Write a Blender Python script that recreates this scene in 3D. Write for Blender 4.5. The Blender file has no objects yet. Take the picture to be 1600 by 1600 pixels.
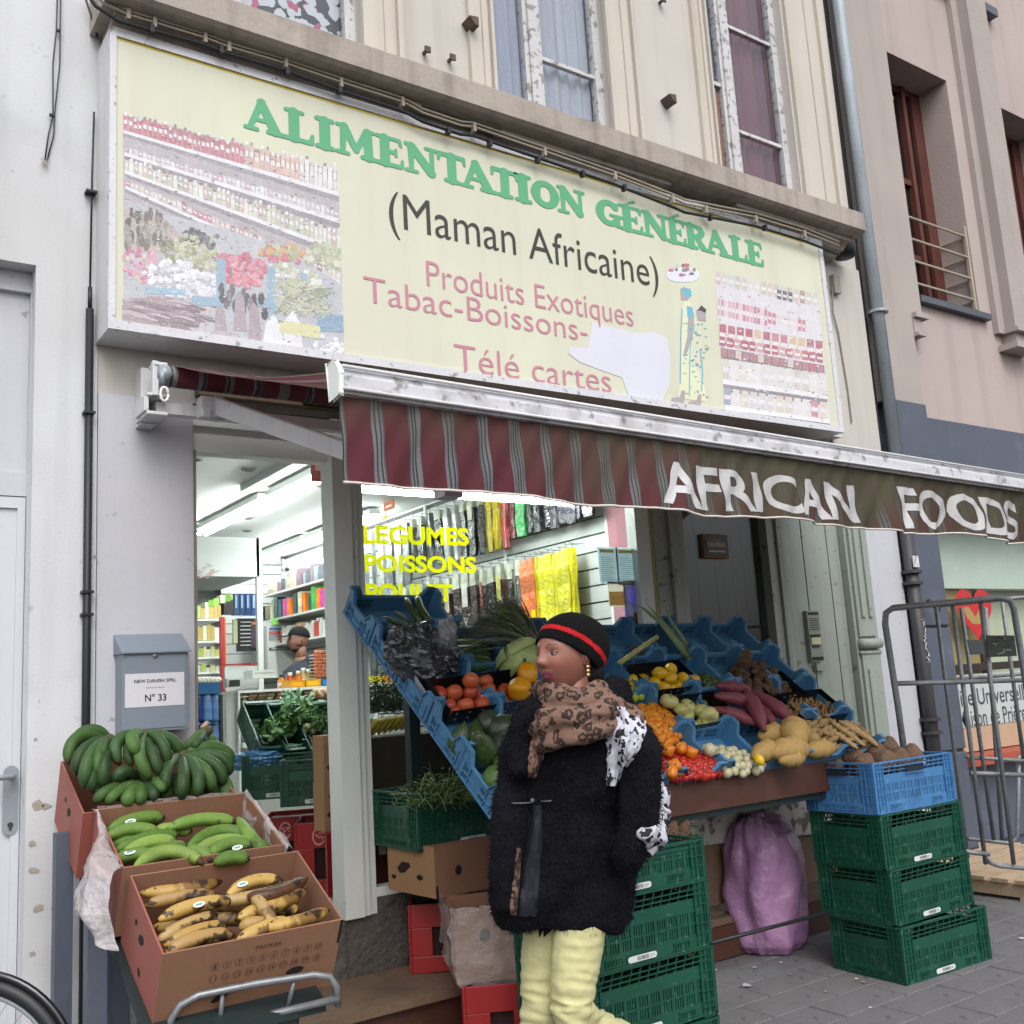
import bpy, bmesh, math, random
from mathutils import Vector, Matrix, noise as mnoise
from mathutils.geometry import tessellate_polygon
rad = math.radians
scene = bpy.context.scene
COL = scene.collection
rng = random.Random(7)

# ---------------- camera ----------------
CAM = Vector((0.0, -4.42, 1.42)); YAW, PITCH, ROLL = 35.13, 9.74, 3.52
FW = Vector((math.sin(rad(YAW))*math.cos(rad(PITCH)), math.cos(rad(YAW))*math.cos(rad(PITCH)), math.sin(rad(PITCH))))
_rt = Vector((math.cos(rad(YAW)), -math.sin(rad(YAW)), 0)); _up = _rt.cross(FW)
RT = _rt*math.cos(rad(ROLL)) - _up*math.sin(rad(ROLL)); UP = _up*math.cos(rad(ROLL)) + _rt*math.sin(rad(ROLL))
cam_data = bpy.data.cameras.new('camera'); cam = bpy.data.objects.new('camera', cam_data); COL.objects.link(cam)
cam_data.sensor_width = 36; cam_data.lens = 36; cam_data.clip_start = .05; cam_data.clip_end = 500
cam.matrix_world = Matrix(((RT.x, UP.x, -FW.x, CAM.x), (RT.y, UP.y, -FW.y, CAM.y), (RT.z, UP.z, -FW.z, CAM.z), (0, 0, 0, 1)))
scene.camera = cam

# ---------------- sky, sun, exposure ----------------
world = bpy.data.worlds.new('World'); scene.world = world; world.use_nodes = True
wn = world.node_tree; bg = wn.nodes['Background']
sky = wn.nodes.new('ShaderNodeTexSky'); sky.sky_type = 'NISHITA'; sky.sun_disc = False
sky.sun_elevation = rad(50); sky.sun_rotation = rad(200); sky.dust_density = 4; sky.air_density = 1.2; sky.ozone_density = 1
hs = wn.nodes.new('ShaderNodeHueSaturation'); hs.inputs['Saturation'].default_value = .26
wn.links.new(sky.outputs[0], hs.inputs['Color']); wn.links.new(hs.outputs[0], bg.inputs[0]); bg.inputs[1].default_value = .15
sun_d = bpy.data.lights.new('sun', 'SUN'); sun = bpy.data.objects.new('sun', sun_d); COL.objects.link(sun)
sun_d.energy = .5; sun_d.angle = rad(40); sun_d.color = (1, .97, .93)
# direction to the sun: azimuth 200 deg (clockwise from +Y), elevation 50 deg -> in front of the facade
_sd = Vector((math.sin(rad(200))*math.cos(rad(50)), math.cos(rad(200))*math.cos(rad(50)), math.sin(rad(50))))
sun.rotation_euler = _sd.to_track_quat('Z', 'Y').to_euler(); sun.location = _sd*30
vs = scene.view_settings; scene.display_settings.display_device = 'sRGB'
vs.view_transform = 'Standard'; vs.look = 'None'; vs.gamma = 1; vs.use_curve_mapping = False; vs.exposure = 0.66
scene.cycles.use_denoising = True; scene.cycles.max_bounces = 7; scene.cycles.diffuse_bounces = 3
scene.cycles.sample_clamp_indirect = 4.0; scene.cycles.caustics_reflective = False; scene.cycles.caustics_refractive = False

# ---------------- helpers ----------------
def ray(px, py): return FW + RT*((px-800)/1600.) - UP*((py-800)/1600.)
def at(px, py, Y):
    r = ray(px, py); t = (Y-CAM.y)/r.y; return CAM + r*t
def atz(px, py, Z):
    r = ray(px, py); t = (Z-CAM.z)/r.z; return CAM + r*t
def atx(px, py, X):
    r = ray(px, py); t = (X-CAM.x)/r.x; return CAM + r*t
def atd(px, py, d): return CAM + ray(px, py)*d
def S(h):
    h = h.lstrip('#'); v = [int(h[i:i+2], 16)/255 for i in (0, 2, 4)]
    return tuple((x/12.92 if x <= .04045 else ((x+.055)/1.055)**2.4) for x in v)
def K(c, k): return tuple(min(1, x*k) for x in c)

class MB:
    def __init__(s): s.v = []; s.f = []; s.c = []; s.m = []
    def face(s, idx, col=None, mi=0): s.f.append(tuple(idx)); s.c.append(col); s.m.append(mi)
    def add(s, vs_, fs, col=None, mi=0, mat=None):
        b = len(s.v)
        s.v += [tuple(mat @ Vector(v)) for v in vs_] if mat is not None else [tuple(v) for v in vs_]
        for f in fs: s.face([b+i for i in f], col, mi)
        return s
    def box(s, a, b, col=None, mi=0, mat=None):
        x0, y0, z0 = (min(a[i], b[i]) for i in range(3)); x1, y1, z1 = (max(a[i], b[i]) for i in range(3))
        return s.add([(x0,y0,z0),(x1,y0,z0),(x1,y1,z0),(x0,y1,z0),(x0,y0,z1),(x1,y0,z1),(x1,y1,z1),(x0,y1,z1)],
              [(0,3,2,1),(4,5,6,7),(0,1,5,4),(1,2,6,5),(2,3,7,6),(3,0,4,7)], col, mi, mat)
    def cbox(s, c, d, col=None, mi=0, mat=None):
        return s.box([c[i]-d[i]/2 for i in range(3)], [c[i]+d[i]/2 for i in range(3)], col, mi, mat)
    def quad(s, a, b, c, d, col=None, mi=0): return s.add([a, b, c, d], [(0,1,2,3)], col, mi)
    def prism(s, pts, off, col=None, mi=0, mat=None):
        """polygon pts (3d) extruded by off (3d)"""
        n = len(pts); o = Vector(off); P = [Vector(p) for p in pts]
        tris = tessellate_polygon([P]); vs_ = P+[p+o for p in P]
        fs = [tuple(t) for t in tris]+[tuple(n+i for i in reversed(t)) for t in tris]+[(i, (i+1)%n, n+(i+1)%n, n+i) for i in range(n)]
        return s.add(vs_, fs, col, mi, mat)
    def flat(s, pts, col=None, mi=0):
        P = [Vector(p) for p in pts]; return s.add(P, [tuple(t) for t in tessellate_polygon([P])], col, mi)
    def tube(s, path, r, seg=8, col=None, mi=0, cap=True, mat=None, ridge=0, rk=5):
        P = [Vector(p) for p in path]; n = len(P); R_ = r if isinstance(r, (list, tuple)) else [r]*n
        b = []; prev = None; vs_ = []
        for i, p in enumerate(P):
            t = ((P[i+1] if i < n-1 else p)-(P[i-1] if i else p)).normalized()
            if prev is None:
                a = t.orthogonal().normalized()
            else:
                a = (prev - t*prev.dot(t)); a = a.normalized() if a.length > 1e-6 else t.orthogonal().normalized()
            prev = a; bb = t.cross(a)
            vs_ += [p + (a*math.cos(2*math.pi*k/seg)+bb*math.sin(2*math.pi*k/seg))*R_[i]*(1+ridge*math.cos(rk*2*math.pi*k/seg)) for k in range(seg)]
        fs = [(i*seg+k, i*seg+(k+1)%seg, (i+1)*seg+(k+1)%seg, (i+1)*seg+k) for i in range(n-1) for k in range(seg)]
        if cap: fs += [tuple(reversed(range(seg))), tuple((n-1)*seg+k for k in range(seg))]
        return s.add(vs_, fs, col, mi, mat)
    def lathe(s, prof, seg=12, col=None, mi=0, mat=None, cols=None):
        """prof = [(r, z)...]"""
        n = len(prof); vs_ = [(r*math.cos(2*math.pi*k/seg), r*math.sin(2*math.pi*k/seg), z) for r, z in prof for k in range(seg)]
        b = len(s.v); s.add(vs_, [], None, 0, mat)
        for i in range(n-1):
            for k in range(seg):
                s.face([b+i*seg+k, b+i*seg+(k+1)%seg, b+(i+1)*seg+(k+1)%seg, b+(i+1)*seg+k], cols[i] if cols else col, mi)
        s.face([b+k for k in reversed(range(seg))], cols[0] if cols else col, mi); s.face([b+(n-1)*seg+k for k in range(seg)], cols[-1] if cols else col, mi)
        return s
    def ell(s, c, r, seg=12, rings=8, col=None, mi=0, mat=None, fn=None, colfn=None):
        vs_ = []; fs = []
        for i in range(1, rings):
            th = math.pi*i/rings
            for k in range(seg):
                ph = 2*math.pi*k/seg
                vs_.append(Vector((math.sin(th)*math.cos(ph), math.sin(th)*math.sin(ph), math.cos(th))))
        vs_ += [Vector((0,0,1)), Vector((0,0,-1))]; top = len(vs_)-2
        fs = [(i*seg+k, (i+1)*seg+k, (i+1)*seg+(k+1)%seg, i*seg+(k+1)%seg) for i in range(rings-2) for k in range(seg)]
        fs += [(top, k, (k+1)%seg) for k in range(seg)]+[(top+1, (rings-2)*seg+(k+1)%seg, (rings-2)*seg+k) for k in range(seg)]
        out = []
        for v in vs_:
            w = Vector((v.x*r[0], v.y*r[1], v.z*r[2]))
            if fn: w = fn(v, w)
            out.append(w+Vector(c))
        return s.add(out, fs, col, mi, mat)
    def build(s, name, mat_, parent=None, smooth=False, label=None, kind=None, bevel=0, local=False):
        me = bpy.data.meshes.new(name)
        off = Vector((0,0,0)); p = parent
        while p is not None and not local: off += p.location; p = p.parent
        me.from_pydata([tuple(Vector(v)-off) for v in s.v], [], s.f)
        for m_ in (mat_ if isinstance(mat_, (list, tuple)) else [mat_]): me.materials.append(m_)
        if any(s.m): me.polygons.foreach_set('material_index', s.m)
        if any(c is not None for c in s.c):
            at_ = me.color_attributes.new('Col', 'FLOAT_COLOR', 'CORNER'); buf = []
            for f, c in zip(s.f, s.c):
                c = c or (.5, .5, .5); buf += [c[0], c[1], c[2], 1.0]*len(f)
            at_.data.foreach_set('color', buf)
        if smooth: me.polygons.foreach_set('use_smooth', [True]*len(me.polygons))
        me.update()
        o = bpy.data.objects.new(name, me); COL.objects.link(o); o.parent = parent
        if bevel:
            b = o.modifiers.new('bevel', 'BEVEL'); b.width = bevel; b.segments = 2; b.limit_method = 'ANGLE'
        if label: o['label'] = label
        if kind: o['kind'] = kind
        return o
def thing(name, loc, label, cat, group=None):
    o = bpy.data.objects.new(name, None); COL.objects.link(o); o.location = loc; o.empty_display_size = .05
    return tag(o, label, cat, group)
def tag(o, label, cat, group=None):
    o['label'] = label; o['category'] = cat
    if group: o['group'] = group
    return o
def copy_tree(o, parent=None):
    c = o.copy(); COL.objects.link(c); c.parent = parent
    for ch in list(o.children): copy_tree(ch, c)
    return c
def place(o, loc, rot=(0,0,0), sc=1):
    o.location = loc; o.rotation_euler = rot; o.scale = (sc, sc, sc) if not isinstance(sc, (tuple, list)) else sc; return o
def TM(loc, rot=(0,0,0), sc=(1,1,1)):
    from mathutils import Euler
    return Matrix.LocRotScale(Vector(loc), Euler(rot), Vector(sc))

# ---------------- materials ----------------
def M(name, col=(.5,.5,.5), rough=.6, metal=0., var=(6, .12), fine=(80, .06), bump=(60, .15), attr=False, dirt=None, spec=.5, trans=0, alpha=1, coat=0, spots=None, emit=None, streak=None, sheen=0, sss=0):
    m = bpy.data.materials.new(name); m.use_nodes = True; nt = m.node_tree; N = nt.nodes; L = nt.links; b = N['Principled BSDF']
    tc = N.new('ShaderNodeTexCoord'); co = tc.outputs['Object']
    if attr:
        a = N.new('ShaderNodeVertexColor'); a.layer_name = 'Col'; c = a.outputs[0]
    else:
        r = N.new('ShaderNodeRGB'); r.outputs[0].default_value = (*col, 1); c = r.outputs[0]
    def noise(scale, det=3, vec=None, dist=0):
        n = N.new('ShaderNodeTexNoise'); n.inputs['Scale'].default_value = scale; n.inputs['Detail'].default_value = det; n.inputs['Distortion'].default_value = dist
        L.new(vec or co, n.inputs['Vector']); return n.outputs['Fac']
    def rampf(f, lo, hi, a=0., b_=1.):
        mr = N.new('ShaderNodeMapRange'); mr.clamp = True; L.new(f, mr.inputs[0])
        for i, v in enumerate((lo, hi, a, b_)): mr.inputs[i+1].default_value = v
        return mr.outputs[0]
    def mixc(f, c1, c2):
        x = N.new('ShaderNodeMix'); x.data_type = 'RGBA'
        if isinstance(f, float): x.inputs[0].default_value = f
        else: L.new(f, x.inputs[0])
        for s_, v in ((6, c1), (7, c2)):
            if isinstance(v, tuple): x.inputs[s_].default_value = (*v, 1)
            else: L.new(v, x.inputs[s_])
        return x.outputs[2]
    def mulv(c_, f):
        x = N.new('ShaderNodeVectorMath'); x.operation = 'SCALE'; L.new(c_, x.inputs[0]); L.new(f, x.inputs['Scale']); return x.outputs[0]
    for sc_, am in (var, fine):
        if am: c = mulv(c, rampf(noise(sc_), .25, .75, 1-am, 1+am))
    if streak:   # vertical weathering streaks (scale, colour, amount)
        mp = N.new('ShaderNodeMapping'); mp.inputs['Scale'].default_value = (1, 1, .06); L.new(co, mp.inputs[0])
        c = mixc(rampf(noise(streak[0], 4, mp.outputs[0]), .5, .8, 0, streak[2]), c, streak[1])
    if dirt:     # list of (scale, lo, hi, colour, amount)
        for sc_, lo, hi, dc, am in dirt: c = mixc(rampf(noise(sc_, 5), lo, hi, 0, am), c, dc)
    if spots:    # (scale, size, colour, amount)
        vo = N.new('ShaderNodeTexVoronoi'); vo.inputs['Scale'].default_value = spots[0]; L.new(co, vo.inputs['Vector'])
        f1 = rampf(vo.outputs['Distance'], spots[1]*.6, spots[1], spots[3], 0)
        mm = N.new('ShaderNodeMath'); mm.operation = 'MULTIPLY'; L.new(f1, mm.inputs[0]); L.new(rampf(noise(spots[0]*.35), .42, .55), mm.inputs[1])
        c = mixc(mm.outputs[0], c, spots[2])
    L.new(c, b.inputs['Base Color'])
    b.inputs['Roughness'].default_value = rough; b.inputs['Metallic'].default_value = metal
    if 'Specular IOR Level' in b.inputs: b.inputs['Specular IOR Level'].default_value = spec
    if trans: b.inputs['Transmission Weight'].default_value = trans
    if alpha < 1: b.inputs['Alpha'].default_value = alpha
    if coat: b.inputs['Coat Weight'].default_value = coat
    if sheen: b.inputs['Sheen Weight'].default_value = sheen
    if sss: b.inputs['Subsurface Weight'].default_value = sss; b.inputs['Subsurface Radius'].default_value = (.02, .008, .004); b.inputs['Subsurface Scale'].default_value = 1
    if bump and bump[1]:
        bp = N.new('ShaderNodeBump'); bp.inputs['Strength'].default_value = min(1, bump[1]); bp.inputs['Distance'].default_value = bump[2] if len(bump) > 2 else .004
        L.new(noise(bump[0], 4), bp.inputs['Height']); L.new(bp.outputs[0], b.inputs['Normal'])
    if emit: b.inputs['Emission Color'].default_value = (*emit[0], 1); b.inputs['Emission Strength'].default_value = emit[1]
    m.diffuse_color = (*col, 1); return m

# ---------------- lettering ----------------
_tcache = {}
def text_data(s, off=0.0, shear=0.0, space=1.0):
    k = (s, off, shear, space)
    if k in _tcache: return _tcache[k]
    cu = bpy.data.curves.new('lettering', 'FONT'); cu.body = s; cu.offset = off; cu.shear = shear; cu.space_character = space; cu.resolution_u = 5
    o = bpy.data.objects.new('lettering', cu); COL.objects.link(o); bpy.context.view_layer.update()
    me = o.evaluated_get(bpy.context.evaluated_depsgraph_get()).to_mesh()
    V = [v.co.copy() for v in me.vertices]; F = [tuple(p.vertices) for p in me.polygons]
    x0 = min(v.x for v in V); x1 = max(v.x for v in V); y0 = min(v.y for v in V); y1 = max(v.y for v in V)
    V = [((v.x-x0)/(x1-x0), (v.y-y0)/(y1-y0)) for v in V]
    bpy.data.objects.remove(o); bpy.data.curves.remove(cu); _tcache[k] = (V, F); return V, F
def put_text(mb, s, o, ux, uy, col=None, mi=0, off=0.0, shear=0.0, space=1.0, fn=None):
    """letters fill the rectangle with corner o and side vectors ux, uy"""
    V, F = text_data(s, off, shear, space); o, ux, uy = Vector(o), Vector(ux), Vector(uy)
    P = [o+ux*a+uy*b for a, b in V]
    if fn: P = [fn(p) for p in P]
    return mb.add(P, F, col, mi)
# ================= materials =================
m_plaster_w = M('white rough plaster', K(S('#cbcdd1'),1.0), .8, var=(1.2,.06), fine=(120,.05), bump=(70,.3,.004), dirt=[(2.2,.56,.8,S('#8d8f93'),.4),(9,.66,.72,S('#777777'),.4),(30,.70,.74,S('#5f5f60'),.5),(.8,.5,.62,S('#b0aeac'),.35)], streak=(9,S('#9a9ca0'),.3))
m_pilaster = M('grey white paint', K(S('#c1c2ca'),.95), .55, var=(1.5,.05), fine=(60,.03), bump=(20,.15), dirt=[(14,.68,.74,S('#55565c'),.5),(3,.6,.85,S('#96969c'),.4)], streak=(9,S('#9b9ba3'),.25))
m_cream = M('cream facade paint', K(S('#cac5bf'),.88), .75, var=(1.1,.06), fine=(90,.03), bump=(35,.2), streak=(8,S('#8f8678'),.35), dirt=[(3,.62,.85,S('#a69d8e'),.4)])
m_cream2 = M('cream moulding paint', K(S('#cec7bd'),.88), .75, var=(2,.05), fine=(90,.03), bump=(35,.2), streak=(10,S('#9a8e7c'),.35))
m_stone = M('weathered stone cornice', K(S('#b2a89f'),.85), .85, var=(2,.12), fine=(70,.08), bump=(40,.5), streak=(12,S('#5f584f'),.6), dirt=[(6,.52,.75,S('#6f675d'),.55)])
m_pinkplaster = M('pink roughcast', K(S('#b4a6a2'),.96), .9, var=(1.2,.06), fine=(150,.12), bump=(120,.8,.006), streak=(5,S('#8a7977'),.35))
m_granite = M('grey pink stone cladding', K(S('#aaa19c'),.94), .85, var=(2,.07), fine=(160,.16), bump=(100,.5,.005), streak=(6,S('#7d7370'),.3))
m_bluegrey = M('blue grey facade paint', K(S('#555c6c'),.85), .55, var=(1.5,.12), fine=(80,.06), bump=(40,.2), dirt=[(5,.55,.8,S('#6a7080'),.5)])
m_white = M('white painted metal', S('#cfd0d2'), .4, var=(3,.04), fine=(50,.02), bump=(20,.05), dirt=[(12,.66,.75,S('#77746e'),.5)], streak=(20,S('#8d8b86'),.3))
m_whitepvc = M('white frame', S('#e6eae6'), .35, var=(3,.03), fine=(40,.02), bump=None, dirt=[(9,.68,.78,S('#7d7d78'),.45)])
m_chip = M('flaking white window paint', S('#c3c3c6'), .7, var=(5,.08), bump=(60,.5), dirt=[(22,.55,.62,S('#6d655b'),.7)])
m_zinc = M('zinc downpipe', S('#9aa4ad'), .5, .1, var=(2,.2), fine=(60,.1), bump=(30,.1), streak=(15,S('#5b646d'),.6))
m_black = M('black cable', S('#1c1e22'), .5, var=(4,.1), bump=None)
m_darkpipe = M('dark cast iron', S('#37373b'), .5, var=(4,.2), fine=(60,.15), bump=(50,.2))
m_beigepipe = M('beige painted pipe', S('#a99f8f'), .6, var=(6,.15), bump=(40,.3))
m_glass = M('window glass', (.9,.95,.95), .03, trans=1, var=(1,0), fine=(1,0), bump=None, spec=.5); m_glass.node_tree.nodes['Principled BSDF'].inputs['IOR'].default_value = 1.0
def glassmat(name, tint, refl):
    m = bpy.data.materials.new(name); m.use_nodes = True; nt = m.node_tree; N = nt.nodes; L = nt.links
    N.remove(N['Principled BSDF']); t = N.new('ShaderNodeBsdfTransparent'); t.inputs[0].default_value = (*tint, 1)
    g = N.new('ShaderNodeBsdfGlossy'); g.inputs['Roughness'].default_value = .02; fr = N.new('ShaderNodeLayerWeight'); fr.inputs[0].default_value = .5; pw_ = N.new('ShaderNodeMath'); pw_.operation = 'POWER'; pw_.inputs[1].default_value = 4; L.new(fr.outputs['Facing'], pw_.inputs[0])
    ad = N.new('ShaderNodeMath'); ad.operation = 'MULTIPLY_ADD'; ad.inputs[1].default_value = .45*refl; ad.inputs[2].default_value = .03*refl; ad.use_clamp = True; L.new(pw_.outputs[0], ad.inputs[0])
    x = N.new('ShaderNodeMixShader'); L.new(ad.outputs[0], x.inputs[0]); L.new(t.outputs[0], x.inputs[1]); L.new(g.outputs[0], x.inputs[2]); L.new(x.outputs[0], N['Material Output'].inputs[0]); return m
m_glass = glassmat('clear shop glass', (.95,.97,.96), .9)
m_upglass = glassmat('dusty old window glass', (.92,.94,.96), 1.6)
m_darkglass = glassmat('dark window glass', (.72,.74,.76), 1.5)
m_curtain = M('net curtain', S('#b9bcc8'), .9, var=(3,.12), bump=(30,.3))
m_brown = M('brown varnished frame', S('#5a3029'), .5, var=(5,.2), bump=(40,.2))
m_print = M('printed colours', attr=True, rough=.45, var=(3,.03), fine=(50,.02), bump=None)
m_matte = M('matt painted colours', attr=True, rough=.8, var=(5,.06), fine=(70,.06), bump=(60,.2))
m_gloss = M('glossy plastic colours', attr=True, rough=.3, var=(5,.06), fine=(40,.04), bump=(40,.05))
m_paver = M('concrete pavers', S('#6a686b'), .85, var=(1.1,.22), fine=(120,.2), bump=(150,.5,.004), dirt=[(4,.5,.75,S('#4b494b'),.5),(38,.66,.70,S('#8a888a'),.4),(14,.62,.68,S('#3f3c3c'),.6)])
m_joint = M('dirty sand joints', S('#3a3837'), .95, var=(5,.2), bump=(90,.5))
m_wood = M('worn plywood', S('#7a6350'), .8, var=(3,.2), fine=(50,.15), bump=(40,.4), dirt=[(3,.45,.7,S('#4d4138'),.7)], streak=(20,S('#4a3a2d'),.3))
m_palletw = M('raw pallet wood', S('#b09a80'), .85, var=(4,.15), fine=(60,.12), bump=(60,.4), dirt=[(5,.5,.8,S('#7a6a58'),.5)])
m_concrete = M('rough dark concrete', S('#5c5753'), .95, var=(4,.25), fine=(60,.2), bump=(18,1,.03))
m_greenpaint = M('old grey green paint', S('#98a198'), .6, var=(2,.07), fine=(60,.04), bump=(30,.2), streak=(16,S('#666c66'),.45), dirt=[(18,.66,.7,S('#5c574c'),.6)])
m_greyframe = M('old grey frame paint', S('#a3a6a2'), .6, var=(2,.07), bump=(30,.25), streak=(14,S('#5f605c'),.5), dirt=[(20,.62,.68,S('#57524a'),.7)])

# ================= ground =================
g = MB(); g.quad((-60,-60,-.012),(60,-60,-.012),(60,60,-.012),(-60,60,-.012)); ground = g.build('ground', m_joint, kind='structure')
walk = thing('sidewalk', (3,-2,0), '', ''); del walk['label']; del walk['category']; walk['kind'] = 'structure'
pm = MB(); pm.box((-.196,-.096,-.012),(.196,.096,0)); pm2 = pm
def paver_mesh():
    b = MB(); a, c, h = .2, .1, .003
    v = [(-a+h,-c+h,0),(a-h,-c+h,0),(a-h,c-h,0),(-a+h,c-h,0),(-a,-c,-.004),(a,-c,-.004),(a,c,-.004),(-a,c,-.004),(-a,-c,-.014),(a,-c,-.014),(a,c,-.014),(-a,c,-.014)]
    b.add(v, [(0,1,2,3)]+[(i,4+i,4+(i+1)%4,(i+1)%4)[::-1] for i in range(4)]+[(4+i,8+i,8+(i+1)%4,4+(i+1)%4)[::-1] for i in range(4)]); return b
pv0 = paver_mesh().build('paver', m_paver, None)
n = 0
for j in range(17):
    y = -.1-.205*j
    for i in range(-1, 14):
        x = 2.2+.41*i+(.205 if j % 2 else 0)
        p = Vector((x, y, 0)); d = (p-CAM).dot(FW); px = 800+1600*(p-CAM).dot(RT)/d; py = 800-1600*(p-CAM).dot(UP)/d
        if d < .5 or not (560 < px < 1720 and py < 1760): continue
        q = pv0 if n == 0 else pv0.copy()
        if n: COL.objects.link(q)
        q.parent = walk; q.location = Vector((x, y, .002+rng.uniform(-.0015,.0015)))-walk.location; q.rotation_euler = (rng.uniform(-.004,.004), rng.uniform(-.004,.004), rng.uniform(-.006,.006)); n += 1
b = MB(); b.quad((-8,-3.65,-.008),(2.0,-3.65,-.008),(2.0,0,-.008),(-8,0,-.008)); b.quad((8.0,-3.65,-.008),(30,-3.65,-.008),(30,0,-.008),(8.0,0,-.008)); b.build('paved_strip', m_paver, walk)

# ================= left neighbour: white house with a door =================
lh = thing('white_house', (-2,0,0), 'white roughcast house at the left edge with a white front door', 'building')
b = MB(); XO = at(51,700,0).x; ZO = at(30,410,0).z; b.box((XO,0,0),(.996,.3,9)); b.box((-6,0,ZO),(XO,.3,9)); b.build('wall', m_plaster_w, lh)
b = MB(); XF = at(38,1250,.09).x; XO2 = XO; b.box((XF,.09,0),(XO,.16,ZO)); b.box((-1.2,.09,ZO-.09),(XF,.16,ZO)); b.box((XF-.012,.085,0),(XF,.16,ZO-.09)); b.build('door_frame', m_pilaster, lh)
b = MB(); ZD = at(20,775,.11).z; b.box((-1.2,.12,ZD+.1),(XF-.012,.15,ZO-.09)); b.box((-1.2,.105,ZD),(XF-.012,.16,ZD+.1)); b.build('transom_panel', m_pilaster, lh)
b = MB(); XE = XF-.014; b.box((-.6,.12,.05),(XE,.17,ZD-.004)); b.box((XE-.03,.108,.05),(XE,.12,ZD-.004)); b.box((-.6,.108,ZD-.05),(XE-.03,.12,ZD-.004)); m_door = M('white lacquered door', S('#c3c7cd'), .4, var=(2,.04), fine=(40,.02), bump=None, dirt=[(9,.66,.78,S('#8f9298'),.35)]); dr = b.build('door', m_door, lh)
pa = at(2,1205,.1); pb = at(30,1300,.1)
m_alu = M('brushed aluminium', S('#8f969e'), .4, .15, var=(4,.05), bump=None)
xa = at(17,1250,.1).x; zt = at(20,1196,.1).z; zb = at(20,1305,.1).z
b = MB(); pts = [(xa+.027*math.cos(t), .104, (zt-.027)+.027*math.sin(t)) for t in [math.pi*i/8 for i in range(9)]]+[(xa-.027*math.cos(t), .104, (zb+.027)-.027*math.sin(t)) for t in [math.pi*i/8 for i in range(9)]]
b.prism(pts, (0,.008,0)); hp = b.build('handle_plate', m_alu, dr)
b = MB(); zz = zt-.04; b.tube([(xa,.1,zz),(xa,.05,zz),(xa-.02,.04,zz),(xa-.14,.04,zz)], .011, 10); b.build('door_handle', m_alu, dr, True)
b = MB(); zz = zb+.04; b.tube([(xa,.105,zz),(xa,.099,zz)], .010, 12); b.box((xa-.004,.0985,zz-.02),(xa+.004,.104,zz)); b.build('keyhole', m_darkpipe, dr)
# chips of fallen plaster near the corner
m_chipmat = M('bare cement chip', S('#a19a90'), .95, var=(9,.2), bump=(60,.8))
for (px, py, s) in ((60,1258,.026),(73,1260,.02),(52,1360,.02),(104,1375,.016),(50,1318,.018),(55,1155,.008),(60,1420,.02),(50,1490,.014),(90,1404,.012),(85,1418,.014),(148,870,.01)):
    p = at(px, py, -.001); k = 9; b = MB(); b.flat([(p.x+s*rng.uniform(.5,1.1)*math.cos(2*math.pi*i/k)*1.1, -.0025, p.z+s*rng.uniform(.4,.9)*math.sin(2*math.pi*i/k)) for i in range(k)]); b.build('plaster_chip', m_chipmat, lh)
# tied wires down the wall
w = thing('hanging_cable', at(85,100,-.02), 'thin grey cable pair hanging down the white wall and fraying', 'cable')
for dx in (-.006, .006):
    b = MB(); b.tube([at(93+dx*400,-40,-.015), at(91+dx*500,48,-.02), at(88+dx*900,100,-.015), at(84+dx*200,180,-.015), at(80+dx*700,210,-.012), at(72+dx*300,250,-.01)], .0032, 6); b.build('wire', m_darkpipe, w, True)
for q in ((91,48),(81,180)):
    b = MB(); p = at(*q, -.018); b.cbox(p, (.02,.014,.010)); b.build('cable_tie', m_black, w)
b = MB()
for i in range(14): b.tube([at(72,250,-.01), at(72+rng.uniform(-12,9), 250+rng.uniform(-6,14), rng.uniform(-.03,-.005))], .0012, 4)
b.build('frayed_end', m_chipmat, w)
# thick black conduit between the buildings
w = thing('black_conduit', at(139,900,-.03), 'black plastic conduit strapped to the corner of the white wall', 'conduit')
b = MB(); zt = at(138,482,-.03).z; b.tube([(.957,-.025,0),(.957,-.025,zt)], .0165, 12); b.build('pipe', m_black, w, True)
b = MB(); b.tube([(.957,-.025,zt),(.957,-.025,zt+.10)], .009, 10); b.tube([(.957,-.025,zt+.08),(.962,-.02,zt+.6),at(147,175,-.02)], .0042, 6); b.build('cable', m_black, w, True)
for py in (300,645,925,960): p = at(141,py,-.03); b = MB(); b.cbox((.957,-.025,p.z),(.046,.044,.010)); b.build('pipe_clip', m_black, w)
b = MB(); b.tube([at(128,-20,-.05),at(150,48,-.04),at(152,58,-.02)], .005, 6); b.build('loose_cable', m_black, w, True)

# ================= the shop building =================
sb = thing('shop_building', (3.7,0,0), 'cream old town house with the grocery shop on its ground floor', 'building')
b = MB()
for x0, x1 in ((.998,1.5),(2.32,3.12),(4.08,4.93),(5.86,6.40)): b.box((x0,0,4.60),(x1,.3,9))
b.box((.998,0,2.76),(6.40,.3,4.6)); b.build('wall', m_cream, sb)
b = MB(); b.box((.998,-.012,.55),(1.398,.3,2.76)); b.build('pilaster', m_pilaster, sb)
b = MB(); b.box((.998,-.03,0),(1.398,.3,.10)); b.box((.998,-.012,.10),(1.06,.3,.55)); b.box((1.06,-.008,.10),(1.398,.3,.548)); b.build('plinth', m_bluegrey, sb)
b = MB(); b.box((6.09,-.03,0),(6.45,.3,2.76)); b.build('pilaster', m_pilaster, sb)
b = MB(); b.box((5.86,-.02,2.76),(6.40,0,4.34)); b.build('panel_moulding', m_cream, sb)
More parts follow.
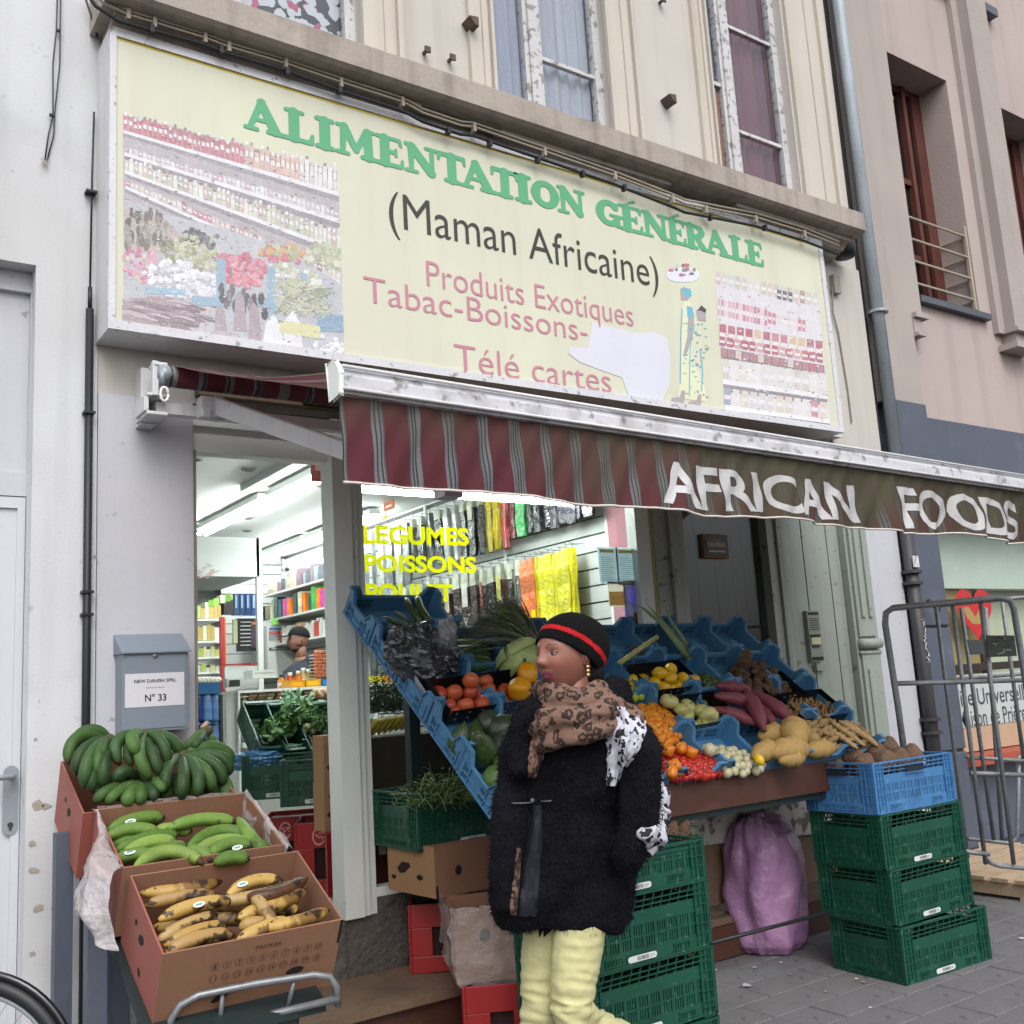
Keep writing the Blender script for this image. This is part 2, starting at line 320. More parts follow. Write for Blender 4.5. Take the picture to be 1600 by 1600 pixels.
# fluted mouldings between the windows
for x0, x1 in ((2.32,2.56),(3.0,3.165),(4.06,4.30),(4.86,4.985),(5.88,6.30)):
    b = MB(); w_ = x1-x0; b.box((x0,-.03,4.60),(x1,-.001,9)); b.box((x0+w_*.5,-.045,4.60),(x0+w_*.72,-.03,9)); b.box((x0+w_*.82,-.06,4.60),(x1-.01,-.03,9)); b.build('window_surround', m_cream2, sb)
# cornice
prof = [(0,4.60),(-.33,4.59),(-.345,4.58),(-.345,4.44),(-.32,4.425),(-.27,4.41),(-.25,4.385),(-.2,4.375),(-.17,4.34),(-.12,4.335),(-.10,4.30),(-.03,4.295),(0,4.29)]
def extr(prof, x0, x1, mb):
    n = len(prof); P = [Vector((x0, y, z)) for y, z in prof]; return mb.prism(P, (x1-x0,0,0))
b = MB(); extr([(0,4.60),(-.33,4.59),(-.345,4.58),(-.345,4.45),(-.32,4.435),(-.27,4.425),(0,4.425)], .95, 6.07, b); cn = b.build('cornice', m_stone, sb)
low = [(0,4.424),(-.25,4.424),(-.25,4.40),(-.2,4.39),(-.17,4.36),(-.12,4.355),(-.10,4.33),(0,4.325)]
for x0, x1 in ((1.0,2.52),(3.02,4.28),(4.86,6.03)): b = MB(); extr(low, x0, x1, b); b.build('cornice_moulding', m_stone, sb)
for x0, x1 in ((2.52,3.02),(4.28,4.86)): b = MB(); extr([(y*.62, z) for y, z in low], x0+.001, x1-.001, b); b.build('cornice_moulding', m_stone, sb)
# upper windows
def upper_window(x0, x1, z0, z1, cx, kind):
    b = MB(); y0, y1 = .07, .12; f = .06
    b.box((x0,y0,z0),(x0+f,y1,z1)); b.box((x1-f,y0,z0),(x1,y1,z1)); b.box((x0+f,y0,z0),(x1-f,y1,z0+f)); b.box((cx-.035,y0-.015,z0+f),(cx+.035,y1,z1)); b.box((cx-.065,y0,z0+f),(cx-.036,y1,z1)); b.box((cx+.036,y0,z0+f),(cx+.065,y1,z1))
    for zb in ((z0+.62, z0+1.45) if kind != 'cow' else ()): b.box((cx+.066,y0+.01,zb),(x1-f,y1-.01,zb+.025))
    if kind == 'board': b.box((x0+f,y0+.01,z0+.93),(cx-.066,y1-.01,z0+.96))
    o = b.build('window', m_chip, sb)
    b = MB(); b.box((x0+f,.10,z0+f),(cx-.066,.104,z1)); b.box((cx+.066,.10,z0+f),(x1-f,.104,z1)); b.build('pane', m_upglass, o)
    return o
w1 = upper_window(1.5,2.32,4.6,8,1.62,'cow'); w2 = upper_window(3.14,4.08,4.6,8,3.53,'net'); w3 = upper_window(4.95,5.86,4.6,8,5.27,'board')
def drape(x0,x1,y,z0,z1,wave,cols,mat_,parent,name,n=40):
    b = MB()
    for i in range(n):
        a, c = x0+(x1-x0)*i/n, x0+(x1-x0)*(i+1)/n; f = lambda x: y+wave*math.sin(x*70)+wave*.6*math.sin(x*31+1)
        b.quad((a,f(a),z0),(c,f(c),z0),(c,f(c),z1),(a,f(a),z1), cols(i/n))
    return b.build(name, mat_, parent, True)
drape(3.14,4.08,.145,4.6,8,.012,lambda t: S('#a9acbc') if t < .4 else S('#b4b7c0'),m_matte,w2,'curtain')
drape(5.3,5.86,.15,4.6,8,.015,lambda t: S('#7a4a52') if .25 < t < .6 else S('#6a4350'),m_matte,w3,'curtain')
b = MB(); b.box((5.0,.108,4.65),(5.2,.118,5.5), S('#a5755c')); b.build('wooden_board', m_matte, w3)
b = MB(); b.box((4.95,.14,5.5),(5.28,.15,8), S('#9aa4ac')); b.build('curtain', m_matte, w3)
# patterned curtain: white patches on black
b = MB(); b.quad((1.5,.16,4.6),(2.32,.16,4.6),(2.32,.16,8),(1.5,.16,8), S('#2b2a33'))
for i in range(230):
    x, z = rng.uniform(1.66,2.28), rng.uniform(4.65,5.75); r = rng.uniform(.018,.045); k = 9
    b.flat([(x+r*rng.uniform(.6,1.2)*math.cos(6.283*j/k), .158-.00001*i, z+r*rng.uniform(.6,1.3)*math.sin(6.283*j/k)) for j in range(k)], S('#d9d9dc') if i % 17 else S('#c04c78'))
b.build('curtain', m_print, w1)
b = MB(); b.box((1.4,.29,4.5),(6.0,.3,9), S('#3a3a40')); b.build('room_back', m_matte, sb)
# iron stubs and bolts on the upper wall
m_rust = M('rusty iron', S('#5b4d45'), .8, var=(12,.3), bump=(60,.5))
for (px, py) in ((728,45),(1037,163)):
    p = at(px,py,0); b = MB(); b.prism([(p.x-.03,-.001,p.z+.02),(p.x+.03,-.001,p.z+.03),(p.x+.03,-.001,p.z-.03),(p.x,-.001,p.z-.02)], (0,-.09,.0)); b.build('iron_stub', m_rust, sb)
for (px, py) in ((662,84),(701,96),(1030,5)):
    p = at(px,py,0); b = MB(); b.tube([(p.x,0,p.z),(p.x,-.05,p.z)], .012, 6); b.cbox((p.x,-.045,p.z),(.035,.012,.035)); b.build('bolt', m_rust, sb)

# pipes and cable below the cornice
cp = thing('cornice_cables', (3,-.1,4.3), 'bundle of thin beige pipes and a black cable running under the cornice', 'cable')
path = [(130,-30),(165,0),(200,17),(241,29),(320,53),(357,67),(446,93),(532,122),(620,150),(639,158),(660,170),(720,190),(740,192),(850,230),(960,268),(1050,303),(1070,312),(1102,318),(1180,333),(1256,356),(1311,378)]
for k, (dy, yy, r) in enumerate(((0,-.26,.007),(6,-.26,.007))):
    b = MB(); b.tube([at(px, py+dy, yy) for px, py in path], r, 7); b.build('pipe', m_beigepipe, cp, True)
b = MB(); b.tube([at(115,-40,-.26),at(150,10,-.26),at(185,33,-.26)]+[at(px, py+17+(3 if px > 500 else 0), -.26) for px, py in path[4:]], .009, 7); b.build('cable', m_black, cp, True)
for px, py in ((200,23),(241,36),(320,60),(357,74),(446,100),(532,130),(628,160),(740,200),(850,238),(960,276),(1050,312),(1102,328),(1180,343),(1256,366)):
    b = MB(); b.cbox(at(px,py,-.26),(.016,.03,.05)); b.build('pipe_clip', m_beigepipe, cp)
for px, py in ((237,42),(345,75),(448,108),(530,137),(700,201),(765,220),(840,246),(910,268),(975,290),(1110,336),(1195,352)):
    b = MB(); b.cbox(at(px,py+4,-.262),(.02,.03,.035)); b.build('cable_clip', m_black, cp)
jb = thing('alarm_siren', at(1318,388,-.1), 'black round siren box under the right end of the cornice', 'siren')
p = at(1318,388,-.12); b = MB(); b.lathe([(.02,-.075),(.07,-.07),(.085,-.02),(.085,.04),(.06,.085),(.02,.09)], 14, mat=TM(p)); b.build('housing', m_black, jb, True)
b = MB(); b.box((p.x-.11,-.12,p.z-.02),(p.x-.06,0,p.z+.07)); b.build('bracket', m_black, jb)

# ---- shopfront ----
sf = thing('shopfront', (3.1,0,.5), 'pale aluminium shopfront with an open doorway and a big display window', 'shopfront')
b = MB(); b.box((1.40,.02,2.545),(2.055,.10,2.75)); b.box((1.40,-.004,2.66),(2.055,.02,2.75)); b.build('lintel', m_whitepvc, sf)
b = MB(); b.box((1.40,-.01,.45),(1.412,.12,2.545)); b.build('door_jamb', M('grimy metal jamb', S('#8a847c'), .5, .3, var=(4,.2), bump=(30,.1)), sf)
b = MB(); b.box((2.055,-.03,.45),(2.15,.10,2.75)); b.box((2.155,-.015,.45),(2.185,.09,2.75)); b.box((2.19,0,.45),(2.225,.08,2.75)); b.build('post', m_whitepvc, sf)
b = MB(); b.box((2.225,0,.52),(3.98,.08,.56)); b.box((2.225,0,2.70),(3.98,.08,2.75)); b.box((3.98,0,.52),(4.09,.08,2.75)); b.build('window_frame', m_whitepvc, sf)
b = MB(); b.box((4.092,-.005,.52),(4.108,.08,2.75), S('#c2b46a')); b.build('sealant_strip', m_matte, sf)
b = MB(); b.box((2.225,.035,.56),(3.98,.043,2.70)); b.build('display_pane', m_glass, sf)
b = MB(); b.box((2.06,.0,.10),(4.10,.14,.448)); b.box((2.225,.001,.449),(4.1,.139,.519)); b.build('base_wall', m_concrete, sf)
b = MB(); b.box((1.40,-.02,.1),(2.055,.3,.448)); b.build('threshold', m_concrete, sf)
# old dark display beside the shop window
b = MB(); b.box((4.11,-.01,.3),(4.22,.09,2.75)); b.box((4.225,-.03,.3),(4.335,.09,2.75)); b.box((5.08,-.02,.3),(5.15,.09,2.75)); b.box((5.155,-.04,.3),(5.215,.09,2.75)); b.box((4.335,-.02,.3),(5.08,.09,.9)); b.build('side_frame', m_greyframe, sf)
b = MB(); b.box((4.336,.045,.9),(5.079,.053,2.75)); b.build('side_pane', m_darkglass, sf)
b = MB()
for i in range(11): x = 4.30+.08*i; b.box((x,.16+.01*(i%2),.8),(x+.079,.2,2.8), S('#7b7e7c') if i % 3 else S('#6a6d6c'))
b.build('shutter', m_matte, sf)
b = MB(); b.box((4.35,.12,.9),(4.5,.125,1.9), S('#8a6663')); b.box((4.33,.1,1.15),(4.6,.104,1.17), S('#b0b0b0')); b.box((4.33,.1,1.05),(4.6,.104,1.065), S('#9a9a9a')); b.build('backing_board', m_matte, sf)
# small wooden plaque behind that glass
pl = thing('wooden_plaque', (4.65,.0,2.21), 'small dark plaque with a wooden edge hung on the dark window', 'plaque')
b = MB(); b.box((4.545,.02,2.135),(4.76,.044,2.285), S('#8c6a48')); b.build('board', m_matte, pl)
b = MB(); b.box((4.562,.016,2.15),(4.743,.02,2.27), S('#231b19'))
for i in range(12): x = 4.58+.0125*i; b.box((x,.0145,2.205+rng.uniform(-.006,.006)),(x+.008,.016,2.225+rng.uniform(0,.012)), S('#b9aa9a'))
b.box((4.585,.0145,2.172),(4.725,.016,2.18), S('#cfc2b0')); b.box((4.62,.0145,2.243),(4.69,.016,2.248), S('#9a8b7a')); b.build('lettering', m_print, pl)

# ---- green wooden door ----
gd = thing('green_wooden_door', (5.6,0,0), 'grey green plank door with a letter flap beside the shop', 'door')
xs = [5.218,5.345,5.468,5.595,5.72,5.842]
for i in range(5): b = MB(); b.box((xs[i]+.003,.02+.004*(i%2),.15),(xs[i+1]-.003,.06,2.75)); b.build('plank', m_greenpaint, gd)
b = MB(); b.box((5.2,.06,.1),(5.86,.08,2.76)); b.build('backing', m_darkpipe, gd)
b = MB(); b.box((5.845,-.03,.1),(6.088,.08,2.76)); b.box((5.87,-.05,1.62),(6.06,-.03,2.7)); b.box((5.905,-.065,1.75),(5.945,-.05,2.6)); b.box((5.985,-.065,1.75),(6.025,-.05,2.6)); b.box((5.87,-.05,.2),(6.06,-.03,1.52)); b.box((5.91,-.062,.3),(6.02,-.05,1.40)); b.build('side_post', m_greenpaint, gd)
b = MB(); b.tube([(5.86,-.05,1.57),(6.07,-.05,1.57)], .035, 12); b.tube([(5.86,-.045,1.51),(6.07,-.045,1.51)], .015, 8); b.build('post_ring', m_greenpaint, gd, True)
lp = thing('entry_phone', (5.47,.0,1.65), 'old metal entry phone and letter flap screwed to the green door', 'intercom')
b = MB(); b.box((5.40,-.01,1.47),(5.52,.018,1.80), S('#8b8f86')); b.build('plate', m_matte, lp)
b = MB()
for r_ in range(6):
    for c_ in range(5): b.box((5.415+.019*c_,-.013,1.745-.014*r_),(5.425+.019*c_,-.0101,1.751-.014*r_), S('#2a2a28'))
b.box((5.41,-.0135,1.775),(5.51,-.0101,1.79), S('#222')*1 if False else S('#222222')); b.build('speaker_grille', m_matte, lp)
b = MB(); b.box((5.408,-.02,1.58),(5.5,-.0101,1.625), S('#c2bfa2')); b.box((5.408,-.02,1.63),(5.5,-.0101,1.645), S('#30302c')); b.box((5.42,-.016,1.56),(5.49,-.0101,1.578), S('#44443f')); b.build('name_slot', m_matte, lp)
b = MB(); b.box((5.44,-.012,1.41),(5.53,.018,1.45), S('#9a9d92')); b.box((5.405,-.013,1.478),(5.515,-.0101,1.5), S('#26261f')); b.build('letter_flap', m_matte, lp)
# small round knob
p = at(1205,1072,0)

# downpipe between the buildings
dp = thing('downpipe', (6.5,-.06,0), 'zinc rain pipe turning dark iron low down between the two houses', 'rain pipe')
b = MB(); b.tube([(6.50,-.07,2.62),(6.49,-.07,9)], .046, 14); b.build('zinc_pipe', m_zinc, dp, True)
b = MB(); b.tube([(6.50,-.07,0),(6.50,-.07,2.62)], .05, 14); b.build('iron_pipe', m_darkpipe, dp, True)
for z in (2.05,1.97,1.02,.93,4.0): b = MB(); b.tube([(6.50,-.07,z),(6.50,-.07,z+.02)], .075, 14); b.build('collar', m_darkpipe if z < 3 else m_zinc, dp)
b = MB(); b.cbox((6.49,-.126,2.13),(.065,.006,.08), S('#d2d2d2'));
for i in range(8): b.cbox((6.47+.008*(i%5),-.1295,2.105+.018*(i%4)),(.006,.001,.011), S('#44464c'))
b.build('sticker', m_print, dp)
b = MB()
for i in range(26):
    z = 1.42+.012*i; x = 6.475+rng.uniform(0,.035); b.cbox((x,-.1245,z),(rng.uniform(.006,.02),.003,rng.uniform(.003,.012)), S('#d8d8d8'))
b.build('scribbled_tag', m_print, dp)
b = MB(); b.prism([(6.53,-.13,1.84),(6.56,-.13,1.86),(6.68,-.13,1.80),(6.67,-.13,1.775)], (0,-.02,0)); b.build('pipe_bracket', m_black, dp)
b = MB(); b.box((6.405,.03,0),(6.5,.25,9)); b.build('gap_filler', m_darkpipe, sb)
# ================= right neighbour =================
rb = thing('pink_building', (9,0,0), 'pinkish grey modern building with tall brown framed windows on the right', 'building')
b = MB(); b.box((6.98,0,3.27),(7.13,.35,10)); b.box((7.13,0,3.27),(8.03,.35,4.26)); b.box((7.13,0,6.42),(8.03,.35,7.9)); b.box((8.03,0,3.27),(8.78,.35,10)); b.box((8.78,0,3.27),(9.68,.35,4.26)); b.box((8.78,0,6.42),(9.68,.35,7.9)); b.box((9.68,0,3.27),(14,.35,10)); b.box((7.13,0,7.9),(9.68,.35,10))
b.build('wall', m_pinkplaster, rb)
b = MB(); b.box((6.52,-.05,3.35),(6.96,.35,10)); b.box((6.96,-.05,4.09),(7.10,-.001,10)); b.build('stone_strip', m_granite, rb)
b = MB(); b.box((8.3,-.14,4.16),(8.62,-.001,10)); b.box((8.2,-.05,4.12),(8.30,-.001,10)); b.build('stone_pilaster', m_granite, rb)
b = MB(); b.box((8.28,-.17,4.12),(8.66,-.001,4.158)); b.box((8.32,-.12,4.02),(8.6,-.001,4.119)); b.box((8.24,-.17,3.97),(8.6,-.001,4.019)); b.build('bracket', m_granite, rb)
b = MB(); b.box((6.961,-.09,4.05),(7.13,-.001,4.089)); b.box((6.961,-.06,3.93),(7.06,-.001,4.049)); b.box((6.961,-.09,3.90),(7.06,-.001,3.929)); b.build('bracket', m_granite, rb)
def tall_window(x0, x1, z0=4.26, z1=6.42):
    b = MB(); y0, y1 = .27, .33; f = .055; cx = x0+.62*(x1-x0)
    b.box((x0,y0,z0),(x0+f,y1,z1)); b.box((x1-f-.08,y0,z0),(x1,y1,z1)); b.box((x0+f,y0,z1-f),(x1-f-.08,y1,z1)); b.box((x0+f,y0,z0),(x1-f-.08,y1,z0+f)); b.box((x1-.30,y0-.02,z0),(x1-.25,y1,z1))
    for z in (z0+1.22, z0+.52): b.box((x0+f,y0,z),(x1-.30,y1,z+.05))
    w = b.build('window', m_brown, rb)
    b = MB(); b.box((x0+f,.30,z0+f),(x1-f-.08,.304,z1-f)); b.build('pane', m_darkglass, w)
    b = MB(); b.quad((x0,.42,z0),(x1,.42,z0),(x1,.42,z1),(x0,.42,z1), S('#6d7274')); b.box((x0+.36,.35,z0),(x0+.40,.36,z1), S('#c9ccd0')); b.build('curtain', m_matte, w)
    b = MB(); b.box((x0-.02,-.06,z0-.05),(x1+.07,.27,z0+.002)); b.build('window_sill', M('slate sill', S('#4f545d'), .6), w)
    r_ = MB(); 
    for k in range(4): z = z0+.14+.19*k; r_.tube([(x0,.02,z),(x1-.02,.02,z),(x1-.02,.24,z)], .011, 6); 
    r_.box((x1-.04,.005,z0+.05),(x1-.015,.03,z0+.80)); r_.build('window_rail', M('cream rail paint', S('#a89f8e'), .5), w)
tall_window(7.13,8.03); tall_window(8.78,9.68)
b = MB(); b.box((7.95,-.08,7.32),(8.95,.0,7.40)); b.box((8.0,.0,7.4),(8.9,.01,8)); b.build('upper_sill', m_bluegrey, rb)
b = MB(); b.box((6.96,-.02,2.5),(14,.3,3.268)); b.box((6.60,-.02,2.5),(6.96,.3,2.72)); b.build('fascia_band', m_bluegrey, rb)
b = MB(); b.box((6.60,-.06,2.74),(6.97,.3,3.35)); b.build('fascia_block', m_bluegrey, rb)
for z0, z1 in ((0,.78),(.80,1.66),(1.68,2.72)): b = MB(); b.box((6.585,-.05,z0),(6.925,.3,z1)); b.build('pillar_block', m_bluegrey, rb, bevel=.008)
b = MB(); b.box((6.59,-.03,.1),(6.92,.29,2.72)); b.build('pillar_core', m_darkpipe, rb)
b = MB(); b.box((6.93,.10,0),(14,.3,.66)); b.box((6.93,.07,.10),(14,.098,.13)); b.build('base_wall', m_bluegrey, rb)
m_redsill = M('red painted sill', S('#a34c3b'), .6, var=(4,.12), bump=(40,.2))
b = MB(); b.box((6.93,-.08,.665),(14,.3,.73)); b.build('bench_sill', m_redsill, rb)
b = MB(); b.box((6.93,.15,.735),(14,.157,2.498)); b.build('display_pane', m_glass, rb)
b = MB(); b.box((6.93,1.2,.7),(14,1.25,2.9), S('#c6cfbe')); b.box((6.98,.30,.74),(7.9,.34,1.98), S('#b09a6a')); b.box((7.84,.28,.9),(7.88,.299,1.98), S('#4a2a22')); b.box((7.91,.42,.74),(14,.45,1.98), S('#c9cdb4')); b.box((6.93,.24,1.985),(14,1.2,2.5), S('#c6d3ca')); b.box((6.93,.3,.7),(14,1.2,.735), S('#9c958c')); b.box((8.0,.5,.74),(8.2,.6,.98), S('#8c3a30')); b.box((7.35,.5,.74),(7.5,.6,.9), S('#8c3a30')); b.box((6.93,.3,.7),(6.95,1.2,2.5), S('#7d8187')); b.box((7.4,.25,1.33),(8.6,.26,1.39), S('#3c2e2e')); b.box((7.3,.40,1.0),(7.9,.41,1.3), S('#6a6f70'))
b.build('showroom', m_matte, rb)
# frosted band with lettering and heart emblem on the pane
b = MB(); b.quad((6.95,.1488,.92),(9.6,.1488,.92),(9.6,.1488,1.31),(6.95,.1488,1.31), S('#b3bdbb')); b.quad((6.95,.1488,.74),(9.6,.1488,.74),(9.6,.1488,.915),(6.95,.1488,.915), S('#b39a80')); b.build('frosted_film', m_print, rb)
b = MB()
def rect_text(s, p0, p1, hpx, Y, col, mb, off=0., **k):
    a = at(*p0, Y); c = at(*p1, Y); t = at(p0[0], p0[1]-hpx, Y); put_text(mb, s, a, (c.x-a.x, 0, c.z-a.z), (0, 0, t.z-a.z), col, off=off, **k)
TA_, TB_ = at(1481,1115,.147), at(1612,1112,.147); put_text(b, 'Église Universelle', (TA_.x,.1470,TA_.z), (TB_.x-TA_.x,0,0), (0,0,.20), S('#40454c'), off=.004)
b.build('lettering', m_print, rb); b = MB(); TA_, TB_ = at(1500,1138,.147), at(1606,1138,.147); put_text(b, 'Maison de Prière', (TA_.x,.1470,TA_.z), (TB_.x-TA_.x,0,0), (0,0,.125), S('#40454c'), off=.004)
b.build('lettering', m_print, rb)
hc = at(1523,955,.147); hs_ = .17
hp = []
for i in range(40):
    t = 2*math.pi*i/40; x = 16*math.sin(t)**3; z = 13*math.cos(t)-5*math.cos(2*t)-2*math.cos(3*t)-math.cos(4*t); hp.append((hc.x+x/16*.25, .1462, hc.z-.0+z/16*.235))
b = MB(); b.flat(hp, S('#b8262c'))
hi = [(hc.x-.125,.1455,hc.z+.0),(hc.x,.1455,hc.z-.09),(hc.x+.125,.1455,hc.z+.0),(hc.x+.06,.1455,hc.z-.12),(hc.x,.1455,hc.z-.15),(hc.x-.08,.1455,hc.z-.12)]
b.flat([(hc.x-.155,.1455,hc.z+.03),(hc.x-.08,.1455,hc.z+.035),(hc.x-.0,.1455,hc.z-.045),(hc.x+.08,.1455,hc.z+.035),(hc.x+.155,.1455,hc.z+.03),(hc.x+.12,.1455,hc.z-.05),(hc.x+.05,.1455,hc.z-.10),(hc.x-.05,.1455,hc.z-.10),(hc.x-.12,.1455,hc.z-.05)], S('#a08a4e'))
b.build('heart_emblem', m_print, rb)

# ================= the shop sign =================
sg = thing('shop_sign', (3.35,-.22,3.66), 'long pale yellow shop sign reading Alimentation Générale with green letters', 'sign')
X0, X1, Z0, Z1, YF = .985, 5.72, 2.975, 4.35, -.22
b = MB(); b.box((X0,YF+.02,Z0),(X1,-.001,Z1)); b.build('cabinet', m_white, sg)
m_fr = M('flaking white sign frame', S('#cdced4'), .5, var=(5,.06), bump=(40,.3), dirt=[(26,.6,.66,S('#6e6e70'),.7)])
f = .04
for a_, c_ in (((X0,Z1-f),(X1,Z1)),((X0,Z0),(X1,Z0+f)),((X0,Z0+f),(X0+f*.7,Z1-f)),((X1-f,Z0+f),(X1,Z1-f))):
    b = MB(); b.box((a_[0],YF-.006,a_[1]),(c_[0],YF+.02,c_[1])); b.build('frame_bar', m_fr, sg)
m_panel = M('pale yellow sign face', S('#cdcdbb'), .35, var=(.8,.03), fine=(40,.01), bump=None, dirt=[(1.5,.5,.8,S('#d6dcc0'),.6)], streak=(10,S('#b9b38c'),.25))
b = MB(); b.box((X0+f*.7,YF+.004,Z0+f),(X1-f,YF+.019,Z1-f)); b.build('sign_face', m_panel, sg)
# rust line near the top of the face
b = MB(); b.box((X0+.03,YF+.0035,Z1-f-.012),(X1-f,YF+.0039,Z1-f), S('#c9b53e')); b.build('rust_line', m_print, sg)
YP = YF+.0032
m_photo = M('faded photographic print', attr=True, rough=.4, var=(12,.08), fine=(90,.10), bump=None, dirt=[(70,.52,.66,S('#dddbe0'),.22),(1.5,.0,1,S('#d6d5da'),.30)])
class Pr:   # flat print drawn on the face, each layer a hair further out
    def __init__(s, y=YP, clip=True): s.b = MB(); s.y = y; s.k = 0; s.clip = clip
    def pt(s, px, py): p = at(px, py, s.y); return (max(1.042, min(p.x, 2.05 if p.x < 2.6 else 5.62)) if s.clip else p.x, s.y-s.k*.0000009, max(p.z, 3.012) if s.clip else p.z)
    def poly(s, pts, col): s.k += 1; s.b.flat([s.pt(*p) for p in pts], col)
    def rect(s, x0, y0, x1, y1, col, sl=.26): s.poly([(x0,y0),(x1,y0+sl*(x1-x0)),(x1,y1+sl*(x1-x0)),(x0,y1)], col)
    def blob(s, x, y, rx, ry, col, k=8, j=.15): s.poly([(x+rx*rng.uniform(1-j,1+j)*math.cos(6.283*i/k), y+ry*rng.uniform(1-j,1+j)*math.sin(6.283*i/k)) for i in range(k)], col)
    def line(s, x0, y0, x1, y1, w, col): s.poly([(x0,y0-w/2),(x1,y1-w/2),(x1,y1+w/2),(x0,y0+w/2)], col)
def lerp(a, b_, t): return a+(b_-a)*t
def pick(cs): return S(rng.choice(cs))
# left photograph print: shelves and vegetable crates
q = Pr(); q.poly([(191,177),(528,265),(538,558),(194,505)], S('#aaa4aa'))
shelves = [((193,205),(531,303)),((194,240),(532,345)),((195,268),(533,392)),((196,292),(430,385))]
rows = [(((193,203),(531,300)),30,['#b96a78','#c77f88','#c98b92','#bb6f7a','#d1a4a4']),(((194,238),(531,342)),12,['#cfcbd4','#c3bfca','#d6d3da','#c0a3b4']),(((195,266),(532,388)),22,['#a9b69c','#c5c9b4','#c9ccbc','#c2a8a8','#d2d4cc']),(((196,290),(532,440)),14,['#9d7480','#c6c2b8','#cdbcc0','#bb7f95','#c9c4c0'])]
for (x0,y0),(x1,y1) in [((193,180),(528,268))]: q.poly([(x0,y0),(x1,y1),(x1,y1+16),(x0,y0+4)], S('#777074'))
for (l, h, cs) in rows:
    (x0,y0),(x1,y1) = l
    q.poly([(x0,y0),(x1,y1),(x1,y1+7),(x0,y0+5)], S('#dcdce2'))
    q.poly([(x0,y0+5),(x1,y1+7),(x1,y1+16),(x0,y0+10)], S('#8b868d'))
    t = 0
    while t < 1:
        w = rng.uniform(.018,.026); hh = h*rng.uniform(.8,1.1)*(.75+.45*t); x = lerp(x0,x1,t); y = lerp(y0,y1,t); x2 = lerp(x0,x1,t+w*.85); y2 = lerp(y0,y1,t+w*.85)
        c = pick(cs) if l != rows[0][0] else (S('#b96a78') if t < .55 else S('#cfb0a4') if t < .8 else S('#d8d5d6'))
        q.poly([(x,y),(x2,y2),(x2,y2-hh),(x,y-hh)], K(c, rng.uniform(.85,1.1)))
        q.poly([(x+1,y-hh*.45),(x2-1,y2-hh*.45),(x2-1,y2-hh*.7),(x+1,y-hh*.7)], S('#e0dde0'))
        if h > 20: q.blob((x+x2)/2,(y+y2)/2-hh-2.5,2.6,3,pick(['#e1dfe3','#d0cccf','#8e6c74']),6)
        t += w
q.poly([(195,310),(250,332),(330,352),(430,382),(538,445),(538,558),(194,505)], S('#b2b4bd'))
q.poly([(195,325),(262,345),(285,372),(262,398),(195,388)], S('#b3a4a0'))
for i in range(46): q.blob(rng.uniform(197,260),rng.uniform(335,384),rng.uniform(3,6),rng.uniform(9,14),pick(['#6d675f','#8f8a80','#56524f','#a7a297']),6)
def heap(cx, cy, rx, ry, n_, r0, r1, cs, k=7):
    for i in range(n_):
        a = rng.uniform(0,6.283); d = math.sqrt(rng.random()); r = rng.uniform(r0,r1); c = pick(cs); x = cx+rx*d*math.cos(a); y = cy+ry*d*math.sin(a)+.2*(x-cx)
        q.blob(x,y+.8,r,r,K(c,.72),k); q.blob(x,y,r*.9,r*.85,c,k)
heap(222,415,30,26,70,3,5,['#c0708f','#cf94ae','#c9c6b4','#d6a0b4'])
heap(300,398,44,24,90,3.5,5.5,['#a5aa84','#b9bb98','#8d9370','#c5c7a8'])
heap(318,372,36,10,30,4,7,['#4a4a52','#6a6a72','#b0b59a'])
heap(285,438,60,28,130,4,6,['#dcdce6','#e6e6ee','#cfd0da'])
heap(440,394,34,14,40,5,8,['#a8ae88','#c2a06c','#b9c09a','#c76a80'])
heap(378,420,40,24,60,5,7.5,['#c36a7e','#cf8496','#b85a70','#d79aa6'])
heap(505,400,34,18,50,5,8,['#9aa686','#b9bda0','#cfcfc0'])
heap(460,430,40,14,50,4,7,['#c9ccc2','#dadcd6','#b5b8a0'])
for (x0,y0,x1,y1) in ((338,402,352,470),(418,415,430,500),(470,425,480,440),(340,462,420,480),(226,448,290,462),(300,462,350,480),(495,490,538,520)): q.poly([(x0,y0),(x1,y0+4),(x1,y1),(x0,y1-3)], pick(['#88a8bd','#93b5ca','#7b9cb3']))
for i in range(16): x = rng.uniform(345,415); q.blob(x,468+rng.uniform(-12,16)+.2*(x-380),5,11,pick(['#3d3840','#59545c','#7a7078','#2f2b33']),8)
for i in range(130):
    x = rng.uniform(432,512); y = rng.uniform(444,490)+.12*(x-470); a = rng.uniform(-.9,.9); dx, dy = 11*math.cos(a), 11*math.sin(a); q.poly([(x-dx,y-dy-1),(x+dx,y+dy-1),(x+dx,y+dy+1),(x-dx,y-dy+1)], pick(['#b9bda0','#9aa284','#c9cbb4','#858d70']))
for i in range(15):
    y = 470+rng.uniform(0,44); x = rng.uniform(205,290); q.poly([(x-42,y-9),(x-10,y-9),(x+30,y+2),(x+44,y+12),(x+10,y+12),(x-30,y+2)], pick(['#9a8990','#ab9ba0','#b7a8ac','#83737a']))
q.poly([(322,478),(330,480),(316,526),(308,524)], S('#c4b7b8'))
for (x, y) in ((345,512),(375,490),(398,508)): q.poly([(x-8,y-26),(x-2,y-36),(x+6,y-26),(x+11,y+28),(x-10,y+26)], S('#9f9098'))
heap(352,530,26,9,14,6,9,['#a6989c','#b5a9ac'])
for (x, y) in ((425,520),(455,515)): q.poly([(x-14,y+30),(x-10,y-15),(x+2,y-30),(x+14,y-10),(x+18,y+34)], S('#dbdce2'))
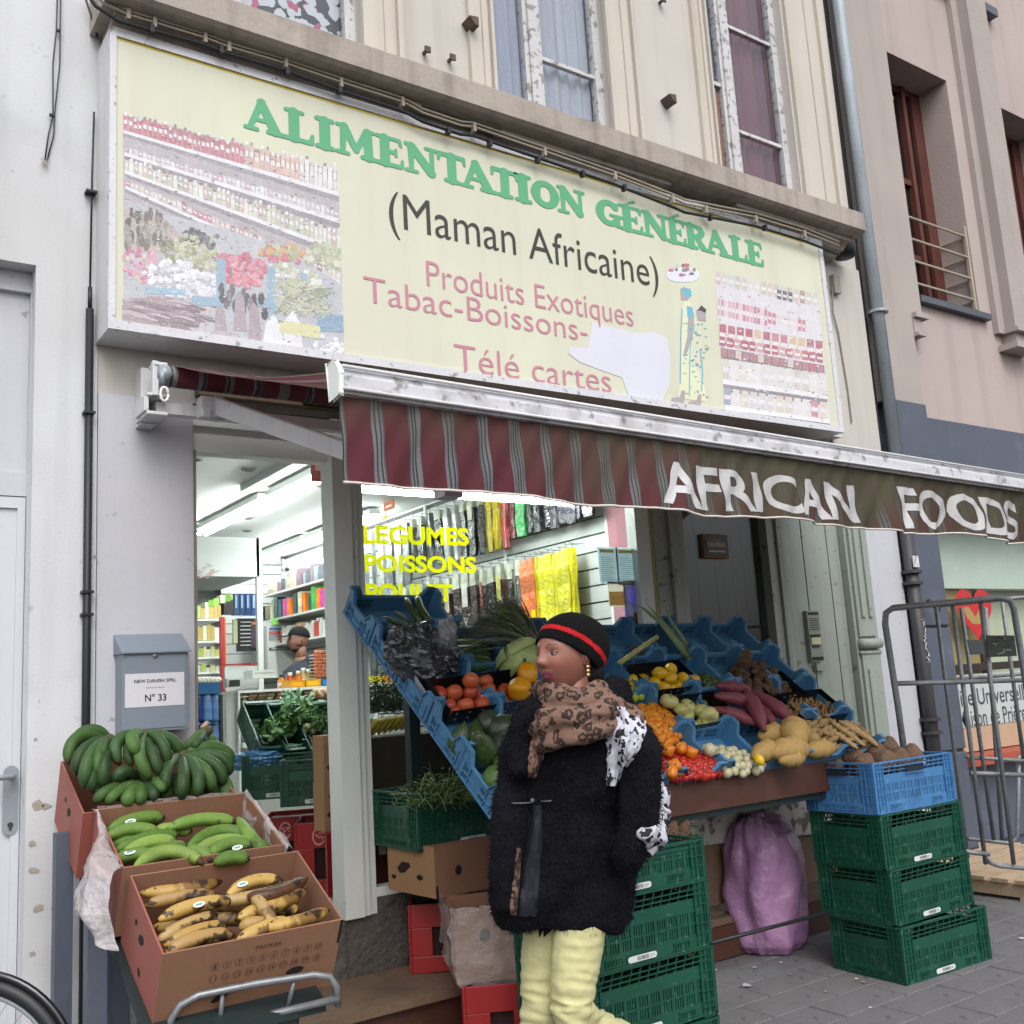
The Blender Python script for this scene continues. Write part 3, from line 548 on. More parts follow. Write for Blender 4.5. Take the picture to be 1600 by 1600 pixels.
q.poly([(437,500),(500,510),(500,530),(437,520)], S('#cfcd9e')); heap(515,540,24,14,40,4,7,['#d8d9e0','#b9bcc4','#e6e6ec'])
for i in range(650):   # small specks break up the flat areas
    u_, v_ = rng.random(), rng.random(); x = 193+u_*342; y0_ = lerp(180,268,u_); y1_ = lerp(505,556,u_); y = y0_+(y1_-y0_)*v_
    pl_c = (['#8f888c','#c9c6cc','#b7a4aa','#dcdade'] if v_ < .5 else ['#6f6a6c','#d6d8de','#9aa59a','#b9a9ac','#8fa6b6','#7a6d70','#c7c9b8','#e2e2e8'])
    r_ = rng.uniform(.7,1.9); q.poly([(x-r_*rng.uniform(.6,2.2),y-r_*.5),(x+r_*rng.uniform(.5,2),y-r_*.3),(x+r_,y+r_*.6),(x-r_*.8,y+r_*.5)], pick(pl_c))
for i in range(26): x = rng.uniform(200,320); y = rng.uniform(470,508); q.poly([(x-20,y-3),(x,y-4),(x+22,y+3),(x+20,y+5),(x-2,y-1)], pick(['#7a6a72','#c4b6bc','#a3949a']))
q.b.build('photo_print', m_photo, sg)
# right photograph print
q = Pr()
q.poly([(1120,462),(1282,500),(1285,520),(1121,482)], S('#d6d6dc')); q.poly([(1118,440),(1281,476),(1298,664),(1133,641)], S('#d3d0d8'))
def row(x0,y0,x1,y1,h,n_,cs,lab=True):
    for i in range(n_):
        t = i/n_; a, c = lerp(x0,x1,t), lerp(x0,x1,t+.8/n_); ya, yc = lerp(y0,y1,t), lerp(y0,y1,t+.8/n_); col = pick(cs)
        q.poly([(a,ya),(c,yc),(c,yc-h),(a,ya-h)], col)
        if lab: q.poly([(a+.5,ya-h*.35),(c-.5,yc-h*.35),(c-.5,yc-h*.6),(a+.5,ya-h*.6)], S('#ddd8dc'))
row(1118,444,1280,480,20,16,['#b9b4b0','#c9b9b4','#cfcfcf','#a08488','#c4c4c4']); row(1214,467,1240,473,15,3,['#3a3a40'])
row(1121,492,1200,510,26,14,['#c9a0ac','#b9728a','#c48a9c','#d6c0c8']); row(1200,505,1260,519,18,9,['#bb7085','#d5c6cc','#cfcfd4'])
row(1124,538,1288,566,32,12,['#b06878','#a85668','#bb7480','#c8b08c']); row(1124,540,1288,568,15,14,['#a04c60','#c09aa0','#b3596c'])
q.poly([(1126,543),(1288,571),(1289,586),(1127,560)], S('#70686c')); row(1126,556,1289,583,12,14,['#a8707c','#cdbcb6','#b3596c'],False)
row(1129,592,1291,616,32,13,['#cfcdcc','#d9d7d2','#c6c2bc']); q.poly([(1129,592),(1292,617),(1292,624),(1130,600)], S('#e0e0e6')); q.poly([(1130,600),(1293,624),(1293,634),(1131,612)], S('#7c767c'))
row(1131,632,1295,655,26,12,['#c9c6c8','#bb8088','#d7d3d4','#8f93a6','#cfc4b8']); q.poly([(1132,632),(1296,656),(1296,662),(1133,640)], S('#e3e3e8')); q.poly([(1133,640),(1297,662),(1298,666),(1133,643)], S('#55525a'))
for i in range(260):
    u_, v_ = rng.random(), rng.random(); x = 1120+u_*165+v_*13; y = lerp(440,476,u_)+v_*190; r_ = rng.uniform(.6,1.8); q.poly([(x-r_*1.5,y-r_*.6),(x+r_,y-r_*.5),(x+r_,y+r_*.7),(x-r_,y+r_*.6)], pick(['#b0868e','#dedce2','#c9c4c8','#8a8488','#e4e3e8','#c28c98']))
q.b.build('photo_print', m_photo, sg)
# walking woman with a child on her back: plain flat illustration
q = Pr(YP-.001, False); SK, BL, PA = S('#a8a0a2'), S('#6fb0c8'), S('#d8d9e6')
q.blob(1068,430,27,12,PA,12,.1); heapc = ['#6a6a60','#b97088','#c5c5cc','#8a8a7a']
for i in range(16): q.blob(rng.uniform(1046,1090),rng.uniform(414,430)+.1*i*.3,rng.uniform(2,5),rng.uniform(2,3.5),pick(heapc),6)
q.poly([(1063,452),(1068,448),(1078,452),(1079,462),(1073,472),(1064,468)], SK); q.poly([(1064,450),(1079,451),(1081,462),(1074,466),(1067,458)], BL)
q.poly([(1067,470),(1077,470),(1084,482),(1086,510),(1080,560),(1100,600),(1104,628),(1060,622),(1064,560),(1064,500)], S('#d9dcbc'))
q.poly([(1073,478),(1082,480),(1085,496),(1074,496)], BL); q.poly([(1075,496),(1084,496),(1085,515),(1076,545),(1070,558),(1067,556),(1074,525)], SK)
q.poly([(1088,486),(1096,478),(1103,484),(1103,502),(1090,500)], SK); q.poly([(1089,486),(1096,477),(1104,484),(1102,489),(1094,485)], S('#4a4547'))
for i in range(60): x = rng.uniform(1066,1108); y = rng.uniform(505,625); q.blob(x,y,rng.uniform(1.5,3),rng.uniform(.8,1.6),pick(['#5f9fb0','#7ab0ba','#6a8f8a']),5)
for pts in (((1066,482),(1064,520),(1063,600)),((1084,505),(1078,550),(1077,620)),((1094,545),(1098,580),(1096,612))):
    for (a, c) in zip(pts, pts[1:]): q.poly([(a[0]-.9,a[1]),(a[0]+.9,a[1]),(c[0]+.9,c[1]),(c[0]-.9,c[1])], BL)
for x, y in ((1062,618),(1088,624)): q.poly([(x+3,y-8),(x+8,y-8),(x+8,y+4),(x+6,y+12),(x-14,y+8),(x-12,y+4),(x,y+2)], SK)
q.b.build('figure_print', m_print, sg)
# painted-over patch
q = Pr(YP-.0015, False); q.poly([(925,503),(945,509),(1000,521),(1020,518),(1042,528),(1048,560),(1046,600),(1034,630),(1010,631),(985,625),(972,590),(930,575),(905,565),(888,552),(890,542),(918,544),(922,525)], S('#d2d3e0')); q.b.build('white_patch', m_print, sg)
# lettering
b = MB(); YL = YP-.0020
def sign_text(s, x0, x1, zb, zt, col, y=YL, off=0., **k): put_text(b, s, (x0,y,zb), (x1-x0,0,0), (0,0,zt-zb), col, off=off, **k)
sign_text('(Maman Africaine)', 2.32, 4.13, 3.655, 3.91, S('#33342e'), off=-.004); b.build('lettering', m_print, sg); b = MB()
PK = S('#bf8093')
sign_text('Produits Exotiques', 2.52, 3.90, 3.395, 3.575, PK, off=-.006)
b.build('lettering', m_print, sg); b = MB(); sign_text('Tabac-Boissons-', 2.165, 3.545, 3.295, 3.425, PK, off=-.006)
b.build('lettering', m_print, sg); b = MB(); sign_text('Télé cartes', 2.66, 3.69, 2.995+.02, 3.155, PK, off=-.006)
lt = b.build('lettering', m_print, sg)
# fat rounded serif capitals
G_ = {
 'A': (1.05,[[(.14,.09,.07),(.46,.93,.10)],[(.44,.90,.12),(.80,.12,.14)],[(.30,.36,.06),(.66,.36,.06)],[(.03,.06,.06),(.32,.06,.06)],[(.62,.07,.07),(1.02,.07,.07)]]),
 'L': (.82,[[(.28,.1,.14),(.28,.9,.14)],[(.06,.07,.07),(.72,.07,.07)],[(.08,.93,.06),(.50,.93,.06)],[(.72,.08,.08),(.76,.30,.05)]]),
 'I': (.46,[[(.23,.1,.14),(.23,.9,.14)],[(.04,.07,.07),(.42,.07,.07)],[(.04,.93,.07),(.42,.93,.07)]]),
 'M': (1.2,[[(.20,.1,.08),(.24,.88,.10)],[(.26,.9,.13),(.60,.24,.10)],[(.60,.24,.08),(.92,.9,.10)],[(.97,.1,.14),(.95,.9,.13)],[(.04,.07,.06),(.36,.07,.06)],[(.78,.07,.07),(1.16,.07,.07)],[(.06,.93,.06),(.3,.93,.06)],[(.9,.93,.07),(1.12,.93,.06)]]),
 'E': (.86,[[(.28,.1,.14),(.28,.9,.14)],[(.06,.07,.07),(.72,.07,.07)],[(.06,.93,.06),(.70,.93,.06)],[(.3,.5,.06),(.58,.5,.07)],[(.76,.10,.06),(.78,.28,.045)],[(.72,.90,.06),(.75,.76,.045)],[(.60,.60,.045),(.60,.40,.045)]]),
 'N': (1.0,[[(.20,.1,.07),(.20,.88,.10)],[(.22,.88,.14),(.80,.14,.14)],[(.83,.2,.07),(.83,.9,.07)],[(.04,.07,.06),(.36,.07,.06)],[(.66,.93,.06),(.97,.93,.06)],[(.05,.93,.06),(.26,.93,.06)]]),
 'T': (.9,[[(.45,.1,.14),(.45,.9,.14)],[(.26,.07,.07),(.64,.07,.07)],[(.08,.92,.075),(.82,.92,.075)],[(.07,.88,.06),(.05,.72,.045)],[(.83,.88,.06),(.85,.72,.045)]]),
 'O': (1.0,[[(.5+.33*math.cos(t),.5+.385*math.sin(t),.165-.06*abs(math.sin(t))) for t in [6.2832*i/20 for i in range(21)]]]),
 'G': (.98,[[(.5+.33*math.cos(t),.5+.385*math.sin(t),.16-.06*abs(math.sin(t))) for t in [.75+4.75*i/15 for i in range(16)]],[(.80,.12,.10),(.80,.40,.10)],[(.56,.44,.055),(.96,.44,.055)],[(.80,.88,.055),(.80,.70,.05)]]),
 'R': (1.0,[[(.27,.1,.14),(.27,.9,.14)],[(.05,.07,.07),(.48,.07,.07)],[(.08,.93,.06),(.5,.93,.065)],[(.5,.925,.07),(.68,.85,.11),(.72,.72,.13),(.64,.58,.11),(.4,.5,.07)],[(.5,.5,.09),(.72,.14,.13)],[(.72,.08,.08),(.98,.07,.055)]]),
}
def capsule(mb, p, q_, col, conv):
    (x0,y0,r0),(x1,y1,r1) = p, q_; a = math.atan2(y1-y0, x1-x0); pts = []
    for i in range(9): t = a+math.pi/2+math.pi*i/8; pts.append((x0+r0*math.cos(t), y0+r0*math.sin(t)))
    for i in range(9): t = a-math.pi/2+math.pi*i/8; pts.append((x1+r1*math.cos(t), y1+r1*math.sin(t)))
    conv.k += 1; mb.flat([conv(x, y) for x, y in pts], col)
class Conv:
    k = 0
    def __init__(s, x0, w, z0, h, W, y): s.a = (x0,w,z0,h,W,y)
    def __call__(s, u, v): x0,w,z0,h,W,y = s.a; return (x0+u/W*w, y-.00002*Conv.k2, z0+v*h)
Conv.k2 = 0
GR = S('#58a67c')
letters = [('A',382,445,197),('L',443,492,214),('I',494,522,222),('M',525,588,236),('E',587,633,250),('N',633,684,263),('T',684,729,275),('A',721,775,287),('T',768,811,298),('I',806,830,305),('O',830,875,313),('N',872,914,323),('G',931,972,340),('E',968,1006,350),('N',1004,1044,359),('E',1042,1073,368),('R',1070,1108,377),('A',1103,1141,386),('L',1140,1168,395),('E',1166,1194,402)]
for i, (ch, pa, pb, py) in enumerate(letters):
    xa, xb = at(pa, py, YL).x, at(pb, py, YL).x; W, strokes = G_[ch]; b = MB(); cv = Conv(xa, xb-xa, 4.04 if i < 12 else 4.035, .168, W, YL)
    Conv.k2 = 0
    for st in strokes:
        for s0, s1 in zip(st, st[1:]): Conv.k2 += 1; capsule(b, s0, s1, GR, cv)
    if i in (13,15): Conv.k2 += 1; capsule(b, (.36,1.08,.035), (.56,1.18,.05), GR, cv)
    b.build('letter', m_print, sg)
# bracket, bulb hooks on the wall right of the sign
b = MB(); b.box((5.72,-.10,2.985),(5.86,-.03,3.06), S('#c9c9cc')); b.tube([(5.78,-.105,3.02),(5.78,-.095,3.02)], .012, 8, S('#44444a')); b.build('wall_bracket', m_matte, sg)
b = MB(); p = at(1300,435,-.03); b.tube([at(1300,448,-.04),at(1302,490,-.04),at(1310,520,-.03),at(1325,610,-.03),at(1331,660,-.03)], .006, 6, S('#8a867e')); b.box((p.x-.02,-.06,p.z-.12),(p.x+.05,-.02,p.z+.02), S('#9a958c')); b.build('sign_cable', m_matte, sg)
# ================= awning =================
aw = thing('awning', (3.4,-.2,2.85), 'burgundy striped roll-out awning lettered African Foods over the produce', 'awning')
AX0, AX1, AY = 1.25, 5.35, -1.8
zt = lambda x: 2.282-.0185*(x-1.26)             # valance top
zbar = lambda x: 2.375-.0205*(x-1.24)           # bar top
BURG, GREY_, DK = S('#632e37'), S('#7c7e82'), S('#3d3c44')
# stripes come every ~0.125 m: pale, dark, pale, dark, pale
def stripe_col(x):
    t = ((x-1.37)/.1232+.5) % 1-.5; d = abs(t)*.1232
    if d > .0205: return BURG
    return GREY_ if (d < .004 or .009 < d < .0145 or d > .0175) else DK if d < .009 else S('#5a5a60')
def awn_mat(name, amt):
    m = M(name, attr=True, rough=.85, var=(2,.08), fine=(120,.06), bump=(80,.25)); nt = m.node_tree; N, L = nt.nodes, nt.links; bs = N['Principled BSDF']; src = bs.inputs['Base Color'].links[0].from_socket
    tc = N.new('ShaderNodeTexCoord'); sx = N.new('ShaderNodeSeparateXYZ'); L.new(tc.outputs['Object'], sx.inputs[0])
    nz = N.new('ShaderNodeTexNoise'); nz.inputs['Scale'].default_value = 3.2; nz.inputs['Detail'].default_value = 6; L.new(tc.outputs['Object'], nz.inputs['Vector'])
    mx = N.new('ShaderNodeMapRange'); L.new(sx.outputs[0], mx.inputs[0]); mx.inputs[1].default_value = -1.9; mx.inputs[2].default_value = -.6; mx.inputs[3].default_value = 0; mx.inputs[4].default_value = .85
    mz = N.new('ShaderNodeMapRange'); L.new(sx.outputs[2], mz.inputs[0]); mz.inputs[1].default_value = -.85; mz.inputs[2].default_value = -.56; mz.inputs[3].default_value = -.12; mz.inputs[4].default_value = .42
    a1 = N.new('ShaderNodeMath'); L.new(mx.outputs[0], a1.inputs[0]); L.new(mz.outputs[0], a1.inputs[1])
    n2 = N.new('ShaderNodeMapRange'); L.new(nz.outputs[0], n2.inputs[0]); n2.inputs[1].default_value = .3; n2.inputs[2].default_value = .7; n2.inputs[3].default_value = -.45; n2.inputs[4].default_value = .35
    a2 = N.new('ShaderNodeMath'); L.new(a1.outputs[0], a2.inputs[0]); L.new(n2.outputs[0], a2.inputs[1]); a2.use_clamp = True
    a3 = N.new('ShaderNodeMath'); a3.operation = 'MULTIPLY'; a3.inputs[1].default_value = amt; L.new(a2.outputs[0], a3.inputs[0])
    x = N.new('ShaderNodeMix'); x.data_type = 'RGBA'; L.new(a3.outputs[0], x.inputs[0]); L.new(src, x.inputs[6]); x.inputs[7].default_value = (*S('#544f3e'), 1); L.new(x.outputs[2], bs.inputs['Base Color']); return m
m_awn = awn_mat('striped awning cloth with algae', .95); m_awl = awn_mat('white painted letters with algae', .38)
bot_pts = [(1.2,2.03),(1.258,2.026),(1.45,2.024),(1.828,2.024),(2.138,2.008),(2.437,2.010),(2.702,1.998),(2.996,2.004),(3.2,2.0),(3.426,1.992),(3.595,1.988),(3.817,1.972),(4.052,1.976),(4.225,1.990),(4.482,1.975),(4.7,1.955),(4.859,1.966),(5.1,1.95),(5.4,1.95)]
def zb(x):
    for (a, za), (c, zc) in zip(bot_pts, bot_pts[1:]):
        if x <= c: t = (x-a)/(c-a); t = t*t*(3-2*t); return za+(zc-za)*t
    return 1.95
def vy(x, t):   # t: 0 top .. 1 bottom ; ripple of the cloth
    am = .007+.020*min(1, max(0, (x-2)/1.5))
    return AY-.012+t*am*(math.sin(x*9.5)+.6*math.sin(x*21+1.3)+.35*math.sin(x*37+t*4))+.004*math.sin(x*60+t*9)-.012*t
def vpos(x, z, off=0): t = (zt(x)-z)/(zt(x)-zb(x)); return Vector((x, vy(x, t)-off, z))
b = MB(); N_ = 820; M_ = 9
for i in range(N_+1):
    x = AX0+(AX1-AX0)*i/N_
    for j in range(M_+1): b.v.append(tuple(vpos(x, zt(x)+(zb(x)-zt(x))*j/M_)))
for i in range(N_):
    c = stripe_col(AX0+(AX1-AX0)*(i+.5)/N_)
    for j in range(M_): a = i*(M_+1)+j; b.face((a, a+1, a+M_+2, a+M_+1), c)
def translucent(m, k):
    nt = m.node_tree; N, L = nt.nodes, nt.links; bs = N['Principled BSDF']; tl = N.new('ShaderNodeBsdfTranslucent'); mx = N.new('ShaderNodeMixShader'); mx.inputs[0].default_value = k
    L.new(bs.inputs['Base Color'].links[0].from_socket, tl.inputs[0]); L.new(bs.outputs[0], mx.inputs[1]); L.new(tl.outputs[0], mx.inputs[2]); L.new(mx.outputs[0], N['Material Output'].inputs[0])
translucent(m_awn, .42)
vl = b.build('valance', m_awn, aw, True)
b = MB(); b.tube([vpos(AX0+(AX1-AX0)*i/200, zb(AX0+(AX1-AX0)*i/200)-.003) for i in range(201)], .0045, 6, S('#c9c2bb')); b.build('piping', m_matte, vl, True)
def cloth_text(s, xa, xb, z0f, z1f):
    bm = bmesh.new(); V, F = text_data(s, .022, 0, .94); vv = [bm.verts.new((xa+(xb-xa)*u, 0, w)) for u, w in V]
    for f_ in F:
        try: bm.faces.new([vv[i] for i in f_])
        except ValueError: pass
    for k in range(int((xb-xa)/.02)+2):
        geo = bm.verts[:]+bm.edges[:]+bm.faces[:]; bmesh.ops.bisect_plane(bm, geom=geo, plane_co=(xa+k*.02,0,0), plane_no=(1,0,0))
    for k in range(1, 8):
        geo = bm.verts[:]+bm.edges[:]+bm.faces[:]; bmesh.ops.bisect_plane(bm, geom=geo, plane_co=(0,0,k/8), plane_no=(0,0,1))
    bm.verts.index_update(); mb = MB(); 
    def pos(v):
        x = v.co.x; w = v.co.z; x2 = x-.02*(w-.5)+.004*math.sin(x*50+w*5); hi = zt(x2)-z1f; lo = zb(x2)+z0f
        return vpos(x2, lo+(hi-lo)*w, .0022)
    mb.add([pos(v) for v in bm.verts], [[v.index for v in f_.verts] for f_ in bm.faces], S('#c9c9cd')); bm.free(); return mb
for wd, xs_ in (('AFRICAN', (2.463,3.585)), ('FOODS', (3.875,4.83))): cloth_text(wd, xs_[0], xs_[1], .016, .075 if wd == 'AFRICAN' else .055).build('lettering', m_awl, vl)
# front bar
b = MB(); pr = [(.0,0),(-.03,.004),(-.05,-.012),(-.06,-.04),(-.058,-.072),(-.048,-.09),(0,-.092)]
n = len(pr)
A = [Vector((AX0-.004, AY-.0+y+.02, zbar(AX0)+z)) for y, z in pr]; B_ = [Vector((AX1, AY+y+.02, zbar(AX1)+z)) for y, z in pr]
b.add(A+B_, [tuple(range(n)), tuple(reversed(range(n, 2*n)))]+[(i, n+i, n+(i+1)%n, (i+1)%n) for i in range(n)]); 
m_bar = M('white front bar with mildew', S('#cdccd4'), .35, var=(3,.04), fine=(60,.03), bump=(30,.1), dirt=[(9,.5,.66,S('#8b8b85'),.55),(24,.58,.66,S('#51564a'),.6)])
b.build('front_bar', m_bar, aw)
b = MB(); b.tube([(AX0,AY-.043,zbar(AX0)-.013),(AX1,AY-.043,zbar(AX1)-.013)], .006, 8); b.tube([(AX0,AY-.042,zbar(AX0)-.078),(AX1,AY-.042,zbar(AX1)-.078)], .005, 8); b.build('bar_bead', m_white, aw, True)
b = MB(); b.prism([(AX0-.004,AY+.022,2.379),(AX0-.004,AY-.018,2.383),(AX0-.004,AY-.045,2.345),(AX0-.004,AY-.040,2.278),(AX0-.004,AY+.012,2.272)], (-.014,0,0)); b.build('end_cap', m_whitepvc, aw, bevel=.006)
# cloth from the roller to the bar
RZ, RY = at(261,588,-.2).z, -.2
b = MB(); NX = 420
for i in range(NX+1):
    x = AX0+(AX1-AX0)*i/NX
    for j in range(9): t = j/8; b.v.append((x, RY-.02+(AY+.0-RY)*t, RZ+.045+(zbar(x)-.02-RZ-.045)*t-.035*math.sin(math.pi*t)))
for i in range(NX):
    c = stripe_col(AX0+(AX1-AX0)*(i+.5)/NX)
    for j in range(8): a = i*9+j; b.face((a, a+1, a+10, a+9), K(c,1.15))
b.build('canopy', m_awn, aw, True)
b = MB(); seg = 20; NX = 420; X0r = 1.235
for i in range(NX+1):
    x = X0r+(AX1-X0r)*i/NX
    for k in range(seg): a = 2*math.pi*k/seg; b.v.append((x, RY+.045*math.cos(a), RZ+.045*math.sin(a)))
for i in range(NX):
    c = stripe_col(X0r+(AX1-X0r)*(i+.5)/NX)
    for k in range(seg): b.face((i*seg+k, i*seg+(k+1)%seg, (i+1)*seg+(k+1)%seg, (i+1)*seg+k), c)
m_roll = M('rolled awning cloth', attr=True, rough=.8, bump=(80,.2)); b.build('roller', m_roll, aw, True)
b = MB(); b.lathe([(.048,0),(.05,.01),(.045,.02),(.02,.022)], 16, mat=TM((X0r-.02,RY,RZ),(0,rad(90),0))); b.build('roller_cap', m_alu, aw, True)
ZT = RZ-.135
b = MB(); b.box((1.19,-.18,ZT-.022),(AX1,-.13,ZT+.026)); b.build('torsion_bar', m_white, aw)
b = MB(); b.box((1.15,-.10,RZ-.19),(1.215,-.0,RZ+.06)); b.box((1.14,-.23,RZ-.18),(1.225,-.05,RZ-.165)); b.box((1.14,-.23,RZ-.10),(1.225,-.05,RZ-.087)); b.box((1.13,-.22,RZ-.165),(1.15,-.08,RZ-.10)); b.box((1.16,-.24,RZ-.10),(1.185,-.21,RZ+.05)); b.box((1.165,-.245,RZ+.03),(1.22,-.16,RZ+.045)); b.build('wall_bracket', m_white, aw, bevel=.003)
b = MB(); b.tube([(1.218,-.21,RZ),(1.20,-.25,RZ)], .035, 14); b.tube([(1.2,-.235,RZ+.02),(1.2,-.24,RZ-.05)], .016, 8); b.build('gear_box', m_alu, aw, True)
b = MB(); cc = Vector((1.205,-.25,RZ-.095)); b.tube([cc+Vector((.016*math.cos(t),0,.03*math.sin(t))) for t in [6.2832*i/14 for i in range(15)]], .006, 8); b.build('crank_eye', m_whitepvc, aw, True)
p0_ = at(327,641,-.2); b = MB(); b.cbox((p0_.x,-.215,p0_.z+.004),(.10,.07,.09)); b.cbox((p0_.x-.03,-.25,p0_.z-.028),(.04,.02,.04)); b.tube([(p0_.x+.03,-.215,p0_.z-.05),(p0_.x+.03,-.215,p0_.z+.06)], .02, 10); b.build('arm_shoulder', m_white, aw, bevel=.004)
def beam(mb, a, c, w, h, w2=None, h2=None):
    a, c = Vector(a), Vector(c); t = (c-a).normalized(); s_ = t.cross(Vector((0,0,1))).normalized(); u = s_.cross(t); w2 = w2 or w; h2 = h2 or h
    P = [a+s_*x*w/2+u*y*h/2 for x, y in ((-1,-1),(1,-1),(1,1),(-1,1))]+[c+s_*x*w2/2+u*y*h2/2 for x, y in ((-1,-1),(1,-1),(1,1),(-1,1))]
    return mb.add(P, [(0,3,2,1),(4,5,6,7),(0,1,5,4),(1,2,6,5),(2,3,7,6),(3,0,4,7)])
el = atd(700,760,3.35); 
b = MB(); beam(b, (p0_.x+.03,-.23,p0_.z+.012), el, .05, .075, .04, .062); b.build('upper_arm', m_white, aw, bevel=.006)
b = MB(); b.cbox(el,(.07,.07,.08)); b.build('elbow', m_white, aw); b = MB(); beam(b, el, (1.75,AY+.04,2.31), .035, .05); b.build('forearm', m_white, aw)
b = MB(); beam(b, (4.9,-.23,p0_.z), (4.4,-1.1,2.5), .05, .07); beam(b, (4.4,-1.1,2.5), (4.8,AY+.04,2.27), .035,.05); b.build('far_arm', m_white, aw)
b = MB(); b.box((1.41,-.06,2.79),(2.1,-.004,2.86)); b.box((1.9,-.1,2.80),(5.6,-.01,2.86)); m_shadeboard = M('brown timber batten', S('#6c5a4a'), .8); b.build('timber_batten', m_shadeboard, sb)

# ================= produce stand =================
AN = rad(3.2)
UX = Vector((math.cos(AN), math.sin(AN), 0)); UYv = Vector((-math.sin(AN), math.cos(AN), 0)); SO = Vector((2.13,-1.12,.94))
ST = SO+UYv*1.0+Vector((0,0,.82)); DS = (SO-ST).normalized(); SN = UX.cross(-DS).normalized(); SL = (SO-ST).length
def W(u, s, h): return ST+UX*u+DS*s+SN*h
def inv(px, py, h):
    r = ray(px, py); t = ((ST+SN*h-CAM).dot(SN))/r.dot(SN); d = CAM+r*t-ST; return d.dot(UX), d.dot(DS)
def onslope(px, py, h): return W(*inv(px, py, h), h)
SR = Matrix((UX, -DS, SN)).transposed().to_4x4()     # local x = along the shelf, y = up the slope, z = normal
stand = thing('produce_stand', (3.3,-.6,0), 'sloping timber stand carrying the fruit and vegetable trays in front of the window', 'stand')
m_darkwood = M('dark stained wood', S('#4a2b22'), .55, var=(3,.15), fine=(40,.1), bump=(40,.25), dirt=[(5,.6,.8,S('#6b4a3c'),.4)])
m_darksteel = M('dark green steel', S('#1d2a2b'), .5, var=(4,.15), bump=(40,.1))
b = MB()
for u0 in (.32,1.2,2.2):
    b = MB(); P = [W(u0,.05,-.02),W(u0+.05,.05,-.02),W(u0+.05,1.29,-.02),W(u0,1.29,-.02)]; b.prism(P, SN*-.05); b.build('rail', m_darksteel, stand)
# front board
def SP(u, y, z): v = SO+UX*u+UYv*y; return Vector((v.x, v.y, z))
b = MB(); b.prism([SP(.0,-.045,.855),SP(2.47,-.045,.835),SP(2.47,-.045,1.005),SP(.0,-.045,1.01)], UYv*.018); b.build('front_board', m_darkwood, stand)
b = MB(); b.prism([SP(.62,-.02,.82),SP(2.45,-.02,.80),SP(2.45,-.02,.834),SP(.62,-.02,.845)], UYv*.7); b.build('base_shelf', m_darksteel, stand)
b = MB(); b.box((2.385,-.09,.21),(2.44,-.035,1.62)); b.build('post', m_darksteel, stand)
for u_, y_ in ((2.3,.1),(2.35,.85)):
    b = MB(); b.prism([SP(u_,y_,0.02),SP(u_+.06,y_,0.02),SP(u_+.06,y_+.06,0.02),SP(u_,y_+.06,0.02)], (0,0,(.86 if u_ > .1 else 1.28))); b.build('post', m_darksteel, stand)
m_flake = M('flaking white board', S('#b7b2ae'), .8, var=(4,.08), bump=(50,.5), dirt=[(13,.52,.6,S('#4b423a'),.85)])
pA, pB = at(1085,1255,-.42), at(1272,1240,-.42)
b = MB(); pl_ = [at(1085,1262,-.42)]+[at(1085+187*i/24, 1262-1.0*i*.95+(-1)**i*rng.uniform(0,7), -.42) for i in range(1,24)]+[at(1300,1236,-.42),at(1300,1300,-.42),at(1088,1322,-.42)]
b.prism(pl_, (0,.03,0)); b.build('white_panel', m_flake, stand)
b = MB(); b.box((pA.x,-.39,.25),(5.0,-.36,.62)); b.build('back_panel', m_wood, stand)
# wooden step / low platform in front of the wall
pf = thing('wooden_platform', (3,-.3,0), 'worn plywood platform running along the foot of the shopfront', 'platform')
b = MB(); b.box((1.30,-.50,.17),(2.35,-.022,.205)); b.box((2.352,-.46,.168),(4.9,-.022,.203)); b.build('platform_top', m_wood, pf)
b = MB(); b.box((1.33,-.47,.01),(4.85,-.445,.166)); b.build('platform_front', m_darkwood, pf)
b = MB(); 
for x in (1.4,2.4,3.4,4.4): b.box((x,-.44,0),(x+.08,-.03,.165))
b.build('bearer', m_darkwood, pf)
dpit = thing('chequer_plate', (2.0,-.8,.02), 'bright chequer plate lying on the pavement under the banana boxes', 'plate')
b = MB(); b.box((1.55,-1.05,.0),(2.35,-.62,.012), S('#8b8f93'))
for i in range(26):
    for j in range(14):
        x, y = 1.57+.03*i, -1.04+.03*j; a = .785 if (i+j) % 2 else -.785; b.cbox((0,0,0),(.02,.005,.003), S('#a9adb0'), 0, TM((x,y,.0135),(0,0,a)))
b.build('plate', m_gloss, dpit)

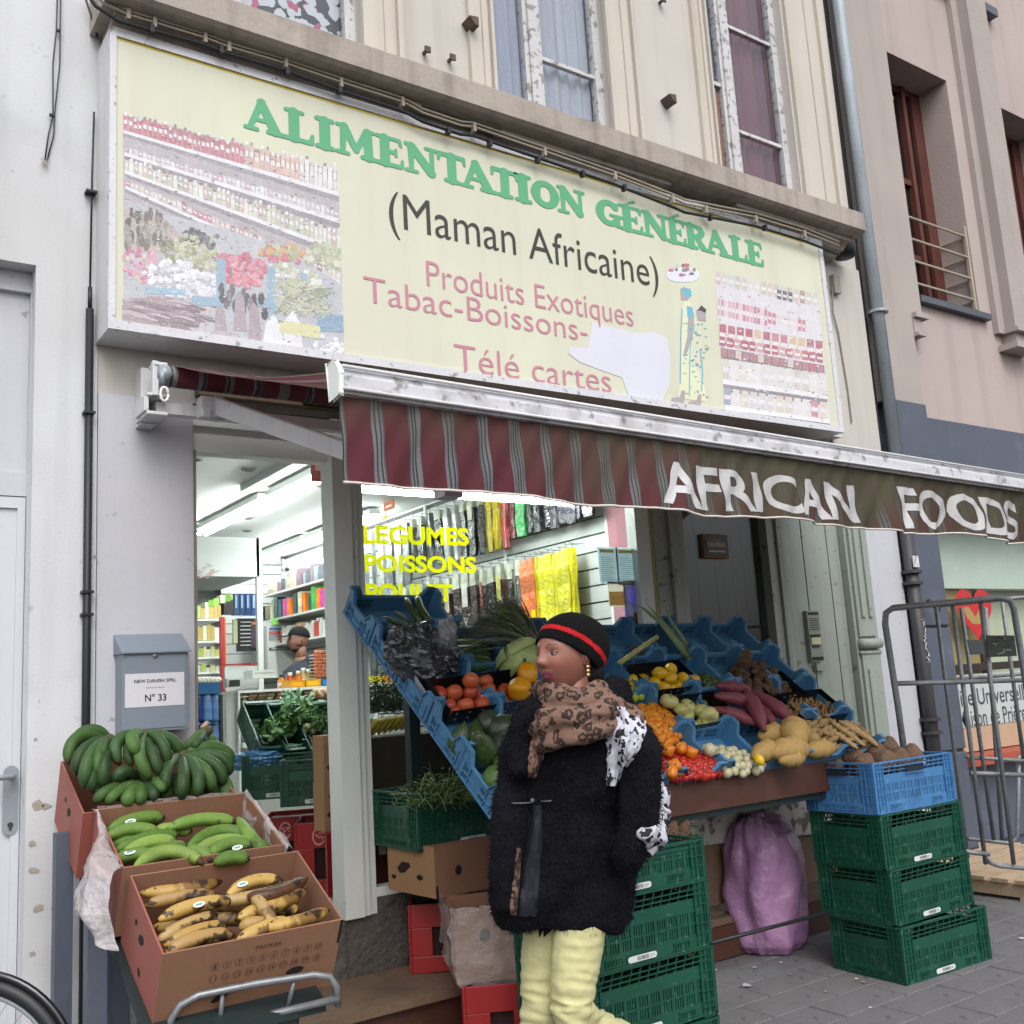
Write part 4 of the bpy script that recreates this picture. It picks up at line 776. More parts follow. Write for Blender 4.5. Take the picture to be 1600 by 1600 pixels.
# ---- trays ----
m_tray = M('blue plastic tray', S('#4a7ba2'), .42, var=(5,.12), fine=(60,.05), bump=(40,.06), dirt=[(8,.6,.8,S('#5c7d95'),.4)])
TW, TL, TH = .302, .272, .125
def tray_mb(w=TW):
    b = MB(); t = .008; x0, x1, y0, y1 = 0, w, -TL, 0; lo = .075; k = .07
    b.box((x0,y0,0),(x1,y1,t))
    def wall(a, c, n_, sgn):   # panel a->c with raised corners, thickness along n_
        a, c, n_ = Vector(a), Vector(c), Vector(n_)*t; L_ = (c-a).length; e = (c-a)/L_; up = Vector((0,0,1))
        P = [a, c, c+up*TH, c-e*k*.65+up*TH, c-e*(k*.65+.03)+up*lo, a+e*(k*.65+.03)+up*lo, a+e*k*.65+up*TH, a+up*TH]
        b.prism(P, n_)
        Q = [c+up*TH, c-e*k*.65+up*TH, c-e*(k*.65+.03)+up*lo, a+e*(k*.65+.03)+up*lo, a+e*k*.65+up*TH, a+up*TH]
        for p, q in zip(Q, Q[1:]):   # outward lip
            o = -n_*1.4; b.add([p+up*.003, q+up*.003, q+o+up*.003, p+o+up*.003, p-up*.004, q-up*.004, q+o-up*.004, p+o-up*.004], [(0,1,2,3),(4,7,6,5),(0,4,5,1),(3,2,6,7),(0,3,7,4),(1,5,6,2)])
    wall((x0,y0,t),(x1,y0,t),(0,1,0),1); wall((x1,y1,t),(x0,y1,t),(0,-1,0),1); wall((x0,y1,t),(x0,y0,t),(1,0,0),1); wall((x1,y0,t),(x1,y1,t),(-1,0,0),1)
    for y in (-.03,-.075,-.2,-.245): 
        b.box((x0-.007,y-.003,.004),(x0-.0005,y+.003,.072)); b.box((x1+.0005,y-.003,.004),(x1+.007,y+.003,.072))
    b.box((x0-.007,y0+.02,.032),(x0-.0005,y1-.02,.037)); b.box((x0-.007,y0+.002,.0),(x0-.0005,y1-.002,.006))
    return b
def slots(w):
    b = MB()
    for g0 in (.05, w-.14):
        for i in range(7): b.box((g0+.012*i,-.0088,.03),(g0+.012*i+.006,-.0083,.05))
        for i in range(7): b.box((g0+.012*i,-.0088,.055),(g0+.012*i+.006,-.0083,.07))
    for y in (-.07,-.19):
        for i in range(4): b.box((-.0015,y+.009*i,.012),(-.0008,y+.009*i+.004,.028)); b.box((-.0015,y+.009*i,.042),(-.0008,y+.009*i+.004,.058))
    return b
m_slot = M('dark slot', S('#10202c'), .7, bump=None)
def make_tray(w):
    t = thing('produce_tray', (0,0,0), 'blue plastic produce tray', 'tray', 'blue trays on the sloping stand')
    tray_mb(w).build('tray_body', m_tray, t); slots(w).build('slot_pattern', m_slot, t, kind='stuff'); return t
def smat(u, s, h): m = SR.copy(); m.translation = W(u, s, h); return m
tray0 = None
row_s = [-.075, .20, .475, .755, 1.03]; row_n = ['top', 'second', 'third', 'fourth', 'front']
contents = {(0,0):'holding cucumbers and carrots at the top left corner',(0,1):'full of black bagged greens, second from the top at the left end',(0,2):'under the boxed tomatoes, middle of the left end',(0,3):'with large avocados at the left end',(0,4):'with green mangoes, lowest at the left end',
 (1,1):'with courgettes lying in it',(2,1):'under the bundle of long grass beside the cabbage',(3,1):'behind the head of the walking woman',(4,1):'with turmeric roots and a sugar cane',(5,1):'with a long aloe leaf standing in it',(6,1):'standing empty, dark at the back',(7,1):'empty at the upper right end',
 (4,2):'under the lemons',(5,2):'with small green limes',(6,2):'under the heap of brown eddoes',(7,2):'behind the eddoes at the right edge',(4,3):'under the knobbly pale green eggplants',(5,3):'under the purple sweet potatoes, left part',(6,3):'under the purple sweet potatoes, right part',(7,3):'under the ginger heap',
 (2,3):'hidden partly by the walking woman, with orange peppers',(3,3):'full of orange bonnet peppers',(3,4):'full of red bonnet peppers',(4,4):'with small white onions',(5,4):'under the yellow potatoes',(6,4):'under the potatoes next to the galangal',(7,4):'under the galangal at the front right corner',(1,2):'under the right half of the tomatoes',(2,2):'with two yellow peppers on top',(3,2):'beside the limes and lemons',(1,3):'with avocados behind the fur collar',(1,4):'behind the walking woman at the front',(2,4):'behind the fur coat at the front'}
trays = {}
tray_w = make_tray(.46); tray_w['label'] = 'wide blue plastic tray '+contents[(0,0)]; tray_w.matrix_world = smat(0, row_s[0], .012)
for r in range(1, 5):
    for c in range(8):
        if tray0 is None: tray0 = make_tray(TW); o = tray0
        else: o = copy_tree(tray0)
        o.matrix_world = smat(.004+c*.307, row_s[r]+rng.uniform(-.004,.004), .012+rng.uniform(0,.006)); o['label'] = 'blue plastic tray '+contents[(c,r)]; trays[(c,r)] = o
# ================= produce =================
m_fruit = M('waxy fruit skin', attr=True, rough=.36, var=(16,.16), fine=(90,.08), bump=(60,.12), spec=.5, dirt=[(60,.62,.70,S('#5a4a28'),.35),(11,.55,.8,S('#c9b888'),.18)])
m_root = M('earthy root skin', attr=True, rough=.85, var=(14,.22), fine=(120,.15), bump=(70,.6,.004), dirt=[(30,.6,.75,S('#3e2e22'),.4)])
m_leaf = M('leafy green', attr=True, rough=.6, var=(12,.2), fine=(90,.1), bump=(60,.3)); 
def rot_any(): return (rng.uniform(0,6.28), rng.uniform(0,6.28), rng.uniform(0,6.28))
def put(proto, loc, rot, sc, label, group=None, first=set()):
    if proto.name in first: o = copy_tree(proto)
    else: o = proto; first.add(proto.name)
    o.location = loc; o.rotation_euler = rot; o.scale = (sc,)*3 if not isinstance(sc, tuple) else sc; o['label'] = label
    if group: o['group'] = group
    return o
def proto_mesh(name, mb, mat_, cat, smooth=True):
    o = mb.build(name, mat_, None, smooth); o['category'] = cat; o['label'] = name; return o
def lumpy(seed, amp, freq=2.0):
    def fn(v, w): return w*(1+amp*mnoise.noise(Vector(v)*freq+Vector((seed*7.3,seed*3.1,seed))))
    return fn
def scatter(protos, poly, n, size, dmin, label, group, h0=.07, dome=.05, jit=.15, ori=None, seed=1, scj=.15):
    """scatter on the slope inside a pixel polygon; heap is highest in the middle"""
    R_ = random.Random(seed); xs = [p[0] for p in poly]; ys = [p[1] for p in poly]; cx, cy = sum(xs)/len(xs), sum(ys)/len(ys); rx, ry = (max(xs)-min(xs))/2, (max(ys)-min(ys))/2; pts = []; tries = 0
    def inside(x, y):
        c = False; j = len(poly)-1
        for i in range(len(poly)):
            if (poly[i][1] > y) != (poly[j][1] > y) and x < (poly[j][0]-poly[i][0])*(y-poly[i][1])/(poly[j][1]-poly[i][1])+poly[i][0]: c = not c
            j = i
        return c
    while len(pts) < n and tries < n*60:
        tries += 1; x, y = R_.uniform(min(xs), max(xs)), R_.uniform(min(ys), max(ys))
        if not inside(x, y): continue
        hh = h0+dome*max(0, 1-((x-cx)/rx)**2*.8-((y-cy)/ry)**2*.8); p = onslope(x, y, hh)
        if all((p-q).length > dmin*(.92 if tries < n*40 else .75) for q in pts): pts.append(p)
    out = []
    for p in pts:
        pr_ = R_.choice(protos); r = ori(R_) if ori else (R_.uniform(0,6.28), R_.uniform(-.5,.5), R_.uniform(0,6.28))
        out.append(put(pr_, p, r, size*R_.uniform(1-scj, 1+scj*.6), label, group))
    return out
# tomatoes
def tomato(seed, col):
    b = MB(); b.ell((0,0,0), (.5,.5,.43), 16, 10, col, fn=lambda v, w: w*(1+.03*math.cos(5*math.atan2(v.y,v.x))*(1-abs(v.z)))-Vector((0,0,.10*math.exp(-8*(v.x**2+v.y**2)) if v.z > 0 else 0)))
    for i in range(5): a = 6.283*i/5; b.add([(.02*math.cos(a+1.5),.02*math.sin(a+1.5),.35),(.16*math.cos(a),.16*math.sin(a),.41),(.02*math.cos(a-1.5),.02*math.sin(a-1.5),.355)], [(0,1,2)], S('#4d6b2c'))
    return proto_mesh('tomato', b, m_fruit, 'tomato')
TR, TOr = S('#b0442a'), S('#bd5a35')
tp = [tomato(1,TR), tomato(2,TOr)]
tpos = [(684,1085,.10),(709,1083,.11),(735,1083,.12),(762,1078,.12),(786,1080,.10),(736,1064,.17),(700,1103,.12),(727,1102,.13),(752,1100,.14),(781,1095,.12),(706,1112,.10),(748,1086,.10),(772,1092,.11),(757,1064,.12),(802,1090,.09)]
for i, (x, y, h) in enumerate(tpos): put(tp[i % 2], onslope(x, y, h-.03), (rng.uniform(-.6,.9), rng.uniform(-.5,.5), rng.uniform(0,6)), .078*rng.uniform(.93,1.08), 'large round red tomato standing up on the back of the tomato box' if i == 5 else 'ripe red tomato heaped in the black perforated box', 'tomatoes in the black box')
m_liner = M('black plastic liner', S('#15171a'), .35, var=(6,.2), bump=(40,.1))
def liner(px0, py0, px1, py1, label, d=.24, hgt=.06, dots=True):
    """black box whose front lower edge runs between two pixels"""
    (u0, s0), (u1, s1) = inv(px0, py0, .09), inv(px1, py1, .09); t = thing('black_liner_box', W((u0+u1)/2, s0, .05), label, 'box', 'black perforated liner boxes')
    A, B2, C2, D2 = W(u0,s0,.065), W(u1,s1,.065), W(u1,s1-d,.065), W(u0,s0-d,.065); n_ = SN*hgt
    b = MB()
    for p, q in ((A,B2),(B2,C2),(C2,D2),(D2,A)):
        o = (C2-B2).normalized()*.004 if (p, q) == (A, B2) else Vector((0,0,0)); b.add([p,q,q+n_*1.1+(DS*.008 if p is A else Vector((0,0,0))),p+n_*1.1+(DS*.008 if p is A else Vector((0,0,0)))], [(0,1,2,3)])
    b.quad(A,B2,C2,D2); b.build('box_body', m_liner, t)
    if dots:
        b = MB()
        for i in range(7):
            for j in range(2):
                f_ = (i+.5)/7; c = A.lerp(B2, f_)+n_*(.3+.45*j)+DS*.006; b.flat([c+UX*.006*math.cos(k)+SN*.006*math.sin(k) for k in (0,1,2,3,4,5.2)], S('#7a6a5c'))
        b.build('hole_pattern', m_matte, t)
    return t
liner(700,1122,835,1100,'black perforated box heaped with tomatoes at the left of the stand', .20)
# white paper edge beside the tomatoes
b = MB(); b.quad(W(.015,.50,.13),W(.03,.76,.10),W(.05,.76,.05),W(.03,.50,.05)); pw = b.build('paper_sheet', m_white, None); tag(pw, 'white paper liner folded over the left rim beside the tomatoes', 'paper')
# yellow peppers
def pepper(col, lobes=4, n='bell_pepper'):
    b = MB(); b.ell((0,0,0), (.42,.42,.5), 20, 12, col, fn=lambda v, w: Vector((w.x*(1+.13*math.cos(lobes*math.atan2(v.y,v.x))), w.y*(1+.13*math.cos(lobes*math.atan2(v.y,v.x))), w.z*(1-.35*math.exp(-9*(v.x**2+v.y**2))))))
    b.tube([(0,0,.28),(.01,.0,.45),(.06,.02,.62)], [.09,.05,.055], 7, S('#4a6428')); return proto_mesh(n, b, m_fruit, 'pepper')
YP_ = S('#d9940f'); pe = pepper(YP_)
put(pe, onslope(824,1053,.16), (-.25,.1,.3), .115, 'yellow bell pepper with its green stalk up beside the woman face', 'yellow bell peppers')
put(pe, onslope(812,1077,.15), (1.7,.2,.7), .115, 'yellow bell pepper lying on its side under the other one', 'yellow bell peppers')
# avocados
def pear(col, n, cat, k=.45):
    b = MB(); b.ell((0,0,0), (.4,.4,.5), 16, 12, col, fn=lambda v, w: Vector((w.x*(1-k*max(0,v.z)), w.y*(1-k*max(0,v.z)), w.z*(1+.2*max(0,v.z))))); b.tube([(0,0,.58),(0,.01,.63)], .03, 6, S('#6a5a38')); return proto_mesh(n, b, m_fruit, cat)
av = pear(S('#2c4420'), 'avocado', 'avocado'); av2 = pear(S('#2a3628'), 'avocado', 'avocado')
for i, (x, y, h, s, r, lb) in enumerate(((718,1158,.10,.125,(.3,.2,0),'glossy green avocado standing at the left rim of its tray'),(752,1172,.12,.17,(.5,-.7,.2),'large pear shaped green avocado with its neck up'),(740,1150,.10,.12,(.2,.5,1),'green avocado behind the pear shaped one'),(762,1128,.12,.13,(.9,.4,2),'dark avocado half in shade at the back of the tray'),(788,1140,.13,.17,(1.3,.5,1),'big dull green avocado leaning beside the fur collar'),(795,1168,.13,.18,(1.1,.9,1),'broad avocado pressed against the fur coat'),(726,1176,.08,.11,(1,.2,1),'small avocado at the bottom edge of its tray'))):
    put((av, av2)[i in (3,4,5)], onslope(x,y,h-.02), r, s, lb, 'avocados on the stand')
def mango(col):
    b = MB(); b.ell((0,0,0), (.38,.42,.5), 18, 12, col, fn=lambda v, w: w+Vector((.05*v.z*v.z,0,0))); b.tube([(.03,0,.47),(.03,0,.52)], .03, 6, S('#5a4a30')); return proto_mesh('mango', b, m_fruit, 'mango')
mg = mango(S('#3c5c1e'))
for x, y, h, s, lb in ((776,1224,.11,.14,'shiny green mango nearest the left rim'),(795,1240,.12,.15,'shiny green mango half behind the black coat'),(790,1203,.10,.13,'green mango at the back of the lowest tray'),(785,1256,.08,.12,'green mango at the bottom of the lowest tray'),(815,1225,.1,.14,'green mango hidden mostly by the black coat')):
    put(mg, onslope(x,y,h-.02), (rng.uniform(-.4,.4),rng.uniform(-.4,.4),rng.uniform(0,6)), s, lb, 'green mangoes')
# cucumbers, carrots, courgettes
def cuke(name, cat, col, bend=.08, r=.07, tip=None, mat_=None, seg=10):
    P = [(bend*math.sin(math.pi*i/9), 0, -.5+i/9) for i in range(10)]; R_ = [r*(.35 if i in (0,9) else .85 if i in (1,8) else 1) for i in range(10)]
    if tip: R_ = [r*(1-.85*(i/9)) for i in range(10)]
    b = MB(); b.tube(P, R_, seg, col); return proto_mesh(name, b, mat_ or m_fruit, cat)
def aimed(proto, a, c, h, label, group, roll=0, sx=None):
    a, c = onslope(*a, h), onslope(*c, h); L_ = (c-a).length; q = (c-a).to_track_quat('Z', 'Y'); return put(proto, (a+c)/2, q.to_euler(), L_ if sx is None else (sx*L_, sx*L_, L_), label, group)
cu = cuke('cucumber', 'cucumber', S('#2f4a22'), .06, .085)
aimed(cu, (660,972),(634,935),.14,'cucumber standing up, left one of the upright pair','cucumbers')
aimed(cu, (672,972),(652,932),.15,'cucumber standing up, right one of the upright pair','cucumbers')
aimed(cu, (595,964),(643,980),.10,'cucumber lying flat at the front of the top tray','cucumbers')
aimed(cu, (615,955),(640,972),.09,'cucumber half hidden behind the lying one','cucumbers')
aimed(cu, (650,950),(645,978),.08,'cucumber end in the shade between the others','cucumbers')
ca = cuke('carrot', 'carrot', S('#b5622c'), .03, .08, True)
for i, (a, c) in enumerate((((608,983),(650,985)),((615,980),(640,984)),((604,978),(630,986)))): aimed(ca, a, c, .07, 'orange carrot lying under the cucumbers', 'carrots under the cucumbers')
cg = cuke('courgette', 'courgette', S('#34502c'), .02, .10)
for i, y in enumerate((1010,1019,1028,1036,1043)): aimed(cg, (690,y),(768,y-3),.08+.005*(i%2), 'dark green courgette stacked beside the black bags', 'courgettes')
# black bags
m_bag = M('grey translucent bag film', S('#33363d'), .18, var=(6,.35), fine=(40,.1), bump=(14,.8,.02), spec=.8, dirt=[(9,.5,.62,S('#8b8f98'),.6)])
m_bagp = M('pale crinkled bag film', S('#9a9ea2'), .2, var=(7,.25), bump=(30,1,.02), alpha=.75, spec=.8)
def crumple(name, c, r, seed, mat_, parent, k=(1,1,1)):
    b = MB(); b.ell(c, (r*k[0],r*k[1],r*k[2]), 28, 20, None, fn=lambda v, w: w*(1+.28*abs(mnoise.noise(v*2.2+Vector((seed,1,2))))*2-.15+.07*abs(mnoise.noise(v*5+Vector((seed,5,2))))*2)); o = b.build(name, mat_, parent, False); return o
bgp = thing('bagged_greens', onslope(660,1020,.1), 'crumpled dark grey plastic bags of vegetables in the second tray from the top', 'bags')
for i, (x, y, h, r, k) in enumerate(((628,1012,.14,.075,(1,.8,1.2)),(655,1005,.14,.085,(1,.9,1.1)),(648,1032,.14,.09,(1.2,.9,.9)),(683,1005,.13,.07,(1,.9,1)),(690,1030,.12,.085,(1,.9,1.1)),(665,1045,.12,.08,(1.2,.9,.8)))): crumple('bag', onslope(x,y,h), r, i*3.1, m_bag, bgp, k)
bp_ = crumple('bag_neck', onslope(698,990,.2), .055, 9, m_bagp, bgp, (.9,.8,1.3))
# cabbage
def cabbage():
    b = MB(); b.ell((0,0,0), (.5,.5,.42), 26, 18, None, fn=lambda v, w: w*(1+.02*mnoise.noise(v*5)))
    b.c = [K(S('#a9bd7c'), .85+.3*(mnoise.noise(Vector(b.v[f[0]])*5)+.5)) for f in b.f]
    for i in range(4):
        a = i*1.57+.4; ax = Vector((math.cos(a), math.sin(a), 0)); pts = []; bb = Vector((-math.sin(a), math.cos(a), 0))
        for s_ in range(7):
            for t in range(5):
                th = .15+s_*.2; ph = (t-2)*.28; d = (ax*math.sin(th)*math.cos(ph)+bb*math.sin(th)*math.sin(ph)*1.3+Vector((0,0,math.cos(th)))); pts.append(Vector((d.x*.525,d.y*.525,d.z*.445))*(1+.01*s_+.012*abs(t-2)))
        b.add(pts, [(s_*5+t, s_*5+t+1, s_*5+t+6, s_*5+t+5) for s_ in range(6) for t in range(4)], S('#b5c68a'))
    return proto_mesh('cabbage', b, M('cabbage leaf', attr=True, rough=.45, var=(5,.1), bump=(18,.35,.01)), 'cabbage')
cb = cabbage(); put(cb, onslope(812,1033,.13), (-.5,.2,1), .21, 'round pale green cabbage in the tray beside the woman', None)
# bundle of long grass
gb = thing('lemongrass_bundle', onslope(770,1000,.15), 'big drooping bundle of long dark grass leaves', 'herb bundle')
base = onslope(838,1020,.13); b = MB(); R2 = random.Random(4)
for i in range(430):
    t = R2.random(); ex, ey = 700+t*95+R2.uniform(-12,12), 992-60*math.sin(t*2.0)+R2.uniform(-18,42); e = onslope(ex, ey, .14+.12*R2.random()); m_ = base.lerp(e, .5)+Vector((R2.uniform(-.04,.04), -.02, .07+.08*R2.random())); s_ = base+Vector((R2.uniform(-.03,.03),R2.uniform(-.03,.03),R2.uniform(-.02,.03)))
    d = (e-s_).normalized(); side = d.cross(FW).normalized()*R2.uniform(.0025,.0055); col = K(S(R2.choice(['#3b4632','#4e5a40','#5f6a4d','#2c3626','#79806a'])), R2.uniform(.8,1.3)); P = []
    for k in range(7): q_ = k/6; p = s_*(1-q_)**2+m_*2*q_*(1-q_)+e*q_**2; w_ = side*(1-q_*.8); P += [p-w_, p+w_+Vector((0,-.002,.002))]
    b.add(P, [(2*k, 2*k+1, 2*k+3, 2*k+2) for k in range(6)], col)
o = b.build('grass_blades', m_leaf, gb, kind='stuff')
# turmeric, cane, aloe
def finger(name, cat, col, seed, bumps=3, seg=8, mat_=None):
    R_ = random.Random(seed); b = MB(); b.tube([(0,0,-.5),(.05,0,-.2),(0,.04,.1),(.04,0,.5)], [.10,.17,.16,.09], seg, col)
    for i in range(bumps): z = R_.uniform(-.4,.4); a = R_.uniform(0,6.28); L_ = R_.uniform(.22,.38); b.tube([(0,0,z),(L_*.5*math.cos(a),L_*.5*math.sin(a),z+.1),(L_*math.cos(a),L_*math.sin(a),z+.16)], [.13,.12,.07], seg, K(col, R_.uniform(.85,1.1)))
    return proto_mesh(name, b, mat_ or m_root, cat)
tu = [finger('turmeric_root','turmeric',S('#8a6238'),i,2,6) for i in range(3)]
scatter(tu, [(978,1002),(1012,998),(1045,1022),(1038,1034),(1000,1022)], 60, .034, .014, 'knobbly brown turmeric root in the tray with the sugar cane', 'turmeric roots', .04, .02, seed=3)
sc_ = thing('sugar_cane', onslope(995,1015,.14), 'cut stick of pale yellow green sugar cane lying across the turmeric tray', 'sugar cane')
a_, c_ = onslope(968,1036,.15), onslope(1026,996,.15); b = MB(); P = [a_.lerp(c_, t) for t in (0,.2,.215,.23,.42,.435,.45,.68,.695,.71,1)]; b.tube(P, [.0125,.0125,.0155,.0125,.0125,.0155,.0125,.0125,.0155,.0125,.013], 10, S('#a7a464')); b.build('stem', m_fruit, sc_, True)
b = MB(); b.tube([c_, c_+(c_-a_).normalized()*.004], .0125, 10, S('#cfcab0')); b.build('cut_end', m_matte, sc_)
al = thing('aloe_leaf', onslope(1060,1000,.12), 'long grey green aloe leaves leaning out of the tray', 'aloe')
def blade(mb, P, wd, col, dirv):
    n = len(P); V = []
    for i, p in enumerate(P):
        w_ = wd*(1-(i/(n-1))**1.6)+.001; s_ = Vector(dirv).normalized()*w_; V += [p-s_, p+SN*-w_*.35, p+s_, p+SN*w_*.12]
    mb.add(V, [(4*i+k, 4*i+(k+1)%4, 4*i+4+(k+1)%4, 4*i+4+k) for i in range(n-1) for k in range(4)]+[(0,1,2,3)], col)
AC = S('#7f9a6c')
for P2, wd in (([(1078,1028),(1060,1005),(1035,975),(1005,950),(982,941)],.038),([(1080,1020),(1062,990),(1045,965),(1040,942)],.022),([(1070,1020),(1050,985),(1025,960),(1008,940)],.018)):
    b = MB(); P = [onslope(x,y,.10+.04*i) for i, (x,y) in enumerate(P2)]; blade(b, P, wd, AC, UX+DS*-.2); b.build('leaf', m_fruit, al, True)
# citrus
def citrus(name, col, el=1.2):
    b = MB(); b.ell((0,0,0), (.42,.42,.42*el), 14, 10, col, fn=lambda v, w: w*(1+.10*max(0,abs(v.z)-.85)/.15)); return proto_mesh(name, b, m_fruit, 'lemon' if name == 'lemon' else 'lime')
le = [citrus('lemon', S('#dcb41c')), citrus('lemon', S('#d6a818'))]
lpos = [(992,1062,.09),(1012,1072,.10),(998,1078,.07),(1031,1052,.15),(1048,1046,.16),(1048,1060,.15),(1024,1066,.10),(1036,1074,.10),(1066,1060,.13),(1082,1064,.11),(1020,1081,.09),(1058,1072,.10),(1070,1070,.11),(980,1073,.06),(988,1082,.06),(1006,1063,.06),(1047,1076,.09),(1010,1084,.06)]
for i, (x, y, h) in enumerate(lpos): put(le[i%2], onslope(x,y,h), rot_any(), .071*rng.uniform(.93,1.1), {3:'round lemon sitting highest at the left of the heap',4:'lemon at the very top right of the heap'}.get(i,'bright yellow lemon heaped over the black liner'), 'lemons')
li = citrus('lime', S('#9fb13a'), 1.05); 
for x, y in ((980,1086),(990,1090),(985,1078),(999,1088),(976,1095)): put(li, onslope(x,y,.08), rot_any(), .058, 'yellow green lime left of the lemons', 'limes')
gl = citrus('lime', S('#3c5220'), 1.15); gl.name = 'lime'
scatter([gl], [(1088,1058),(1120,1054),(1130,1068),(1122,1080),(1096,1082)], 24, .042, .028, 'small dark green lime between the lemons and the sweet potatoes', 'dark limes', .05, .03, seed=8)
liner(1016,1088,1094,1078,'black liner box under the lemons', .2)
liner(1070,1144,1150,1130,'black liner box under the pale green eggplants', .2)
liner(1205,1070+30,1256,1095-2,'black liner box under the brown eddoes', .2, dots=False)
liner(1252,1132,1320,1122,'black liner box under the ginger', .2, dots=False)
# garden eggs (ribbed, pale green)
def garden(col):
    b = MB(); b.ell((0,0,0), (.5,.5,.42), 20, 10, col, fn=lambda v, w: Vector((w.x*(1+.10*abs(math.cos(4*math.atan2(v.y,v.x)))), w.y*(1+.10*abs(math.cos(4*math.atan2(v.y,v.x)))), w.z*(1-.4*math.exp(-7*(v.x**2+v.y**2)))))); b.tube([(0,0,.22),(.02,0,.36),(.08,.03,.44)], [.1,.05,.06], 6, S('#6a7a3a')); return proto_mesh('garden_egg', b, m_fruit, 'eggplant')
ge = [garden(S('#a9a860')), garden(S('#b5b376')), garden(S('#8f9c48'))]
for i, (x, y, h, s) in enumerate(((1046,1096,.16,.085),(1038,1118,.08,.055),(1062,1112,.13,.09),(1075,1104,.13,.08),(1072,1120,.12,.075),(1092,1110,.13,.085),(1106,1120,.13,.10),(1078,1136,.10,.075),(1096,1132,.10,.06),(1133,1128,.11,.08),(1098,1100,.08,.05),(1120,1134,.08,.06),(1054,1128,.08,.06))):
    put(ge[2 if i == 9 else (1 if i % 3 == 0 else 0)], onslope(x,y,h-.02), (rng.uniform(-.9,.9),rng.uniform(-.9,.9),rng.uniform(0,6)), s, {0:'pale garden egg perched on top of its heap',9:'fresh green ribbed garden egg with a long stalk at the right'}.get(i,'ribbed pale yellow green garden egg in the heap'), 'garden eggs')
# bonnet peppers
def bonnet(col):
    b = MB(); b.ell((0,0,0), (.5,.5,.4), 12, 7, col, fn=lambda v, w: Vector((w.x*(1+.16*math.cos(4*math.atan2(v.y,v.x))), w.y*(1+.16*math.cos(4*math.atan2(v.y,v.x))), w.z))); b.tube([(0,0,.36),(.04,.0,.62)], .06, 5, S('#5b7030')); return proto_mesh('bonnet_pepper', b, m_fruit, 'pepper')
bo = [bonnet(S('#cf7410')), bonnet(S('#d98a14'))]; br = [bonnet(S('#a8161a')), bonnet(S('#8f1216')), bonnet(S('#b82a1a'))]
scatter(bo, [(988,1112),(1020,1104),(1052,1120),(1066,1140),(1050,1160),(1015,1166),(995,1150),(980,1125)], 80, .056, .027, 'orange bonnet pepper in the heap beside the woman shoulder', 'orange bonnet peppers', .06, .05, seed=11)
scatter(br, [(1024,1176),(1060,1172),(1100,1182),(1134,1204),(1128,1210),(1040,1220),(1020,1205)], 150, .046, .019, 'small red bonnet pepper in the front tray', 'red bonnet peppers', .07, .045, seed=12)
for i, (x, y) in enumerate(((1044,1172),(1064,1170),(1080,1176),(1054,1196),(1050,1208))): put(bo[0], onslope(x,y,.15), rot_any(), .06, 'orange bonnet pepper lying among the red ones', 'stray orange peppers')
# white onions
on = [citrus('onion', S('#b9b594'), 1.0)]; on[0]['category'] = 'onion'
for s_ in (1,): 
    for o in scatter(on, [(1100,1168),(1150,1172),(1190,1190),(1192,1204),(1150,1212),(1112,1202)], 34, .05, .036, 'small white onion in the front tray', 'white onions', .07, .04, seed=14): pass
put(on[0], onslope(1109,1172,.15), (0,0,0), .07, 'white onion on top of the front heap', 'white onions'); put(le[0], onslope(1186,1187,.15), rot_any(), .055, 'single small yellow lemon at the board beside the potatoes', 'lemons')
# sweet potatoes, potatoes, eddoes, ginger, galangal
def tuber(name, cat, col, seed, ecc=.0, tip=.25, mat_=None, r=.2):
    R_ = random.Random(seed); n = 12; P = [(.07*math.sin(2.4*i/n+seed), .05*math.sin(3*i/n), -.5+i/n) for i in range(n+1)]; RR = [r*max(.06, math.sin(math.pi*min(.97,max(.03,i/n)))**(.6))*(1+.12*R_.uniform(-1,1)) for i in range(n+1)]
    b = MB(); b.tube(P, RR, 12, col); return proto_mesh(name, b, mat_ or m_root, cat)
m_spot = M('sweet potato skin', attr=True, rough=.6, var=(10,.18), fine=(90,.1), bump=(50,.4,.003), dirt=[(22,.62,.7,S('#c08a90'),.3)])
sp_ = [tuber('sweet_potato','sweet potato',S('#6c303b'),i,mat_=m_spot,r=.19) for i in (1,2)]
for (a, c, h, lb) in (((1122,1072),(1172,1082),.16,'top one, blunt, nearest the limes'),((1120,1088),(1182,1102),.17,'second from the top, long, pointing left'),((1116,1108),(1178,1132),.14,'lowest left one'),((1160,1080),(1198,1140),.17,'steep one crossing the middle'),((1172,1082),(1248,1136),.17,'longest one reaching right over the ginger'),((1175,1100),(1215,1138),.13,'one under the longest'),((1140,1110),(1190,1135),.11,'one in the shade underneath'),((1165,1120),(1220,1142),.10,'one at the bottom right')):
    a, c = onslope(*a, h), onslope(*c, h); L_ = (c-a).length; q_ = (c-a).to_track_quat('Z','Y'); put(sp_[len(lb)%2], (a+c)/2, q_.to_euler(), (max(.17,L_*.7), max(.17,L_*.7), L_*1.08), 'purple sweet potato, '+lb, 'purple sweet potatoes')
m_pot = M('potato skin', attr=True, rough=.7, var=(9,.1), fine=(70,.08), bump=(40,.25,.003), spots=(30,.13,S('#5a4224'),.9), dirt=[(9,.5,.7,S('#8a6e3e'),.5)])
po = [tuber('potato','potato',S('#a88a52'),i,mat_=m_pot,r=.30) for i in (3,5)]
